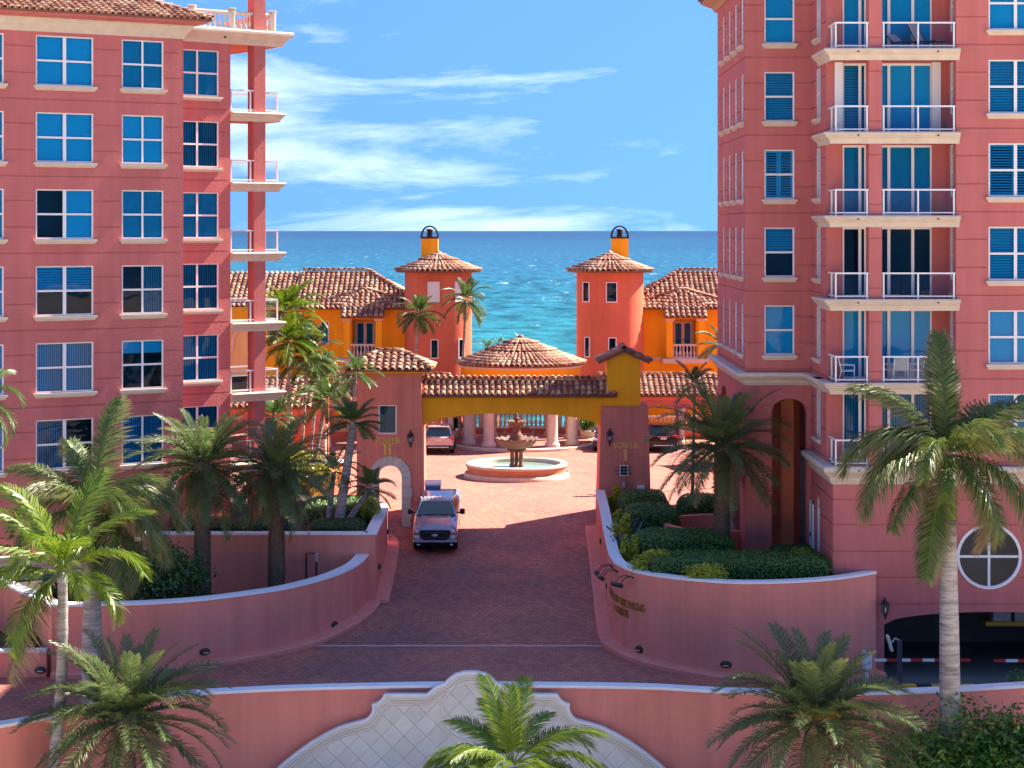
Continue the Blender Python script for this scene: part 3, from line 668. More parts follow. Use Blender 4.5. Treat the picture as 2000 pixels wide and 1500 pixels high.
# cores and upper mass (the tower goes on above the picture)
mb = MB(); mb.box(XA+.8, 16.6, YD+1.0, 88, L0-.4, ZT); mb.box(17.4, 41.9, YA+1.0, 88, L0-.4, ZT); mb.build('flat_core', INTERIOR, rt)
mb = MB(); mb.box(XA, 42, YD, 99.8, ZT, HT); mb.box(XA+.02, 41.98, 88, 99.78, -3, ZT); mb.box(16.72, 42, YA+.3, YD, HT-.4, HT-.05); mb.box(41.5, 42, YA+.02, 88, -5, HT-.4); mb.build('upper_tower', PINK, rt)
# balcony slabs with moulded edge, rails, glass
def slab(parent, z, base=False):
    path = [(11.98, 78.4), (11.98, YA-.02), (16.9, YA-.02)]
    mb = MB(); mb.box(12.0, 16.8, YA+.02, YD+.02, z-.40, z-.004)
    b = mb.build('balcony', PINK, parent)
    if not base:
        MB().sweep([(12.02, 78.0), (12.02, YA+.02), (16.85, YA+.02)], [(-.06, -.44), (.04, -.44), (.06, -.34), (.12, -.24), (.20, -.2), (.20, -.15), (.27, -.12), (.30, -.06), (.27, 0), (-.06, 0)], zs=[z]*3).build('slab_edge', CREAM, b)
    for x in (13.0, 16.0): MB().lathe([(.035, 0), (.035, .12), (0, .12)], 8, M=T(x, YA-(.16 if not base else .3), z-.13) @ RX(math.pi/2)).build('scupper', BLACK, b)
    mb = MB(); x0, yr, h = 12.2, YA+.03, 1.0
    r = [(-.035, h-.06), (.035, h-.06), (.035, h), (-.035, h)]
    mb.sweep([(x0, 76.9), (x0, yr), (13.43, yr)], r, zs=[z]*3); mb.sweep([(x0, 76.9), (x0, yr), (13.43, yr)], [(-.02, .08), (.02, .08), (.02, .13), (-.02, .13)], zs=[z]*3)
    mb.sweep([(13.95, yr), (16.7, yr)], r, zs=[z]*2); mb.sweep([(13.95, yr), (16.7, yr)], [(-.02, .08), (.02, .08), (.02, .13), (-.02, .13)], zs=[z]*2)
    rail = mb.build('railing', WHITE, b)
    for (x, y) in ((x0, 76.85), (x0, 76.0), (x0, yr), (13.38, yr), (14.0, yr), (15.3, yr), (16.65, yr)): inst('railing_post', cached('post', lambda: MB().box(-.03, .03, -.03, .03, 0, .95).mesh('railing_post', WHITE)), b, T(x, y, z))
    for (xa, xb) in ((x0+.04, 13.34), (14.04, 15.26), (15.34, 16.61)): MB().quad((xa, yr, z+.13), (xb, yr, z+.13), (xb, yr, z+.94), (xa, yr, z+.94)).build('glass_panel', RAILGLASS, b)
    MB().quad((x0, yr+.05, z+.13), (x0, 76.8, z+.13), (x0, 76.8, z+.94), (x0, yr+.05, z+.94)).build('glass_panel', RAILGLASS, b)
for k, z in enumerate(lev[:7]): slab(rt, z, k == 0)
# white shutter stacks on the fourth-floor balcony
for (x, w) in ((12.55, .3), (16.3, .34)): MB().box(x-w/2, x+w/2, YD-.14, YD-.02, lev[4]+.02, lev[4]+2.75).build('folded_shutter', WHITE, rt)

# ------------------------------------------------------------------ left-hand tower (turned toward the drive)
lt = thing('condominium_block', 'rose pink condominium block turned toward the drive with white gridded windows and tiled eave', 'building', (-16, 86, -.6))
A1 = R(31); P1 = Vector((-13.95, 84.5, 0)); M1 = T(P1) @ RZ(A1)          # u=0 at right corner, negative u = left
A2 = R(37); P2 = Vector((-14.44, 87.5, 0)); M2 = T(P2) @ RZ(A2)
def u_of_px(px, P, A):
    k = (px-1000)/FPX; ux, uy = math.cos(A), math.sin(A); return (k*P.y-P.x)/(ux-k*uy)
LB = 6.13; ll = [LB+ST*k for k in range(-2, 6)]
e = [u_of_px(p, P1, A1) for p in (-60, 8, 70, 183, 238, 320)]
wA, wB = e[3]-e[2], e[5]-e[4]
cols = [((e[2]+e[3])/2, wA, .14), ((e[4]+e[5])/2, wB, .08), (e[1]-wA/2, wA, .14), (e[1]-wA/2-3.4, wB, .08)]
ZE = 21.95
wl = [z for z in ll if z > 2.5 and z < 20]
grl = [z+d for z in ll for d in (.05, 1.12, 2.2)]
mb = MB(); panel(mb, -14, 0, -3, ZE, holes=[(c-w/2, c+w/2, z+.62, z+2.66) for c, w, _ in cols for z in wl], grooves=grl, gw=.055); mb.build('facade_wall', PINK, lt, M1)
bls = {0: ['vertd', 'vertd:l+vert:l', 'vert', 'slat:t', 'full:r', 'full', 'full'], 1: ['vert', 'vert', 'full:q', 'vertd:r', 'sheer', 'full', 'sheer'], 2: ['full']*7, 3: ['full']*7}
for ci, (c, w, m) in enumerate(cols):
    for i, z in enumerate(wl): window(lt, M1 @ T(c, 0, z+.62), w, 2.04, 2, 2, m, blind=bls[ci][(i+1) % 7] if i+1 < 7 else 'full')
mb = MB(); mb.box(-14, -.3, 1.0, 4, -3, ZE); mb.build('core', INTERIOR, lt, M1)
mb = MB(); mb.box(-14, -.02, 4, 16, -3, ZE); mb.box(-.3, -.005, .02, 4, -3, ZE); mb.build('block_mass', PINK, lt, M1)
# stepped-back plane with corner balconies
e2 = [u_of_px(p, P2, A2) for p in (358, 428, 450, 493, 520, 558)]
w2a, w2b = e2[0]-.35, e2[1]
holes2 = [(w2a, w2b, z+.62, z+2.66) for z in wl]
mb = MB(); panel(mb, -3, e2[2], -3, ZE-.15, holes=holes2, grooves=grl, gw=.055); mb.build('return_wall', PINK, lt, M2)
W2 = w2b-w2a
for i, z in enumerate(wl): window(lt, M2 @ T((w2a+w2b)/2, 0, z+.62), round(W2, 3), 2.04, 2, 2, .09, blind=['vertd', 'vert', 'vertd', 'sheer', 'vertd', 'sheer', 'sheer'][i % 7])
mb = MB(); mb.box(-3, e2[2]-.3, 1, 6, -3, ZE-.2); mb.build('return_core', INTERIOR, lt, M2)
mb = MB(); mb.box(e2[2]-.3, e2[2], .02, 1.2, -3, ZE-.2); mb.build('return_end_wall', PINK, lt, M2)
# balcony column
mb = MB(); cw = (e2[4]-e2[3])*.82
mb.box(e2[3]+.1, e2[3]+.1+cw, .02, .02+cw, -3, 30); mb.box(e2[2]-.02, e2[2]+.22, 1.6, 2.2, -3, ZE); mb.build('balcony_column', PINK, lt, M2)
def lslab(z, i):
    x0, x1 = e2[2]+.02, e2[5]-.35
    b = MB().box(x0-.3, x1, .06, 2.6, z-.38, z-.004).build('balcony', PINK, lt, M2)
    MB().sweep([(x0-.02, .04), (x1, .04), (x1, 2.7)], [(-.05, -.42), (.04, -.42), (.06, -.33), (.12, -.24), (.18, -.2), (.18, -.15), (.24, -.12), (.27, -.06), (.24, 0), (-.05, 0)], zs=[z]*3).build('slab_edge', CREAM, b, M2)
    mb = MB(); h = 1.0; yr = .08; path = [(x0+.02, yr), (x1-.05, yr), (x1-.05, 2.5)]
    mb.sweep(path, [(-.035, h-.06), (.035, h-.06), (.035, h), (-.035, h)], zs=[z]*3); mb.sweep(path, [(-.02, .08), (.02, .08), (.02, .13), (-.02, .13)], zs=[z]*3)
    mb.sweep([(x0+.02, 2.5), (x1-.05, 2.5)], [(-.03, h-.06), (.03, h-.06), (.03, h), (-.03, h)], zs=[z]*2)
    rl = mb.build('railing', WHITE, b, M2)
    xs = [x0+.05, x0+(x1-x0)*.42, x0+(x1-x0)*.72, x1-.05]
    for x in xs+[x0+.9]: inst('railing_post', cached('post', None), b, M2 @ T(x, yr if x in xs else 2.5, z))
    inst('railing_post', cached('post', None), b, M2 @ T(x1-.05, 2.4, z))
    for xa, xb in zip(xs, xs[1:]): MB().quad((xa+.04, yr, z+.13), (xb-.04, yr, z+.13), (xb-.04, yr, z+.94), (xa+.04, yr, z+.94)).build('glass_panel', RAILGLASS, b, M2)
    MB().quad((x1-.05, yr+.04, z+.13), (x1-.05, 2.36, z+.13), (x1-.05, 2.36, z+.94), (x1-.05, yr+.04, z+.94)).build('glass_panel', RAILGLASS, b, M2)
for i, z in enumerate([z for z in ll if 2 < z < 20]): lslab(z, i)
# crowning cornice of the step-back, terrace balustrade
ZC = 22.38
MB().box(-4, e2[5]-.30, .08, 5, ZC-.6, ZC-.01).build('terrace_floor', ORANGE, lt, M2)
mb = MB(); pr = [(o/.56*.5, z/.58*.66) for o, z in CORN]; mb.sweep([(-3.2, .05), (e2[5]-.28, .05), (e2[5]-.28, 5)], [(o-.02 if o > 0 else -.05, z) for o, z in pr], zs=[ZC-.66]*3); mb.build('crown_cornice', CREAM, lt, M2)
for x in (-.6, 1.9): MB().lathe([(.04, 0), (.04, .1), (0, .1)], 8, M=T(x, -.27, ZC-.4) @ RX(math.pi/2)).build('scupper', BLACK, lt, M2)
bp = [(M2 @ Vector((u, v, 0)))[:2] for u, v in ((-2.6, .25), (.55, .25), (2.55, .25), (e2[5]-.55, .25))]
balustrade(lt, bp, ZC, .85, .235, posts=bp[1:], name='terrace_balustrade', pw=.14)
bq = [(M2 @ Vector((u, v, 0)))[:2] for u, v in ((e2[5]-.55, .4), (e2[5]-.55, 4.5))]
balustrade(lt, bq, ZC, .85, .235, name='terrace_balustrade', pw=.14)
# upper set-back storey
mb = MB(); panel(mb, -14, -2.2, ZE, 30, holes=[(-5.05, -3.35, 22.6, 24.4)]); mb.box(-14, -2.21, .3, 9, ZE, 30); mb.build('upper_wall', PINK, lt, M1 @ T(1.6, 3.4, 0))
window(lt, M1 @ T(1.6, 3.4, 0) @ T(-4.2, 0, 22.6), 1.7, 1.8, 2, 1, .08, blind='vert')
# eave cornice and clay roof of the main block
mb = MB(); mb.sweep([(-14, 0), (.0, 0), (0, 3)], [(-.05, -.55), (.03, -.55), (.05, -.45), (.30, -.12), (.36, -.06), (.36, 0), (-.05, 0)], zs=[ZE+.12]*3); mb.build('eave_cornice', CREAM, lt, M1)
mb = MB(); mb.sweep([(-14, 0), (0, 0), (0, 3)], [(-.05, 0), (.5, 0), (.82, .10), (.86, .24), (-.05, .24)], zs=[ZE+.12]*3); mb.build('eave_fascia', PINK, lt, M1)
ez = ZE+.37; sl_ = math.tan(R(21))
def L1(u, v, z): return M1 @ Vector((u, v, z))
roof_plane(lt, [L1(-13.5, -.9, ez), L1(.95, -.9, ez), L1(-2.2, 2.6, ez+3.5*sl_), L1(-13.5, 2.6, ez+3.5*sl_)], w=.30, row=.36)
roof_plane(lt, [L1(.95, -.9, ez), L1(.95, 6, ez), L1(-2.2, 6, ez+3.5*sl_), L1(-2.2, 2.6, ez+3.5*sl_)], w=.30, row=.36)
ridge(lt, L1(.95, -.9, ez+.05), L1(-2.2, 2.6, ez+3.5*sl_+.05), w=.34)
# plinth band low on the block
MB().sweep([(-14, 0), (-.0, 0)], [(-.05, -1.05), (.08, -1.05), (.10, -.8), (.2, -.74), (.22, -.5), (.32, -.44), (.34, -.22), (.46, -.12), (.5, 0), (-.05, 0)], zs=[.25]*2).build('plinth_cornice', CREAM, lt, M1)
# ------------------------------------------------------------------ lettering (built stroke by stroke, with serifs)
def arcp(cx, cy, rx, ry, a0, a1, n=12): return [(cx+rx*math.cos(R(a0+(a1-a0)*i/n)), cy+ry*math.sin(R(a0+(a1-a0)*i/n))) for i in range(n+1)]
tk, th, sf = .17, .075, .055
def sb(x, z, w=.36): return ([(x-w/2, z), (x+w/2, z)], sf)
GL = {
 'T': (.8, [([(.4, 0), (.4, .96)], tk), ([(.04, .95), (.76, .95)], th), ([(.05, .98), (.03, .74)], th), ([(.75, .98), (.77, .74)], th), sb(.4, .03)]),
 'O': (.92, [(arcp(.46, .5, .38, .47, 90, 450, 24), .12)]),
 'W': (1.2, [([(.06, .97), (.34, .04)], tk), ([(.34, .04), (.60, .97)], th), ([(.60, .97), (.86, .04)], tk), ([(.86, .04), (1.14, .97)], th), sb(.08, .97), sb(.60, .97), sb(1.12, .97)]),
 'E': (.74, [([(.2, 0), (.2, 1)], tk), ([(.06, .965), (.66, .965)], th), ([(.2, .5), (.52, .5)], th), ([(.06, .035), (.68, .035)], th), ([(.65, .98), (.66, .76)], th), ([(.68, .02), (.70, .26)], th), ([(.52, .4), (.52, .6)], sf)]),
 'R': (.86, [([(.2, 0), (.2, 1)], tk), ([(.06, .965), (.4, .965)]+arcp(.42, .73, .24, .235, 90, -90, 10)+[(.2, .495)], .1), ([(.42, .5), (.80, .03)], .14), sb(.2, .03), sb(.8, .03, .2)]),
 'I': (.44, [([(.22, 0), (.22, 1)], tk), sb(.22, .03, .42), sb(.22, .97, .42)]),
 'L': (.7, [([(.2, 0), (.2, 1)], tk), ([(.06, .035), (.66, .035)], th), ([(.65, .02), (.67, .28)], th), sb(.2, .97)]),
 'C': (.84, [(arcp(.48, .5, .38, .47, 48, 312, 20), .12), ([(.74, .98), (.74, .7)], sf)]),
 'M': (1.08, [([(.14, 0), (.14, .97)], th), ([(.14, .97), (.54, .06)], tk), ([(.54, .06), (.94, .97)], th), ([(.94, 0), (.94, .97)], tk), sb(.14, .03, .3), sb(.94, .03), sb(.1, .97, .2), sb(.98, .97, .2)]),
 'H': (.92, [([(.2, 0), (.2, 1)], tk), ([(.72, 0), (.72, 1)], tk), ([(.2, .5), (.72, .5)], th), sb(.2, .03), sb(.2, .97), sb(.72, .03), sb(.72, .97)]),
 'P': (.76, [([(.2, 0), (.2, 1)], tk), ([(.06, .965), (.4, .965)]+arcp(.42, .71, .25, .255, 90, -90, 10)+[(.2, .455)], .1), sb(.2, .03)]),
 'A': (.94, [([(.1, .03), (.46, 1)], th), ([(.46, 1), (.82, .03)], tk), ([(.22, .34), (.7, .34)], th), sb(.1, .03, .26), sb(.82, .03, .28)]),
 'S': (.66, [(arcp(.33, .74, .23, .22, 20, 200, 10)+arcp(.33, .26, .25, .22, 110, -160, 14), .12)]),
 'G': (.92, [(arcp(.48, .5, .38, .47, 48, 340, 20), .12), ([(.78, .05), (.78, .42)], tk), sb(.76, .43, .32)]),
 'U': (.9, [([(.2, 1), (.2, .34)]+arcp(.46, .33, .26, .29, 180, 360, 12)+[(.72, 1)], .12), sb(.2, .97), sb(.72, .97)]),
 '<': (1.0, [([(.1, .5), (.9, .5)], .16), ([(.42, .92), (.1, .5), (.42, .08)], .16)]),
}
def glyph_mesh(ch, h, dep, mat):
    def f():
        mb = MB()
        for si, (pts, w) in enumerate(GL[ch][1]):
            P = [Vector(p) for p in pts]; n = len(P); A = []; B = []
            for i in range(n):
                closed = (P[0]-P[-1]).length < 1e-4
                d1 = (P[i]-P[i-1]).normalized() if i > 0 else ((P[-1]-P[-2]).normalized() if closed else (P[1]-P[0]).normalized())
                d2 = (P[i+1]-P[i]).normalized() if i < n-1 else ((P[1]-P[0]).normalized() if closed else d1)
                m = Vector((-(d1+d2).y, (d1+d2).x)); m = m.normalized() if m.length > 1e-5 else Vector((-d1.y, d1.x))
                A.append((P[i]+m*w/2)*h); B.append((P[i]-m*w/2)*h)
            y0 = -dep-si*.0015
            for i in range(n-1):
                mb.add([(A[i].x, y0, A[i].y), (A[i+1].x, y0, A[i+1].y), (B[i+1].x, y0, B[i+1].y), (B[i].x, y0, B[i].y), (A[i].x, 0, A[i].y), (A[i+1].x, 0, A[i+1].y), (B[i+1].x, 0, B[i+1].y), (B[i].x, 0, B[i].y)], [(0, 1, 2, 3), (0, 4, 5, 1), (3, 2, 6, 7), (1, 5, 6, 2), (0, 3, 7, 4)])
        return mb.mesh('letter', mat)
    return cached(('gl', ch, h, mat.name), f)
def text_width(s, h): return sum((GL[c][0] if c != ' ' else .45)*h for c in s)
def flat_text(parent, s, M, h, mat, dep=.03):
    x = -text_width(s, h)/2
    for c in s:
        if c != ' ': inst('letter', glyph_mesh(c, h, dep, mat), parent, M @ T(x, 0, 0))
        x += (GL[c][0] if c != ' ' else .45)*h

# ------------------------------------------------------------------ entrance gate
YG = 93.0
gt = thing('entrance_gate', 'entrance gate with rose piers and tiled yellow arch spanning the brick drive', 'gate', (0, YG+1, 0))
xa, xb, zt2 = -7.25, -4.24, 6.75
pc, ri, ro, zs = -5.70, .55, .98, 1.87
mb = MB(); panel(mb, xa, xb, -.6, zt2, holes=[(pc-ro, pc+ro, -.7, zs+ro), (-6.24, -5.38, 3.88, 5.24)], D=.35)
arch_fill(mb, pc-ro, pc+ro, zs, ro, zs+ro, 0, .35)
mb.build('pier_wall', GATEPINK, gt, T(0, YG, 0))
mb = MB()
mb.add([(xb, 0, zt2), (xb+.16, 0, -.6), (xb+.16, 3.2, -.6), (xb, 3.2, zt2), (xb, 0, -.6)], [(0, 1, 2, 3), (0, 4, 1)])
mb.add([(xb, 3.2, zt2), (xb+.16, 3.2, -.6), (xb, 3.2, -.6)], [(0, 1, 2)])
mb.box(xa, xa+.1, .01, 3.2, -.6, zt2); mb.box(pc+ro+.02, xb-.002, .36, 3.2, -.6, zt2-.01); mb.box(xa+.1, pc-ro-.02, .36, 3.2, -.6, zt2-.01); mb.box(pc-ro-.02, pc+ro+.02, .36, 3.2, zs+ro+.02, zt2-.012)
mb.build('pier_mass', GATEPINK, gt, T(0, YG, 0))
# voussoirs and jamb stones
for i in range(9):
    a0, a1 = math.pi*i/9+.008, math.pi*(i+1)/9-.008; n = 3; mbv = MB()
    po = [(pc+ro*math.cos(a0+(a1-a0)*k/n), zs+ro*math.sin(a0+(a1-a0)*k/n)) for k in range(n+1)]; pi_ = [(pc+ri*math.cos(a0+(a1-a0)*k/n), zs+ri*math.sin(a0+(a1-a0)*k/n)) for k in range(n, -1, -1)]
    mbv.prism_y(po+pi_, -.07, .9).build('voussoir', STONE, gt, T(0, YG, 0))
for s in (-1, 1):
    for j in range(5):
        z = -.55+j*.484; d = .06 if j % 2 else 0
        x0, x1 = (pc+ri, pc+ro+d) if s > 0 else (pc-ro-d, pc-ri)
        inst('jamb_stone', MB().bbox(x0, x1, -.07, .9, z+.004, z+.478, .012).mesh('jamb_stone', STONE), gt, T(0, YG, 0))
window(gt, T(-5.81, YG, 3.88), .86, 1.36, 1, 1, sill=False)
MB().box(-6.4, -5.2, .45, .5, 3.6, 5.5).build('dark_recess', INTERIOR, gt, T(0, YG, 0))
# hipped clay cap of the first pier
ez = 6.92; x0, x1, y0, y1 = -7.75, -3.72, YG-.48, YG+3.7; rz = 7.62; ra, rb, rym = -6.35, -5.15, YG+1.6
MB().box(x0+.2, x1-.2, y0+.2, y1-.2, 6.74, ez-.1).build('cap_cornice', YELLOW, gt)
tl = []
roof_plane(gt, [(x0, y0, ez), (x1, y0, ez), (rb, rym, rz), (ra, rym, rz)], out=tl); roof_plane(gt, [(x1, y0, ez), (x1, y1, ez), (rb, rym, rz)], out=tl); roof_plane(gt, [(x0, y1, ez), (x0, y0, ez), (ra, rym, rz)], out=tl)
put_tiles(gt, tl)
for a, b in (((x0, y0, ez+.05), (ra, rym, rz+.05)), ((x1, y0, ez+.05), (rb, rym, rz+.05)), ((ra-.1, rym, rz+.06), (rb+.3, rym, rz+.06))): ridge(gt, a, b, w=.36)
# arch beam
bx0, bx1 = xb, 4.5
mb = MB(); yb0, yb1 = .5, 2.0
arch_fill(mb, bx0, bx1-.3, 4.12, .70, 5.55, yb0, yb1, 32); mb.box(bx0, bx1, yb1-.002, yb1+.05, 4.9, 5.55); mb.box(bx1-.3, bx1, yb0, yb1, 4.12, 5.55)
arch_fill(mb, bx0, bx1-.3, 4.12, .70, 5.55, yb1+.05, yb1+.04, 32)
mb.build('arch_beam', YELLOW, gt, T(0, YG, 0))
MB().box(bx0, bx1+.35, .30, 2.2, 5.552, 5.66).build('beam_fascia', simple('eave_ochre', (.34, .17, .03), .8), gt, T(0, YG, 0))
tl = []
roof_plane(gt, [(bx0+.02, YG+.12, 5.70), (bx1+.42, YG+.12, 5.70), (bx1+.42, YG+1.25, 6.32), (bx0+.02, YG+1.25, 6.32)], w=.285, row=.40, out=tl)
roof_plane(gt, [(bx1+.42, YG+2.38, 5.70), (bx0+.02, YG+2.38, 5.70), (bx0+.02, YG+1.25, 6.32), (bx1+.42, YG+1.25, 6.32)], w=.285, row=.40, out=tl)
put_tiles(gt, tl, w=.285); ridge(gt, (bx0+.02, YG+1.25, 6.36), (bx1+.35, YG+1.25, 6.36), w=.34)
# second pier: splayed rose base, yellow chimney with gabled clay cap
def frustum(mb, b, t, z0, z1):
    mb.add([(b[0], b[2], z0), (b[1], b[2], z0), (b[1], b[3], z0), (b[0], b[3], z0), (t[0], t[2], z1), (t[1], t[2], z1), (t[1], t[3], z1), (t[0], t[3], z1)], [(0, 3, 2, 1), (4, 5, 6, 7), (0, 1, 5, 4), (1, 2, 6, 5), (2, 3, 7, 6), (3, 0, 4, 7)])
mb = MB(); frustum(mb, (4.0, 6.52, YG-.05, YG+2.9), (4.18, 6.36, YG, YG+2.8), -.6, 5.15); mb.build('pier_base', GATEPINK, gt)
mb = MB(); mb.box(4.47, 6.02, YG+.35, YG+2.2, 5.15, 7.35); mb.add([(4.47, YG+.35, 7.35), (6.02, YG+.35, 7.35), (5.245, YG+.35, 7.72), (4.47, YG+2.2, 7.35), (6.02, YG+2.2, 7.35), (5.245, YG+2.2, 7.72)], [(0, 1, 2), (3, 5, 4), (0, 2, 5, 3), (1, 4, 5, 2)]); mb.build('pier_chimney', YELLOW, gt)
for s in (-1, 1):
    ca = (5.245+s*1.22, YG+.1, 7.24); cb = (5.245+s*1.22, YG+2.45, 7.24); top1 = (5.245, YG+2.45, 7.80); top0 = (5.245, YG+.1, 7.80)
    roof_plane(gt, [ca, cb, top1, top0], w=.46, row=.46)
ridge(gt, (5.245, YG+.0, 7.86), (5.245, YG+2.5, 7.86), w=.42)
flat_text(gt, 'TOWER', T(-5.81, YG-.005, 3.44), .27, GOLD); flat_text(gt, 'II', T(-5.81, YG-.005, 2.92), .50, GOLD)
flat_text(gt, 'TOWER', T(5.30, YG-.005, 3.22) @ RX(R(-.5)), .27, GOLD); flat_text(gt, 'I', T(5.30, YG-.01, 2.66) @ RX(R(-.5)), .50, GOLD)
# lanterns
def lantern_meshes():
    mb = MB(); mb.smooth = True
    mb.lathe([(.0, -.42), (.02, -.38), (.05, -.30), (.035, -.26), (.09, -.2)], 8); mb.lathe([(.17, .18), (.13, .24), (.06, .32), (.025, .36), (.04, .40), (.0, .46)], 8); mb.smooth = False
    for i in range(6):
        a = math.pi*2*i/6; mb.tube([(.09*math.cos(a), .09*math.sin(a), -.2), (.16*math.cos(a), .16*math.sin(a), .19)], .012, 4)
    mb.tube([(0, 0, .34), (0, .14, .42), (0, .3, .30), (0, .3, .05), (0, .16, -.2)], .018, 6); mb.box(-.06, .06, .28, .32, -.1, .28)
    body = mb.mesh('lantern_body', DARKM)
    g = MB(); g.lathe([(.085, -.2), (.15, .18)], 8); gm = g.mesh('lantern_glass', RAILGLASS)
    b = MB(); b.smooth = True; b.lathe([(0, -.12), (.04, -.08), (.045, 0), (.02, .06), (0, .09)], 8); return body, gm, b.mesh('bulb', simple('frosted_bulb', (.75, .72, .66), .5))
LAN = lantern_meshes()
def lantern(p, label):
    t = thing('wall_lantern', label, 'lantern', p, 'black wall lanterns'); M = T(Vector(p))
    inst('lantern_body', LAN[0], t, M); inst('lantern_glass', LAN[1], t, M); inst('bulb', LAN[2], t, M)
lantern((XX(802, 92.7), YG-.30, ZZ(858, 92.7)), 'black wall lantern beside the TOWER II lettering')
lantern((XX(1191, 92.7), YG-.30, ZZ(855, 92.7)), 'black wall lantern beside the TOWER I lettering')
lantern((XX(1729, 74.7), YA-.32, ZZ(1190, 74.7)), 'black wall lantern beside the garage opening')

# ------------------------------------------------------------------ villas
YV = 132.0
def villa(s, label):
    AX = .80
    def x(d): return AX+s*d
    vt = thing('seaside_villa', label, 'house', (x(10), YV, 0), 'pair of yellow villas')
    def wall(name, d0, d1, y, z0, z1, holes=(), mat=YELLOW, D=.2):
        a, b = sorted((x(d0), x(d1))); mb = MB(); panel(mb, a, b, z0, z1, holes=[(min(x(h[0]), x(h[1])), max(x(h[0]), x(h[1])), h[2], h[3]) for h in holes], D=D); return mb.build(name, mat, vt, T(0, y, 0))
    # main wall and a slightly recessed outer part
    wall('front_wall', 7.4, 12.55, YV, 0, 8.3, holes=[(9.8, 11.4, 5.0, 7.7)])
    wall('outer_wall', 12.55, 24, YV+.35, 0, 8.3, holes=[(12.98, 13.54, 5.95, 7.35), (14.06, 14.62, 5.95, 7.35), (16.4, 17, 5.95, 7.35)])
    for d, in ((13.26,), (14.34,), (16.7,)): window(vt, T(x(d), YV+.35, 5.95), .56, 1.4, 1, 1, blind='sheer')
    a, b = sorted((x(7.4), x(24))); MB().box(a, b, YV+1.2, YV+9, -1, 8.3).build('house_mass', YELLOW, vt)
    a, b = sorted((x(12.55), x(12.6))); MB().box(a, b, YV+.001, YV+1.3, 0, 8.299).build('wall_return', YELLOW, vt)
    # porch: recess, door, columns, balustrade, band
    a, b = sorted((x(9.62), x(11.6))); mb = MB(); panel(mb, a, b, 5, 8.1, holes=[((a+b)/2-.62, (a+b)/2+.62, 5.05, 7.32)]); mb.build('porch_wall', YELLOW, vt, T(0, YV+.9, 0))
    french_door(vt, T((a+b)/2, YV+.95, 5.05), 1.2, 2.25)
    MB().box((a+b)/2-.9, (a+b)/2+.9, YV+1.12, YV+1.18, 5, 8).build('porch_dark', BLIND2, vt)
    for sgn in (-1, 1): MB().box((a+b)/2+sgn*.66-.05, (a+b)/2+sgn*.66+.05, YV+.86, YV+.93, 5.05, 7.45).build('door_casing', CREAM, vt)
    for d in (9.56, 11.66):
        MB().box(x(d)-.21, x(d)+.21, YV-1.15, YV-.72, 5.02, 7.45).build('porch_column', YELLOW, vt)
        MB().bbox(x(d)-.32, x(d)+.32, YV-1.26, YV-.62, 7.45, 7.62, .04).build('column_capital', CREAM, vt)
    MB().box(a-.5, b+.5, YV-1.3, YV+1.0, 4.66, 4.98).build('balcony_slab', CREAM, vt)
    c0, c1 = sorted((x(7.4), x(12.6))); MB().box(c0, c1, YV-.12, YV+.02, 4.80, 5.0).build('string_course', CREAM, vt)
    balustrade(vt, [(a+.05, YV-1.0), (b-.05, YV-1.0)], 4.98, .95, .21, name='balcony_balustrade')
    # lower storey window
    window(vt, T(x(9.2), YV, 2.6), 1.6, 1.7, 2, 1, sill=False)
    # main hipped roof
    ez, rzz = 8.25, 10.6; ye, yr = YV-.55, YV+4.3
    e0, e1, r0, r1 = x(6.4), x(15.9), x(10.6), x(15.1)
    tl = []
    pl = [(e0, ye, ez), (e1, ye, ez), (r1, yr, rzz), (r0, yr, rzz)] if s > 0 else [(e1, ye, ez), (e0, ye, ez), (r0, yr, rzz), (r1, yr, rzz)]
    roof_plane(vt, pl, out=tl)
    pl = [(e0, ye+9.7, ez), (e0, ye, ez), (r0, yr, rzz)]; roof_plane(vt, pl, out=tl)
    put_tiles(vt, tl, 300)
    ridge(vt, (e0, ye, ez+.08), (r0, yr, rzz+.08)); ridge(vt, (min(r0, r1), yr, rzz+.1), (max(r0, r1), yr, rzz+.1))
    tl = []; q = [(x(15.6), ye+.9, ez+.1), (x(24), ye+.9, ez+.1), (x(24), yr+.4, rzz-.15), (x(14.4), yr+.4, rzz-.15)]
    if s < 0: q = [q[1], q[0], q[3], q[2]]
    roof_plane(vt, q, out=tl); put_tiles(vt, tl, 100)
    # porch roof: hipped, projecting
    pc_, pe = x(10.61), 7.72; w_ = 1.42; py = YV-1.55; ap = (pc_, YV+1.5, 9.45)
    tl = []
    roof_plane(vt, [(pc_-w_, py, pe), (pc_+w_, py, pe), ap], out=tl) if False else roof_plane(vt, [(pc_-w_, py, pe), (pc_+w_, py, pe), (pc_+w_, py+1.3, pe+.74), (pc_+.02, YV+1.5, 9.45), (pc_-w_, py+1.3, pe+.74)], out=tl)
    for sg in (-1, 1):
        q = [(pc_+sg*w_, py+1.3, pe+.70), (pc_+sg*3.0, YV+.35, 8.55), (pc_+sg*.02, YV+1.5, 9.42)]
        if sg < 0: q = [q[1], q[0], q[2]]
        roof_plane(vt, q, out=tl)
        ridge(vt, (pc_+sg*3.0, YV+.35, 8.66), (pc_, YV+1.5, 9.53), w=.34)
    put_tiles(vt, tl, 120)
    MB().box(pc_-w_+.1, pc_+w_-.1, py+.1, YV+.9, 7.60, 7.70).build('porch_soffit', YELLOW, vt)
    # round stair tower
    tx, ty, tr = x(5.68), YV-.2, 2.22
    mb = MB(); mb.smooth = True; mb.lathe([(tr, -.1), (tr, 10.75)], 56, (tx, ty, 0)); mb.build('stair_tower', ORANGE, vt)
    cone_roof(vt, (tx, ty), 2.88, 10.76, 11.92, n=48)
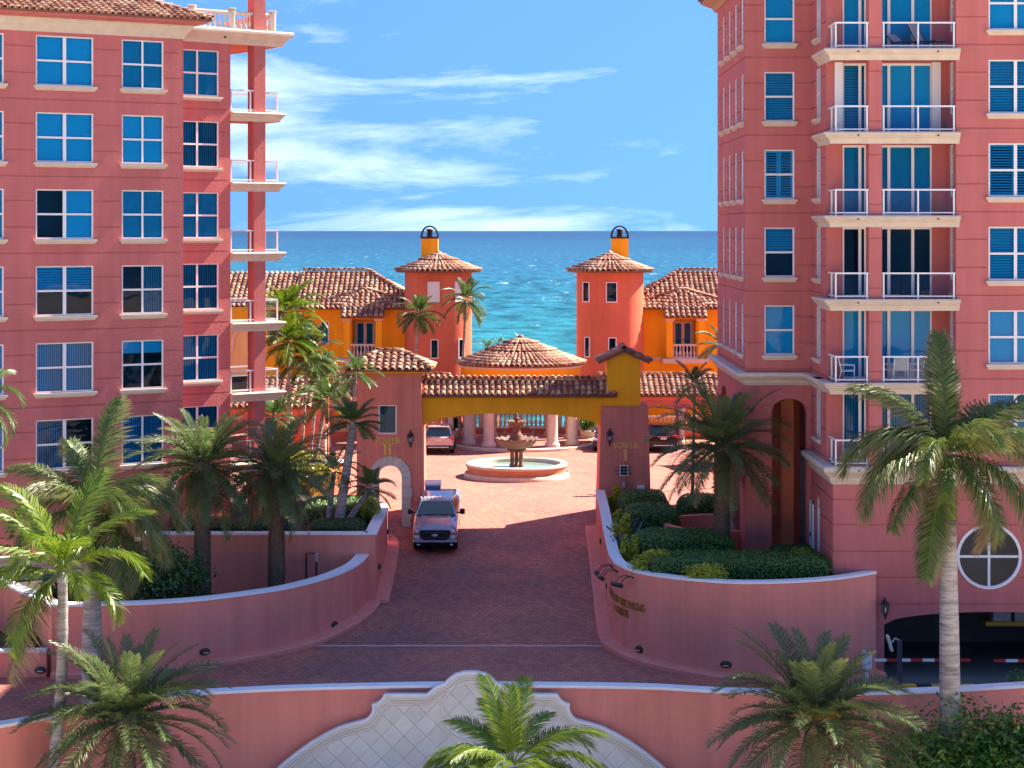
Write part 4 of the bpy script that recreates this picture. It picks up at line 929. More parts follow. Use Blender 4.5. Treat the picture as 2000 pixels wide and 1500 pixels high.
    def twin(dx, z, w, h, shut=False):
        an = math.asin(max(-.95, min(.95, dx/tr))); M = T(tx+tr*math.sin(an), ty-tr*math.cos(an), z) @ RZ(an)
        f = MB(); f.box(-w/2, w/2, -.05, .12, 0, .07).box(-w/2, w/2, -.05, .12, h-.06, h).box(-w/2, -w/2+.06, -.048, .12, .07, h-.06).box(w/2-.06, w/2, -.048, .12, .07, h-.06)
        wo = f.build('tower_window', FRAME, vt, M)
        if shut: MB().box(-w/2+.06, w/2-.06, -.03, .05, .07, h-.06).build('shutter', WHITE, wo, M)
        else:
            MB().box(-w/2+.06, w/2-.06, -.01, .04, .07, h-.06).build('room_shade', INTERIOR, wo, M); inst('pane', pane_mesh(w-.1, h-.1), wo, M @ T(0, -.02, .05))
    if s < 0:
        twin(-.22, 8.72, .78, 1.34, True); twin(1.45, 8.72, .78, 1.34, True); twin(-.16, 5.05, .52, 1.26); twin(1.55, 5.05, .52, 1.26)
    else:
        twin(-1.62, 8.70, .62, 1.34); twin(.0, 8.70, .74, 1.34); twin(-1.55, 5.10, .48, 1.34); twin(.05, 5.10, .54, 1.34)
    # chimney with arched metal cap
    cx = tx-.62 if s < 0 else tx+.72
    MB().box(cx-.56, cx+.56, YV+.7, YV+1.7, 10.4, 12.86).build('chimney', YELLOW, vt)
    mb = MB(); mb.box(cx-.6, cx+.6, YV+.66, YV+1.74, 12.86, 12.98)
    for yy in (YV+.72, YV+1.6):
        mb.tube([(cx+.55*math.cos(math.pi*i/12), yy, 12.98+.7*math.sin(math.pi*i/12)) for i in range(13)], .055, 6)
    mb.smooth = True; mb.lathe([(.2, 12.98), (.17, 13.35), (.26, 13.4), (.26, 13.46), (.15, 13.5), (0, 13.5)], 12, (cx, YV+1.2, 0)); mb.build('chimney_cap', DARKM, vt)
    # arcade in front, low tiled roof
    pe_, pr_ = 3.2, 4.25; ya, yb_ = 123.2, 126.2
    a, b = sorted((x(4.6), x(12.2))); tl = []
    roof_plane(vt, [(a, ya, pe_), (b, ya, pe_), (b, yb_, pr_), (a, yb_, pr_)], out=tl); put_tiles(vt, tl, 190)
    ridge(vt, (a, yb_, pr_+.05), (b, yb_, pr_+.05), w=.34)
    MB().box(a, b, yb_, yb_+.3, 2.6, pr_-.1).box(a, b, ya+.1, ya+.5, 2.86, 3.08).build('arcade_beam', ORANGE, vt)
    mb = MB(); n = 3; w1 = (b-a)/n
    for i in range(n):
        arch_fill(mb, a+i*w1+.3, a+(i+1)*w1-.3, 1.9, .75, 2.86, 0, .4); mb.box(a+i*w1-.0, a+i*w1+.3, 0, .4, 0, 2.86); mb.box(a+(i+1)*w1-.3, a+(i+1)*w1-.001, .001, .399, 0, 2.86)
    mb.build('arcade_arches', PINK, vt, T(0, ya+.2, 0))
    for i in range(n+1):
        xx_ = a+i*w1; mbc = MB(); mbc.smooth = True; mbc.lathe([(.26, 0), (.26, .18), (.19, .26), (.17, 2.1), (.25, 2.25), (.25, 2.4)], 14, (xx_, ya-.05, 0)); mbc.build('arcade_column', CREAM, vt)
    # garden-side wing of the arcade, nearer the drive
    a, b = sorted((x(11.4), x(17.6))); ya2 = 112.0; tl = []
    roof_plane(vt, [(a, ya2, 3.45), (b, ya2, 3.45), (b, ya2+3.6, 4.75), (a, ya2+3.6, 4.75)], out=tl); put_tiles(vt, tl, 200)
    ridge(vt, (a, ya2+3.6, 4.82), (b, ya2+3.6, 4.82), w=.34)
    MB().box(a, b, ya2+.15, ya2+.55, 3.05, 3.33).box(a+.02, b-.02, ya2+3.2, ya2+3.6, 0, 4.6).build('wing_beam', ORANGE, vt)
    mb = MB(); n = 3; w1 = (b-a)/n
    for i in range(n): arch_fill(mb, a+i*w1+.25, a+(i+1)*w1-.25, 2.0, .7, 3.05, 0, .35); mb.box(a+i*w1, a+i*w1+.25, 0, .35, 0, 3.05); mb.box(a+(i+1)*w1-.25, a+(i+1)*w1-.001, .001, .349, 0, 3.05)
    mb.build('wing_arches', PINK, vt, T(0, ya2+.2, 0))
    for i in range(n+1):
        xx_ = a+i*w1; mbc = MB(); mbc.smooth = True; mbc.lathe([(.26, 0), (.26, .18), (.19, .26), (.17, 2.2), (.25, 2.35), (.25, 2.5)], 14, (xx_, ya2-.05, 0)); mbc.build('arcade_column', CREAM, vt)
    return vt
vl = villa(-1, 'yellow seaside villa whose coral tower has white shutters at its top')
vr = villa(1, 'yellow seaside villa whose coral tower has dark glass windows at its top')
# scrolled yellow gable seen past the balconies
def gable():
    g = thing('scrolled_gable', 'pale yellow scrolled gable wall behind the balconies of the pink block', 'wall', (-17.2, 119, 0))
    pr = [(-1.3, 4.0), (1.3, 4.0), (1.3, 5.0), (1.0, 5.25), (.92, 5.9), (.62, 6.3), (.55, 7.0), (.2, 7.55), (-.2, 7.55), (-.55, 7.0), (-.62, 6.3), (-.92, 5.9), (-1.0, 5.25), (-1.3, 5.0)]
    pr = [(-1.3, 0), (1.3, 0)]+pr[2:]
    MB().prism_y(pr, 0, .4).build('gable_wall', stucco('pale_yellow_stucco', (.72, .55, .22)), g, T(-16.1, 119, 0))
    mb = MB(); mb.tube([(p[0], -.05, p[1]) for p in pr[2:]], .09, 6); mb.build('gable_moulding', CREAM, g, T(-16.1, 119, 0))
gable()

# ------------------------------------------------------------------ rotunda and sea terrace
rc = (.55, 125.0)
ro_ = thing('rotunda', 'round open pavilion with pale columns and conical clay tile roof', 'pavilion', (rc[0], rc[1], 0))
MB().lathe([(4.75, 0), (4.75, .13), (4.68, .16), (0, .16)], 48, (*rc, 0)).build('pavilion_floor', PAVER, ro_)
MB().lathe([(4.80, 0), (4.80, .15), (4.76, .18), (4.45, .18), (4.45, .1)], 48, (*rc, 0)).build('kerb_ring', CREAM, ro_)
for a in (207, 237, 302, 332, 28, 58, 122, 152):
    mb = MB(); mb.smooth = True; px_, py_ = rc[0]+3.62*math.cos(R(a)), rc[1]+3.62*math.sin(R(a))
    mb.lathe([(.46, .16), (.46, .30), (.42, .36), (.38, .42), (.34, .5), (.33, 1.4), (.29, 3.6), (.36, 3.75), (.4, 3.9), (.4, 4.1)], 18, (px_, py_, 0)); mb.build('column', CREAM, ro_)
mb = MB(); mb.smooth = True; mb.lathe([(3.3, 4.1), (3.72, 4.1), (3.72, 4.95), (3.82, 5.0)], 56, (*rc, 0)); mb.lathe([(3.3, 4.1), (3.3, 4.95)], 56, (*rc, 0)); mb.build('drum', YELLOW, ro_)
MB().lathe([(3.73, 4.86), (3.86, 4.9), (3.92, 5.02), (3.74, 5.03)], 56, (*rc, 0)).build('drum_cornice', CREAM, ro_)
cone_roof(ro_, rc, 4.08, 5.12, 6.72, n=72, limit=300, row=.40)
# terrace parapet: low coral wall, balustrade and stone benches
tw = thing('terrace_parapet', 'curved coral terrace wall topped with a cream balustrade facing the sea', 'balustrade', (rc[0], 131, 0))
pts = [(-12.5, 128.2), (-7.5, 128.2)]+[(rc[0]+6.3*math.cos(R(a)), 125.2+5.4*math.sin(R(a))) for a in range(146, 33, -8)]+[(8.6, 128.2), (14, 128.2)]
MB().sweep(pts, [(-.2, 0), (.2, 0), (.2, .46), (-.2, .46)]).build('low_wall', ORANGE, tw)
balustrade(tw, pts, .46, 1.0, .26, posts=[pts[i] for i in (3, 6, 9, 12, 15)], name='balustrade', pw=.17, r=.125)
for i, (x, y, rz_, lb) in enumerate([(-1.0, 129.3, .0, 'curved stone bench between rotunda columns, beside the fountain finial'), (1.9, 129.3, 0, 'stone bench under the balustrade, behind the right front rotunda column'), (-3.2, 128.6, .5, 'stone bench by the balustrade, behind the left rotunda columns')]):
    t = thing('stone_bench', lb, 'bench', (x, y, .0), 'stone benches of the rotunda', rz_); M = T(x, y, 0) @ RZ(rz_)
    MB().bbox(-.75, .75, -.24, .24, .52, .62, .02).build('seat', CREAM, t, M)
    for sx in (-.5, .5):
        mb = MB(); mb.smooth = True; mb.lathe([(.13, .16), (.13, .2), (.08, .26), (.11, .36), (.08, .46), (.13, .52)], 10, (sx, 0, 0)); mb.build('leg', CREAM, t, M)
# ------------------------------------------------------------------ fountain
fc = (.25, 108.6)
ft = thing('tiered_fountain', 'tiered stone fountain with scalloped bowls in a round basin on the court', 'fountain', (fc[0], fc[1], 0))
BAS = simple('worn_fountain_stone', (.46, .22, .12), .75, nscale=2.2, namt=.32, bscale=20, bstr=.3); BROWNST = simple('aged_carved_stone', (.19, .095, .065), .8, nscale=4, namt=.4, bscale=25, bstr=.5)
mb = MB(); mb.smooth = True
mb.lathe([(2.87, 0), (2.87, .16), (2.80, .24)], 64, (*fc, 0)); mb.build('basin_step', CREAM, ft)
mb = MB(); mb.smooth = True; mb.lathe([(2.78, .16), (2.70, .26), (2.66, .36), (2.72, .46), (2.72, .56)], 64, (*fc, 0)); mb.build('basin_wall', BAS, ft)
mb = MB(); mb.smooth = True; mb.lathe([(2.70, .56), (2.78, .60), (2.78, .70), (2.70, .74), (2.42, .74), (2.38, .66), (2.38, .2)], 64, (*fc, 0)); mb.build('basin_rim', CREAM, ft)
WATER = simple('fountain_water', (.22, .33, .27), .06, spec=.6, nscale=1, namt=.1, bscale=6, bstr=.15)
MB().lathe([(2.39, .52), (.01, .52)], 48, (*fc, 0)).build('water', WATER, ft)
for a in (45, 135, 225, 315, 270):
    rr = .34 if a != 270 else 0
    mb = MB(); mb.smooth = True; mb.lathe([(.15, .2), (.15, .6), (.10, .66), (.115, 1.0), (.10, 1.3), (.15, 1.36), (.15, 1.45)], 10, (fc[0]+rr*math.cos(R(a)), fc[1]+rr*math.sin(R(a)), 0)); mb.build('pedestal_leg', BROWNST, ft)
def scallop(r0, z0, r1, z1, lobes, name, lip=.12):
    mb = MB(); mb.smooth = True; n = lobes*8; prof = 9; vs = []
    for j in range(prof):
        t = j/(prof-1); r = r0+(r1-r0)*t**.7; z = z0+(z1-z0)*t**1.7
        for i in range(n):
            a = 2*math.pi*i/n; k = abs(math.cos(a*lobes/2)); amp = lip*t*t
            vs.append((fc[0]+(r-amp*(1-k))*math.cos(a), fc[1]+(r-amp*(1-k))*math.sin(a), z+amp*.9*k))
    for (f_, dz) in ((.93, .0), (.7, -.1), (.0, -.14)):
        for i in range(n):
            a = 2*math.pi*i/n; k = abs(math.cos(a*lobes/2)); r = r1*f_; vs.append((fc[0]+(r-lip*f_*(1-k))*math.cos(a), fc[1]+(r-lip*f_*(1-k))*math.sin(a), z1+dz+lip*.8*k*(1 if f_ > .9 else 0)))
    mb.add(vs, [(j*n+i, j*n+(i+1) % n, (j+1)*n+(i+1) % n, (j+1)*n+i) for j in range(prof+2) for i in range(n)])
    return mb.build(name, BROWNST, ft)
mb = MB(); mb.smooth = True; mb.lathe([(.55, 1.43), (.5, 1.5), (.42, 1.54)], 20, (*fc, 0)); mb.build('pedestal_plate', BROWNST, ft)
scallop(.38, 1.5, 1.22, 2.0, 16, 'lower_bowl')
mb = MB(); mb.smooth = True; mb.lathe([(.42, 1.9), (.45, 2.05), (.36, 2.12), (.38, 2.2), (.24, 2.34), (.19, 2.5), (.24, 2.62), (.2, 2.7)], 16, (*fc, 0)); mb.build('stem', BROWNST, ft)
scallop(.18, 2.66, .54, 2.98, 12, 'upper_bowl', .06)
mb = MB(); mb.smooth = True; mb.lathe([(.13, 2.9), (.1, 3.05), (.17, 3.12), (.12, 3.2), (.07, 3.26), (.11, 3.34), (.06, 3.42), (0, 3.48)], 12, (*fc, 0)); mb.build('finial', BROWNST, ft)
# ------------------------------------------------------------------ planter and retaining walls
def retaining(name, label, cat, path, ztop, zbase, th=.34, mat=ROSE, cap=True, ledge=None, capw=.10, capz=.09, outer=1, group=None):
    # path is the outer face; ground side lies to the right of travel when outer=1
    t = thing(name, label, cat, (path[0][0], path[0][1], min(zbase)), group)
    n = len(path); P = [Vector(p[:2]) for p in path]
    def off(i, o):
        a = P[max(i-1, 0)]; b = P[min(i+1, n-1)]; d = (b-a).normalized(); return P[i]+Vector((d.y, -d.x))*o*outer
    mb = MB(); mb.smooth = True
    vs = []
    for i in range(n):
        a, b = off(i, 0), off(i, -th); vs += [(a.x, a.y, zbase[i]-.5), (a.x, a.y, ztop[i]), (b.x, b.y, ztop[i]), (b.x, b.y, zbase[i]-.5)]
    fs = []
    for i in range(n-1):
        for k in range(4): fs.append((i*4+k, (i+1)*4+k, (i+1)*4+(k+1) % 4, i*4+(k+1) % 4))
    fs += [(0, 1, 2, 3), ((n-1)*4+3, (n-1)*4+2, (n-1)*4+1, (n-1)*4)]
    # flat-shaded strips would facet the curve, so split smooth groups by building faces separately
    mb2 = MB(); mb2.smooth = True
    for k in range(4): mb2.add([vs[i*4+kk] for i in range(n) for kk in (k, (k+1) % 4)], [(2*i, 2*i+2, 2*i+3, 2*i+1) for i in range(n-1)])
    mb2.smooth = False; mb2.add(vs[:4], [(0, 1, 2, 3)]); mb2.add(vs[-4:], [(3, 2, 1, 0)])
    mb2.build('wall', mat, t)
    if cap:
        m3 = MB(); m3.smooth = True; cv = []
        for i in range(n):
            a, b = off(i, capw*.5), off(i, -th-capw*.5); cv.append([(a.x, a.y, ztop[i]+.002), (a.x, a.y, ztop[i]+capz), (b.x, b.y, ztop[i]+capz), (b.x, b.y, ztop[i]+.002)])
        for k in range(4): m3.add([cv[i][kk] for i in range(n) for kk in (k, (k+1) % 4)], [(2*i, 2*i+2, 2*i+3, 2*i+1) for i in range(n-1)])
        m3.smooth = False; m3.add(cv[0], [(0, 1, 2, 3)]); m3.add(cv[-1], [(3, 2, 1, 0)])
        m3.build('wall_cap', CAPW, t)
    if ledge:
        w, h = ledge; m4 = MB(); m4.smooth = True; cv = []
        for i in range(n):
            a, b, c = off(i, w), off(i, w-.06), off(i, -.05); cv.append([(a.x, a.y, zbase[i]-.4), (a.x, a.y, zbase[i]+h*.75), (b.x, b.y, zbase[i]+h), (c.x, c.y, zbase[i]+h+.05)])
        for k in range(3): m4.add([cv[i][kk] for i in range(n) for kk in (k, k+1)], [(2*i, 2*i+2, 2*i+3, 2*i+1) for i in range(n-1)])
        m4.smooth = False; m4.add(cv[0], [(0, 1, 2, 3)]); m4.add(cv[-1], [(3, 2, 1, 0)])
        m4.build('base_ledge', mat, t)
    return t
# right planter: straight beside the drive, then sweeping round to the tower
rp_ = [(3.92, 92.6, 1.25), (3.92, 88, 1.0), (3.90, 84, .72), (3.88, 80, .55), (3.92, 78, .52), (4.10, 76.6, .5), (4.8, 75.0, .47), (6.2, 73.75, .46), (8.2, 73.0, .44), (10.4, 73.1, .46), (12.2, 73.8, .47), (13.68, 74.85, .5)]
rs = spline(rp_, 6)
def road_z(p): return ROADZ(p.x, p.y-.5)
rwall = retaining('planter_wall', 'tall curved rose retaining wall carrying the WELCOME TO THE PALMS lettering', 'wall', rs, [p.z for p in rs], [road_z(p) for p in rs], ledge=(.52, .22), outer=1)
# lettering follows the curve
def along(path, s0):
    acc = 0
    for a, b in zip(path, path[1:]):
        d = (Vector(b[:2])-Vector(a[:2])); L = d.length
        if acc+L >= s0: p = Vector(a[:2])+d*((s0-acc)/L); return p, d.normalized()
        acc += L
    return Vector(path[-1][:2]), d.normalized()
def curve_text(parent, s, start, z, h, mat):
    x = start
    for c in s:
        w = (GL[c][0] if c != ' ' else .45)*h
        if c != ' ':
            p, d = along(rs, x); inst('letter', glyph_mesh(c, h, .03, mat), parent, T(p.x+d.y*-.0, p.y, z) @ RZ(math.atan2(d.y, d.x)) @ T(0, -.012, 0))
        x += w
    return x
def s_at_px(px):
    acc = 0
    for a, b in zip(rs, rs[1:]):
        pa = 1000+FPX*a.x/a.y; pb = 1000+FPX*b.x/b.y
        if a.y < 77.5 and pa <= px <= pb: return acc+(Vector(b[:2])-Vector(a[:2])).length*(px-pa)/(pb-pa)
        acc += (Vector(b[:2])-Vector(a[:2])).length
    return acc
BRONZE = simple('bronze_letters', (.42, .20, .035), .45, metal=.35)
sE = s_at_px(1261); hh = .27; wd = text_width('WELCOME TO THE PALMS', hh)
curve_text(rwall, 'WELCOME TO THE PALMS', sE-wd, -.93, hh, BRONZE)
wd2 = text_width('< GUESTS', hh); curve_text(rwall, '< GUESTS', s_at_px(1229)-wd2, -1.32, hh, BRONZE)
# sign lights on gooseneck arms
for i, px in enumerate((1178, 1200, 1232)):
    s0 = s_at_px(max(px, 1204))-(.9 if px < 1190 else 0)+(0 if px > 1190 else -.1); p, d = along(rs, s0); n = Vector((d.y, -d.x)); zt = .18
    t = thing('sign_light', ['black tube sign light nearest the brick drive, over the welcome lettering', 'black tube sign light in the middle of three over the welcome lettering', 'black tube sign light over the end of the welcome lettering'][i], 'sign light', (p.x, p.y, zt), 'black sign lights over the welcome lettering')
    c = p+n*.62; mb = MB(); mb.smooth = True; mb.tube([(c.x-d.x*.33, c.y-d.y*.33, zt-.16), (c.x+d.x*.33, c.y+d.y*.33, zt-.16)], .085, 10); mb.build('lamp_tube', BLACK, t)
    for q in (-.15, .2):
        a = p+d*q; m = MB(); m.tube([(a.x, a.y, zt+.08), (a.x+n.x*.12, a.y+n.y*.12, zt+.14), (a.x+n.x*.4, a.y+n.y*.4, zt+.1), (c.x+d.x*q, c.y+d.y*q, zt-.14)], .018, 6); m.lathe([(.06, -.02), (.06, .02), (0, .02)], 8, (a.x+n.x*.02, a.y+n.y*.02, zt+.08)); m.build('gooseneck', BLACK, t)
# left planter, lower curved wall
lp_ = [(-16.7, 72.4, -.28), (-14.9, 72.55, -.29), (-13.1, 73.0, -.31), (-11.4, 73.9, -.34), (-9.7, 75.3, -.36), (-8.5, 76.6, -.37), (-7.2, 78.4, -.30), (-6.3, 80.2, -.16), (-5.98, 81.6, -.02), (-5.95, 82.4, .0)]
ls = spline(lp_, 6)
def road_l(p): return ROADZ(p.x, p.y-.4)-.02
lwall = retaining('planter_wall', 'low sweeping rose wall of the lower left planter with oval step lights', 'wall', ls, [p.z for p in ls], [road_l(p) for p in ls], ledge=(.52, .22), th=.42)
ws_ = [Vector((-20.4, 78.0, -.28)), Vector((-16.72, 72.35, -.28))]
retaining('planter_wall', 'short rose side wall at the far end of the lower left planter', 'wall', ws_, [-.28, -.28], [-3.2, -3.2], th=.42)
ws_ = [Vector((-24, 71.9, -1.9)), Vector((-16.9, 72.2, -1.9))]
retaining('planter_wall', 'knee-high rose planter wall with white cap in front of the coconut palm side bed', 'wall', ws_, [-1.9, -1.9], [-3.2, -3.2], th=.35, ledge=(.4, .2))
# left upper wall: front, then beside the drive
up_ = [Vector((-15.2, 82.0, .86)), Vector((-10, 82.0, .86)), Vector((-5.95, 82.0, .86))]
retaining('planter_wall', 'straight rose wall with white cap behind the two date palms', 'wall', up_, [.86]*3, [-2.4]*3, th=.36)
us_ = spline([(-5.62, 82.02, .86), (-5.60, 86, .86), (-5.60, 89.4, .86), (-5.72, 90.6, .86), (-6.05, 91.3, .86), (-6.6, 91.6, .86)], 6)
retaining('planter_wall', 'rose wall with broad white cap beside the parked pickup', 'wall', us_, [.86]*len(us_), [slope_z(p.y)-.1 for p in us_], th=.40, ledge=(.55, .22), outer=1)
# soils
def soil(name, poly, z): mb = MB(); mb.add([(x, y, z) for x, y in poly], [tuple(range(len(poly)))]); tag(mb.build(name, SOIL), kind='structure')
def inner(path, d):
    out = []
    for i, p in enumerate(path):
        a = path[max(i-1, 0)]; b = path[min(i+1, len(path)-1)]; t_ = (Vector(b[:2])-Vector(a[:2])).normalized(); out.append((p.x-t_.y*d, p.y+t_.x*d))
    return out
soil('planter_soil', inner(rs, .17)+[(13.6, 76.5), (12.0, 80.5), (9.0, 80.6), (9.2, 93), (5, 93)], .22)
soil('planter_soil', [(-16.8, 72.8)]+inner(ls, .2)[2:]+[(-6.1, 82.1), (-19, 82.1), (-20.3, 78)], -1.55)
soil('planter_soil', [(-5.9, 82.3), (-5.9, 90.5), (-7.2, 91.5), (-7.2, 96.5), (-16, 96.5), (-16, 82.3)], .55)
soil('planter_soil', [(-30, 72.1), (-16.9, 72.4), (-20.4, 78.3), (-30, 78.3)], -2.1)
soil('planter_soil', [(-60, 78.2), (-19, 78.2), (-15, 82.2), (-15, 96), (-60, 96)], -.8)
# low sunny garden walls left of the gate
gw_ = spline([(-12.6, 98.5, 1.1), (-10.6, 99.5, 1.35), (-9.2, 101, 1.5), (-8.4, 103, 1.5)], 5)
retaining('garden_wall', 'low curved coral garden wall with pale cap left of the TOWER II pier', 'wall', gw_, [p.z for p in gw_], [0]*len(gw_), mat=ORANGE, th=.3)
# curved stair wall in the right planter
sw_ = [Vector((8.85+2.2*math.cos(R(a)), 84.6+2.3*math.sin(R(a)), 1.0)) for a in range(75, 300, 9)]
retaining('stair_wall', 'low half-round rose stair wall among the clipped hedges', 'wall', sw_, [1.0]*len(sw_), [.0]*len(sw_), cap=False, outer=-1, th=.26)
# urn beside the loggia
ut = thing('stone_urn', 'small carved stone urn at the edge of the rose loggia', 'urn', (XX(1428, 84), 84, .9))
mb = MB(); mb.smooth = True; mb.lathe([(.2, -.6), (.2, 0), (.2, .1), (.12, .2), (.14, .3), (.3, .45), (.32, .7), (.36, .74), (.3, .78), (.1, .84), (.12, .95), (.0, 1.05)], 14, (XX(1428, 84), 84, .9)); mb.build('urn_body', CREAM, ut)
# oval wall lights
OV = None
def oval_mesh():
    mb = MB(); mb.smooth = True; mb.lathe([(.0, .09), (.12, .085), (.20, .05), (.22, 0)], 18, M=RX(math.pi/2) @ S3(1, .62, 1)); hood = mb.mesh('light_body', BLACK)
    g = MB(); g.box(-.11, .11, -.10, -.075, -.055, -.005); return hood, g.mesh('light_lens', simple('lamp_lens', (.55, .42, .25), .4))
OV = oval_mesh()
def oval(p, rz, label, grp='oval step lights'):
    t = thing('step_light', label, 'wall light', p, grp, rz); M = T(Vector(p)) @ RZ(rz); inst('light_body', OV[0], t, M); inst('light_lens', OV[1], t, M)
def on_curve(path, px, py, label):
    best = min(range(len(path)-1), key=lambda i: abs(1000+FPX*path[i].x/path[i].y-px)+(50 if path[i].y > 81 else 0)); a, b = path[best], path[best+1]; d = (b-a).normalized(); y = a.y
    oval((a.x, a.y-.004, ZZ(py, y)), math.atan2(d.y, d.x), label)
on_curve(ls, 407, 1273, 'black oval step light midway along the low left planter wall')
on_curve(ls, 652, 1220, 'black oval step light near the turn of the low left planter wall')
on_curve(rs, 1251, 1268, 'black oval step light under the GUESTS arrow on the curved wall')
on_curve(rs, 1421, 1298, 'black oval step light in the middle of the tall curved wall')
oval((XX(80, 72.0), 71.93, ZZ(1308, 72)), R(2), 'black oval step light on the knee-high wall by the coconut trunk')
oval((3.91, 81.6, -1.15), -math.pi/2, 'black oval step light on the drive side of the welcome wall, facing the ramp foot'); oval((3.92, 87.5, -.25), -math.pi/2, 'black oval step light on the drive side of the welcome wall, facing the pickup')
oval((-5.59, 83.6, -.7), math.pi/2, 'black oval step light on the wall beside the pickup, toward the ramp'); oval((-5.59, 89.2, -.1), math.pi/2, 'black oval step light on the wall beside the pickup, toward the gate')
# pipework on the upper wall
bt = thing('irrigation_pipe', 'dark red backflow pipe with a grey elbow against the straight rose wall', 'pipe', (XX(605, 81.6), 81.6, -1.55))
x_ = XX(598, 81.7); mb = MB(); mb.tube([(x_, 81.7, -1.56), (x_, 81.7, .15), (x_+.42, 81.7, .15)], .045, 8); mb.tube([(x_+.42, 81.7, -.2), (x_+.42, 81.7, -1.56)], .045, 8); mb.build('pipe', simple('oxide_pipe', (.10, .03, .04), .6), bt)
MB().tube([(x_+.36, 81.7, .15), (x_+.42, 81.7, .13), (x_+.42, 81.7, -.2)], .055, 8).build('elbow', GREY, bt)
# ------------------------------------------------------------------ front wall with the stone plaque
fw_ = spline([(-22, 57.5, -1.9), (-15.7, 61.4, -1.92), (-12.05, 64.9, -1.94), (-8.4, 66.1, -1.92), (-3.06, 66.2, -1.8), (.85, 66.2, -1.8), (4.5, 66.15, -1.84), (7.4, 66.0, -1.95), (12, 65.6, -1.9), (17, 66.0, -1.75), (22, 67.5, -1.7)], 8)
fwall = retaining('front_wall', 'long curved rose front wall with white cap around the pale stone sign panel', 'wall', fw_, [p.z for p in fw_], [-5.2]*len(fw_), th=.36, capw=.14, capz=.10)
# plaque: outline in px -> local metres on the plane y=65.98
YP = 65.9
def PQ(px, py): return ((px-1000)*YP/FPX, CAMZ-(py-HZ)*YP/FPX)
half = []       # right half, mirrored about px 920
CXP = 920
left = [(CXP, 1309), (895, 1312), (876, 1323), (866, 1335)]
left = [(CXP, 1309), (905, 1310), (890, 1314), (878, 1322), (869, 1331), (852, 1338), (840, 1348), (834, 1353), (751, 1353)]+[(749, 1358), (744, 1365), (735, 1371), (727, 1373), (728, 1380), (726, 1390), (720, 1398), (712, 1403), (690, 1409), (665, 1416), (640, 1428), (610, 1445), (580, 1466), (555, 1486), (530, 1508), (510, 1530), (500, 1560)]
outl = [PQ(*p) for p in left]; cxp = PQ(CXP, 0)[0]
outline = [p for p in reversed(outl)]+[(2*cxp-p[0], p[1]) for p in outl[1:]]       # left-bottom -> top -> right-bottom
def inset(line, d):
    out = []
    for i, p in enumerate(line):
        a = Vector(line[max(i-1, 0)]); b = Vector(line[min(i+1, len(line)-1)]); t = (b-a).normalized(); nrm = Vector((t.y, -t.x)); out.append((p[0]+nrm.x*d, p[1]+nrm.y*d))
    return out
pq = MB(); PST = simple('plaque_stone', (.80, .73, .61), .75, nscale=1.6, namt=.08)
MB().prism_y(outline, -.06, .05).build('plaque_back', PST, fwall, T(0, YP, 0))
steps = [(0, .115, .24, CAPW), (.125, .085, .20, PST), (.225, .075, .165, PST), (.315, .07, .13, PST)]
for d0, w_, y_, mt_ in steps:
    a = inset(outline, d0); b = inset(outline, d0+w_); mb = MB()
    for i in range(len(a)-1):
        mb.add([(a[i][0], -y_, a[i][1]), (a[i+1][0], -y_, a[i+1][1]), (b[i+1][0], -y_+.03, b[i+1][1]), (b[i][0], -y_+.03, b[i][1]), (a[i][0], 0, a[i][1]), (a[i+1][0], 0, a[i+1][1]), (b[i+1][0], 0, b[i+1][1]), (b[i][0], 0, b[i][1])], [(0, 1, 2, 3), (0, 4, 5, 1), (3, 2, 6, 7)])
    mb.build('plaque_moulding', mt_, fwall, T(0, YP, 0))
ins = inset(outline, .40)
def clip_convex(sub, conv):
    out = sub
    for i in range(len(conv)):
        a, b = Vector(conv[i]), Vector(conv[(i+1) % len(conv)]); e = b-a; res = []
        for j in range(len(out)):
            p, q = Vector(out[j-1]), Vector(out[j]); sp = e.cross(p-a) if False else e.x*(p-a).y-e.y*(p-a).x; sq = e.x*(q-a).y-e.y*(q-a).x
            if (sp >= 0) != (sq >= 0): t_ = sp/(sp-sq); res.append(tuple(p+(q-p)*t_))
            if sq >= 0: res.append(tuple(q))
        out = res
        if not out: return []
    return out
PTS = [simple('plaque_tile_stone', (.80*k, .73*k, .61*k), .75, nscale=2.5, namt=.10) for k in (.93, .97, 1.0, 1.03)]
ts = .74; hd = ts/2-.011
for i in range(-14, 15):
    for j in range(-14, 6):
        cx, cz = cxp+(i+(j % 2)*.5)*ts, -2.2+j*ts*.5
        conv = [(cx-hd, cz), (cx, cz-hd), (cx+hd, cz), (cx, cz+hd)]
        if cz < -4.6: continue
        po = clip_convex(ins, conv)
        if len(po) < 3: continue
        ar = abs(sum(po[k-1][0]*po[k][1]-po[k][0]*po[k-1][1] for k in range(len(po))))/2
        if ar < .01: continue
        y_ = -.085-random.uniform(0, .012); MB().prism_y(po, y_, -.055).build('plaque_tile', random.choice(PTS), fwall, T(0, YP, 0))
# medallion ring at the top of the plaque
mb = MB(); mb.smooth = True; mcx, mcz = PQ(920, 1386); mb.tube([(mcx+.95*math.cos(2*math.pi*i/48), -.10, mcz+.95*math.sin(2*math.pi*i/48)) for i in range(49)], .05, 6, cap=False); mb.build('medallion_ring', PST, fwall, T(0, YP, 0))
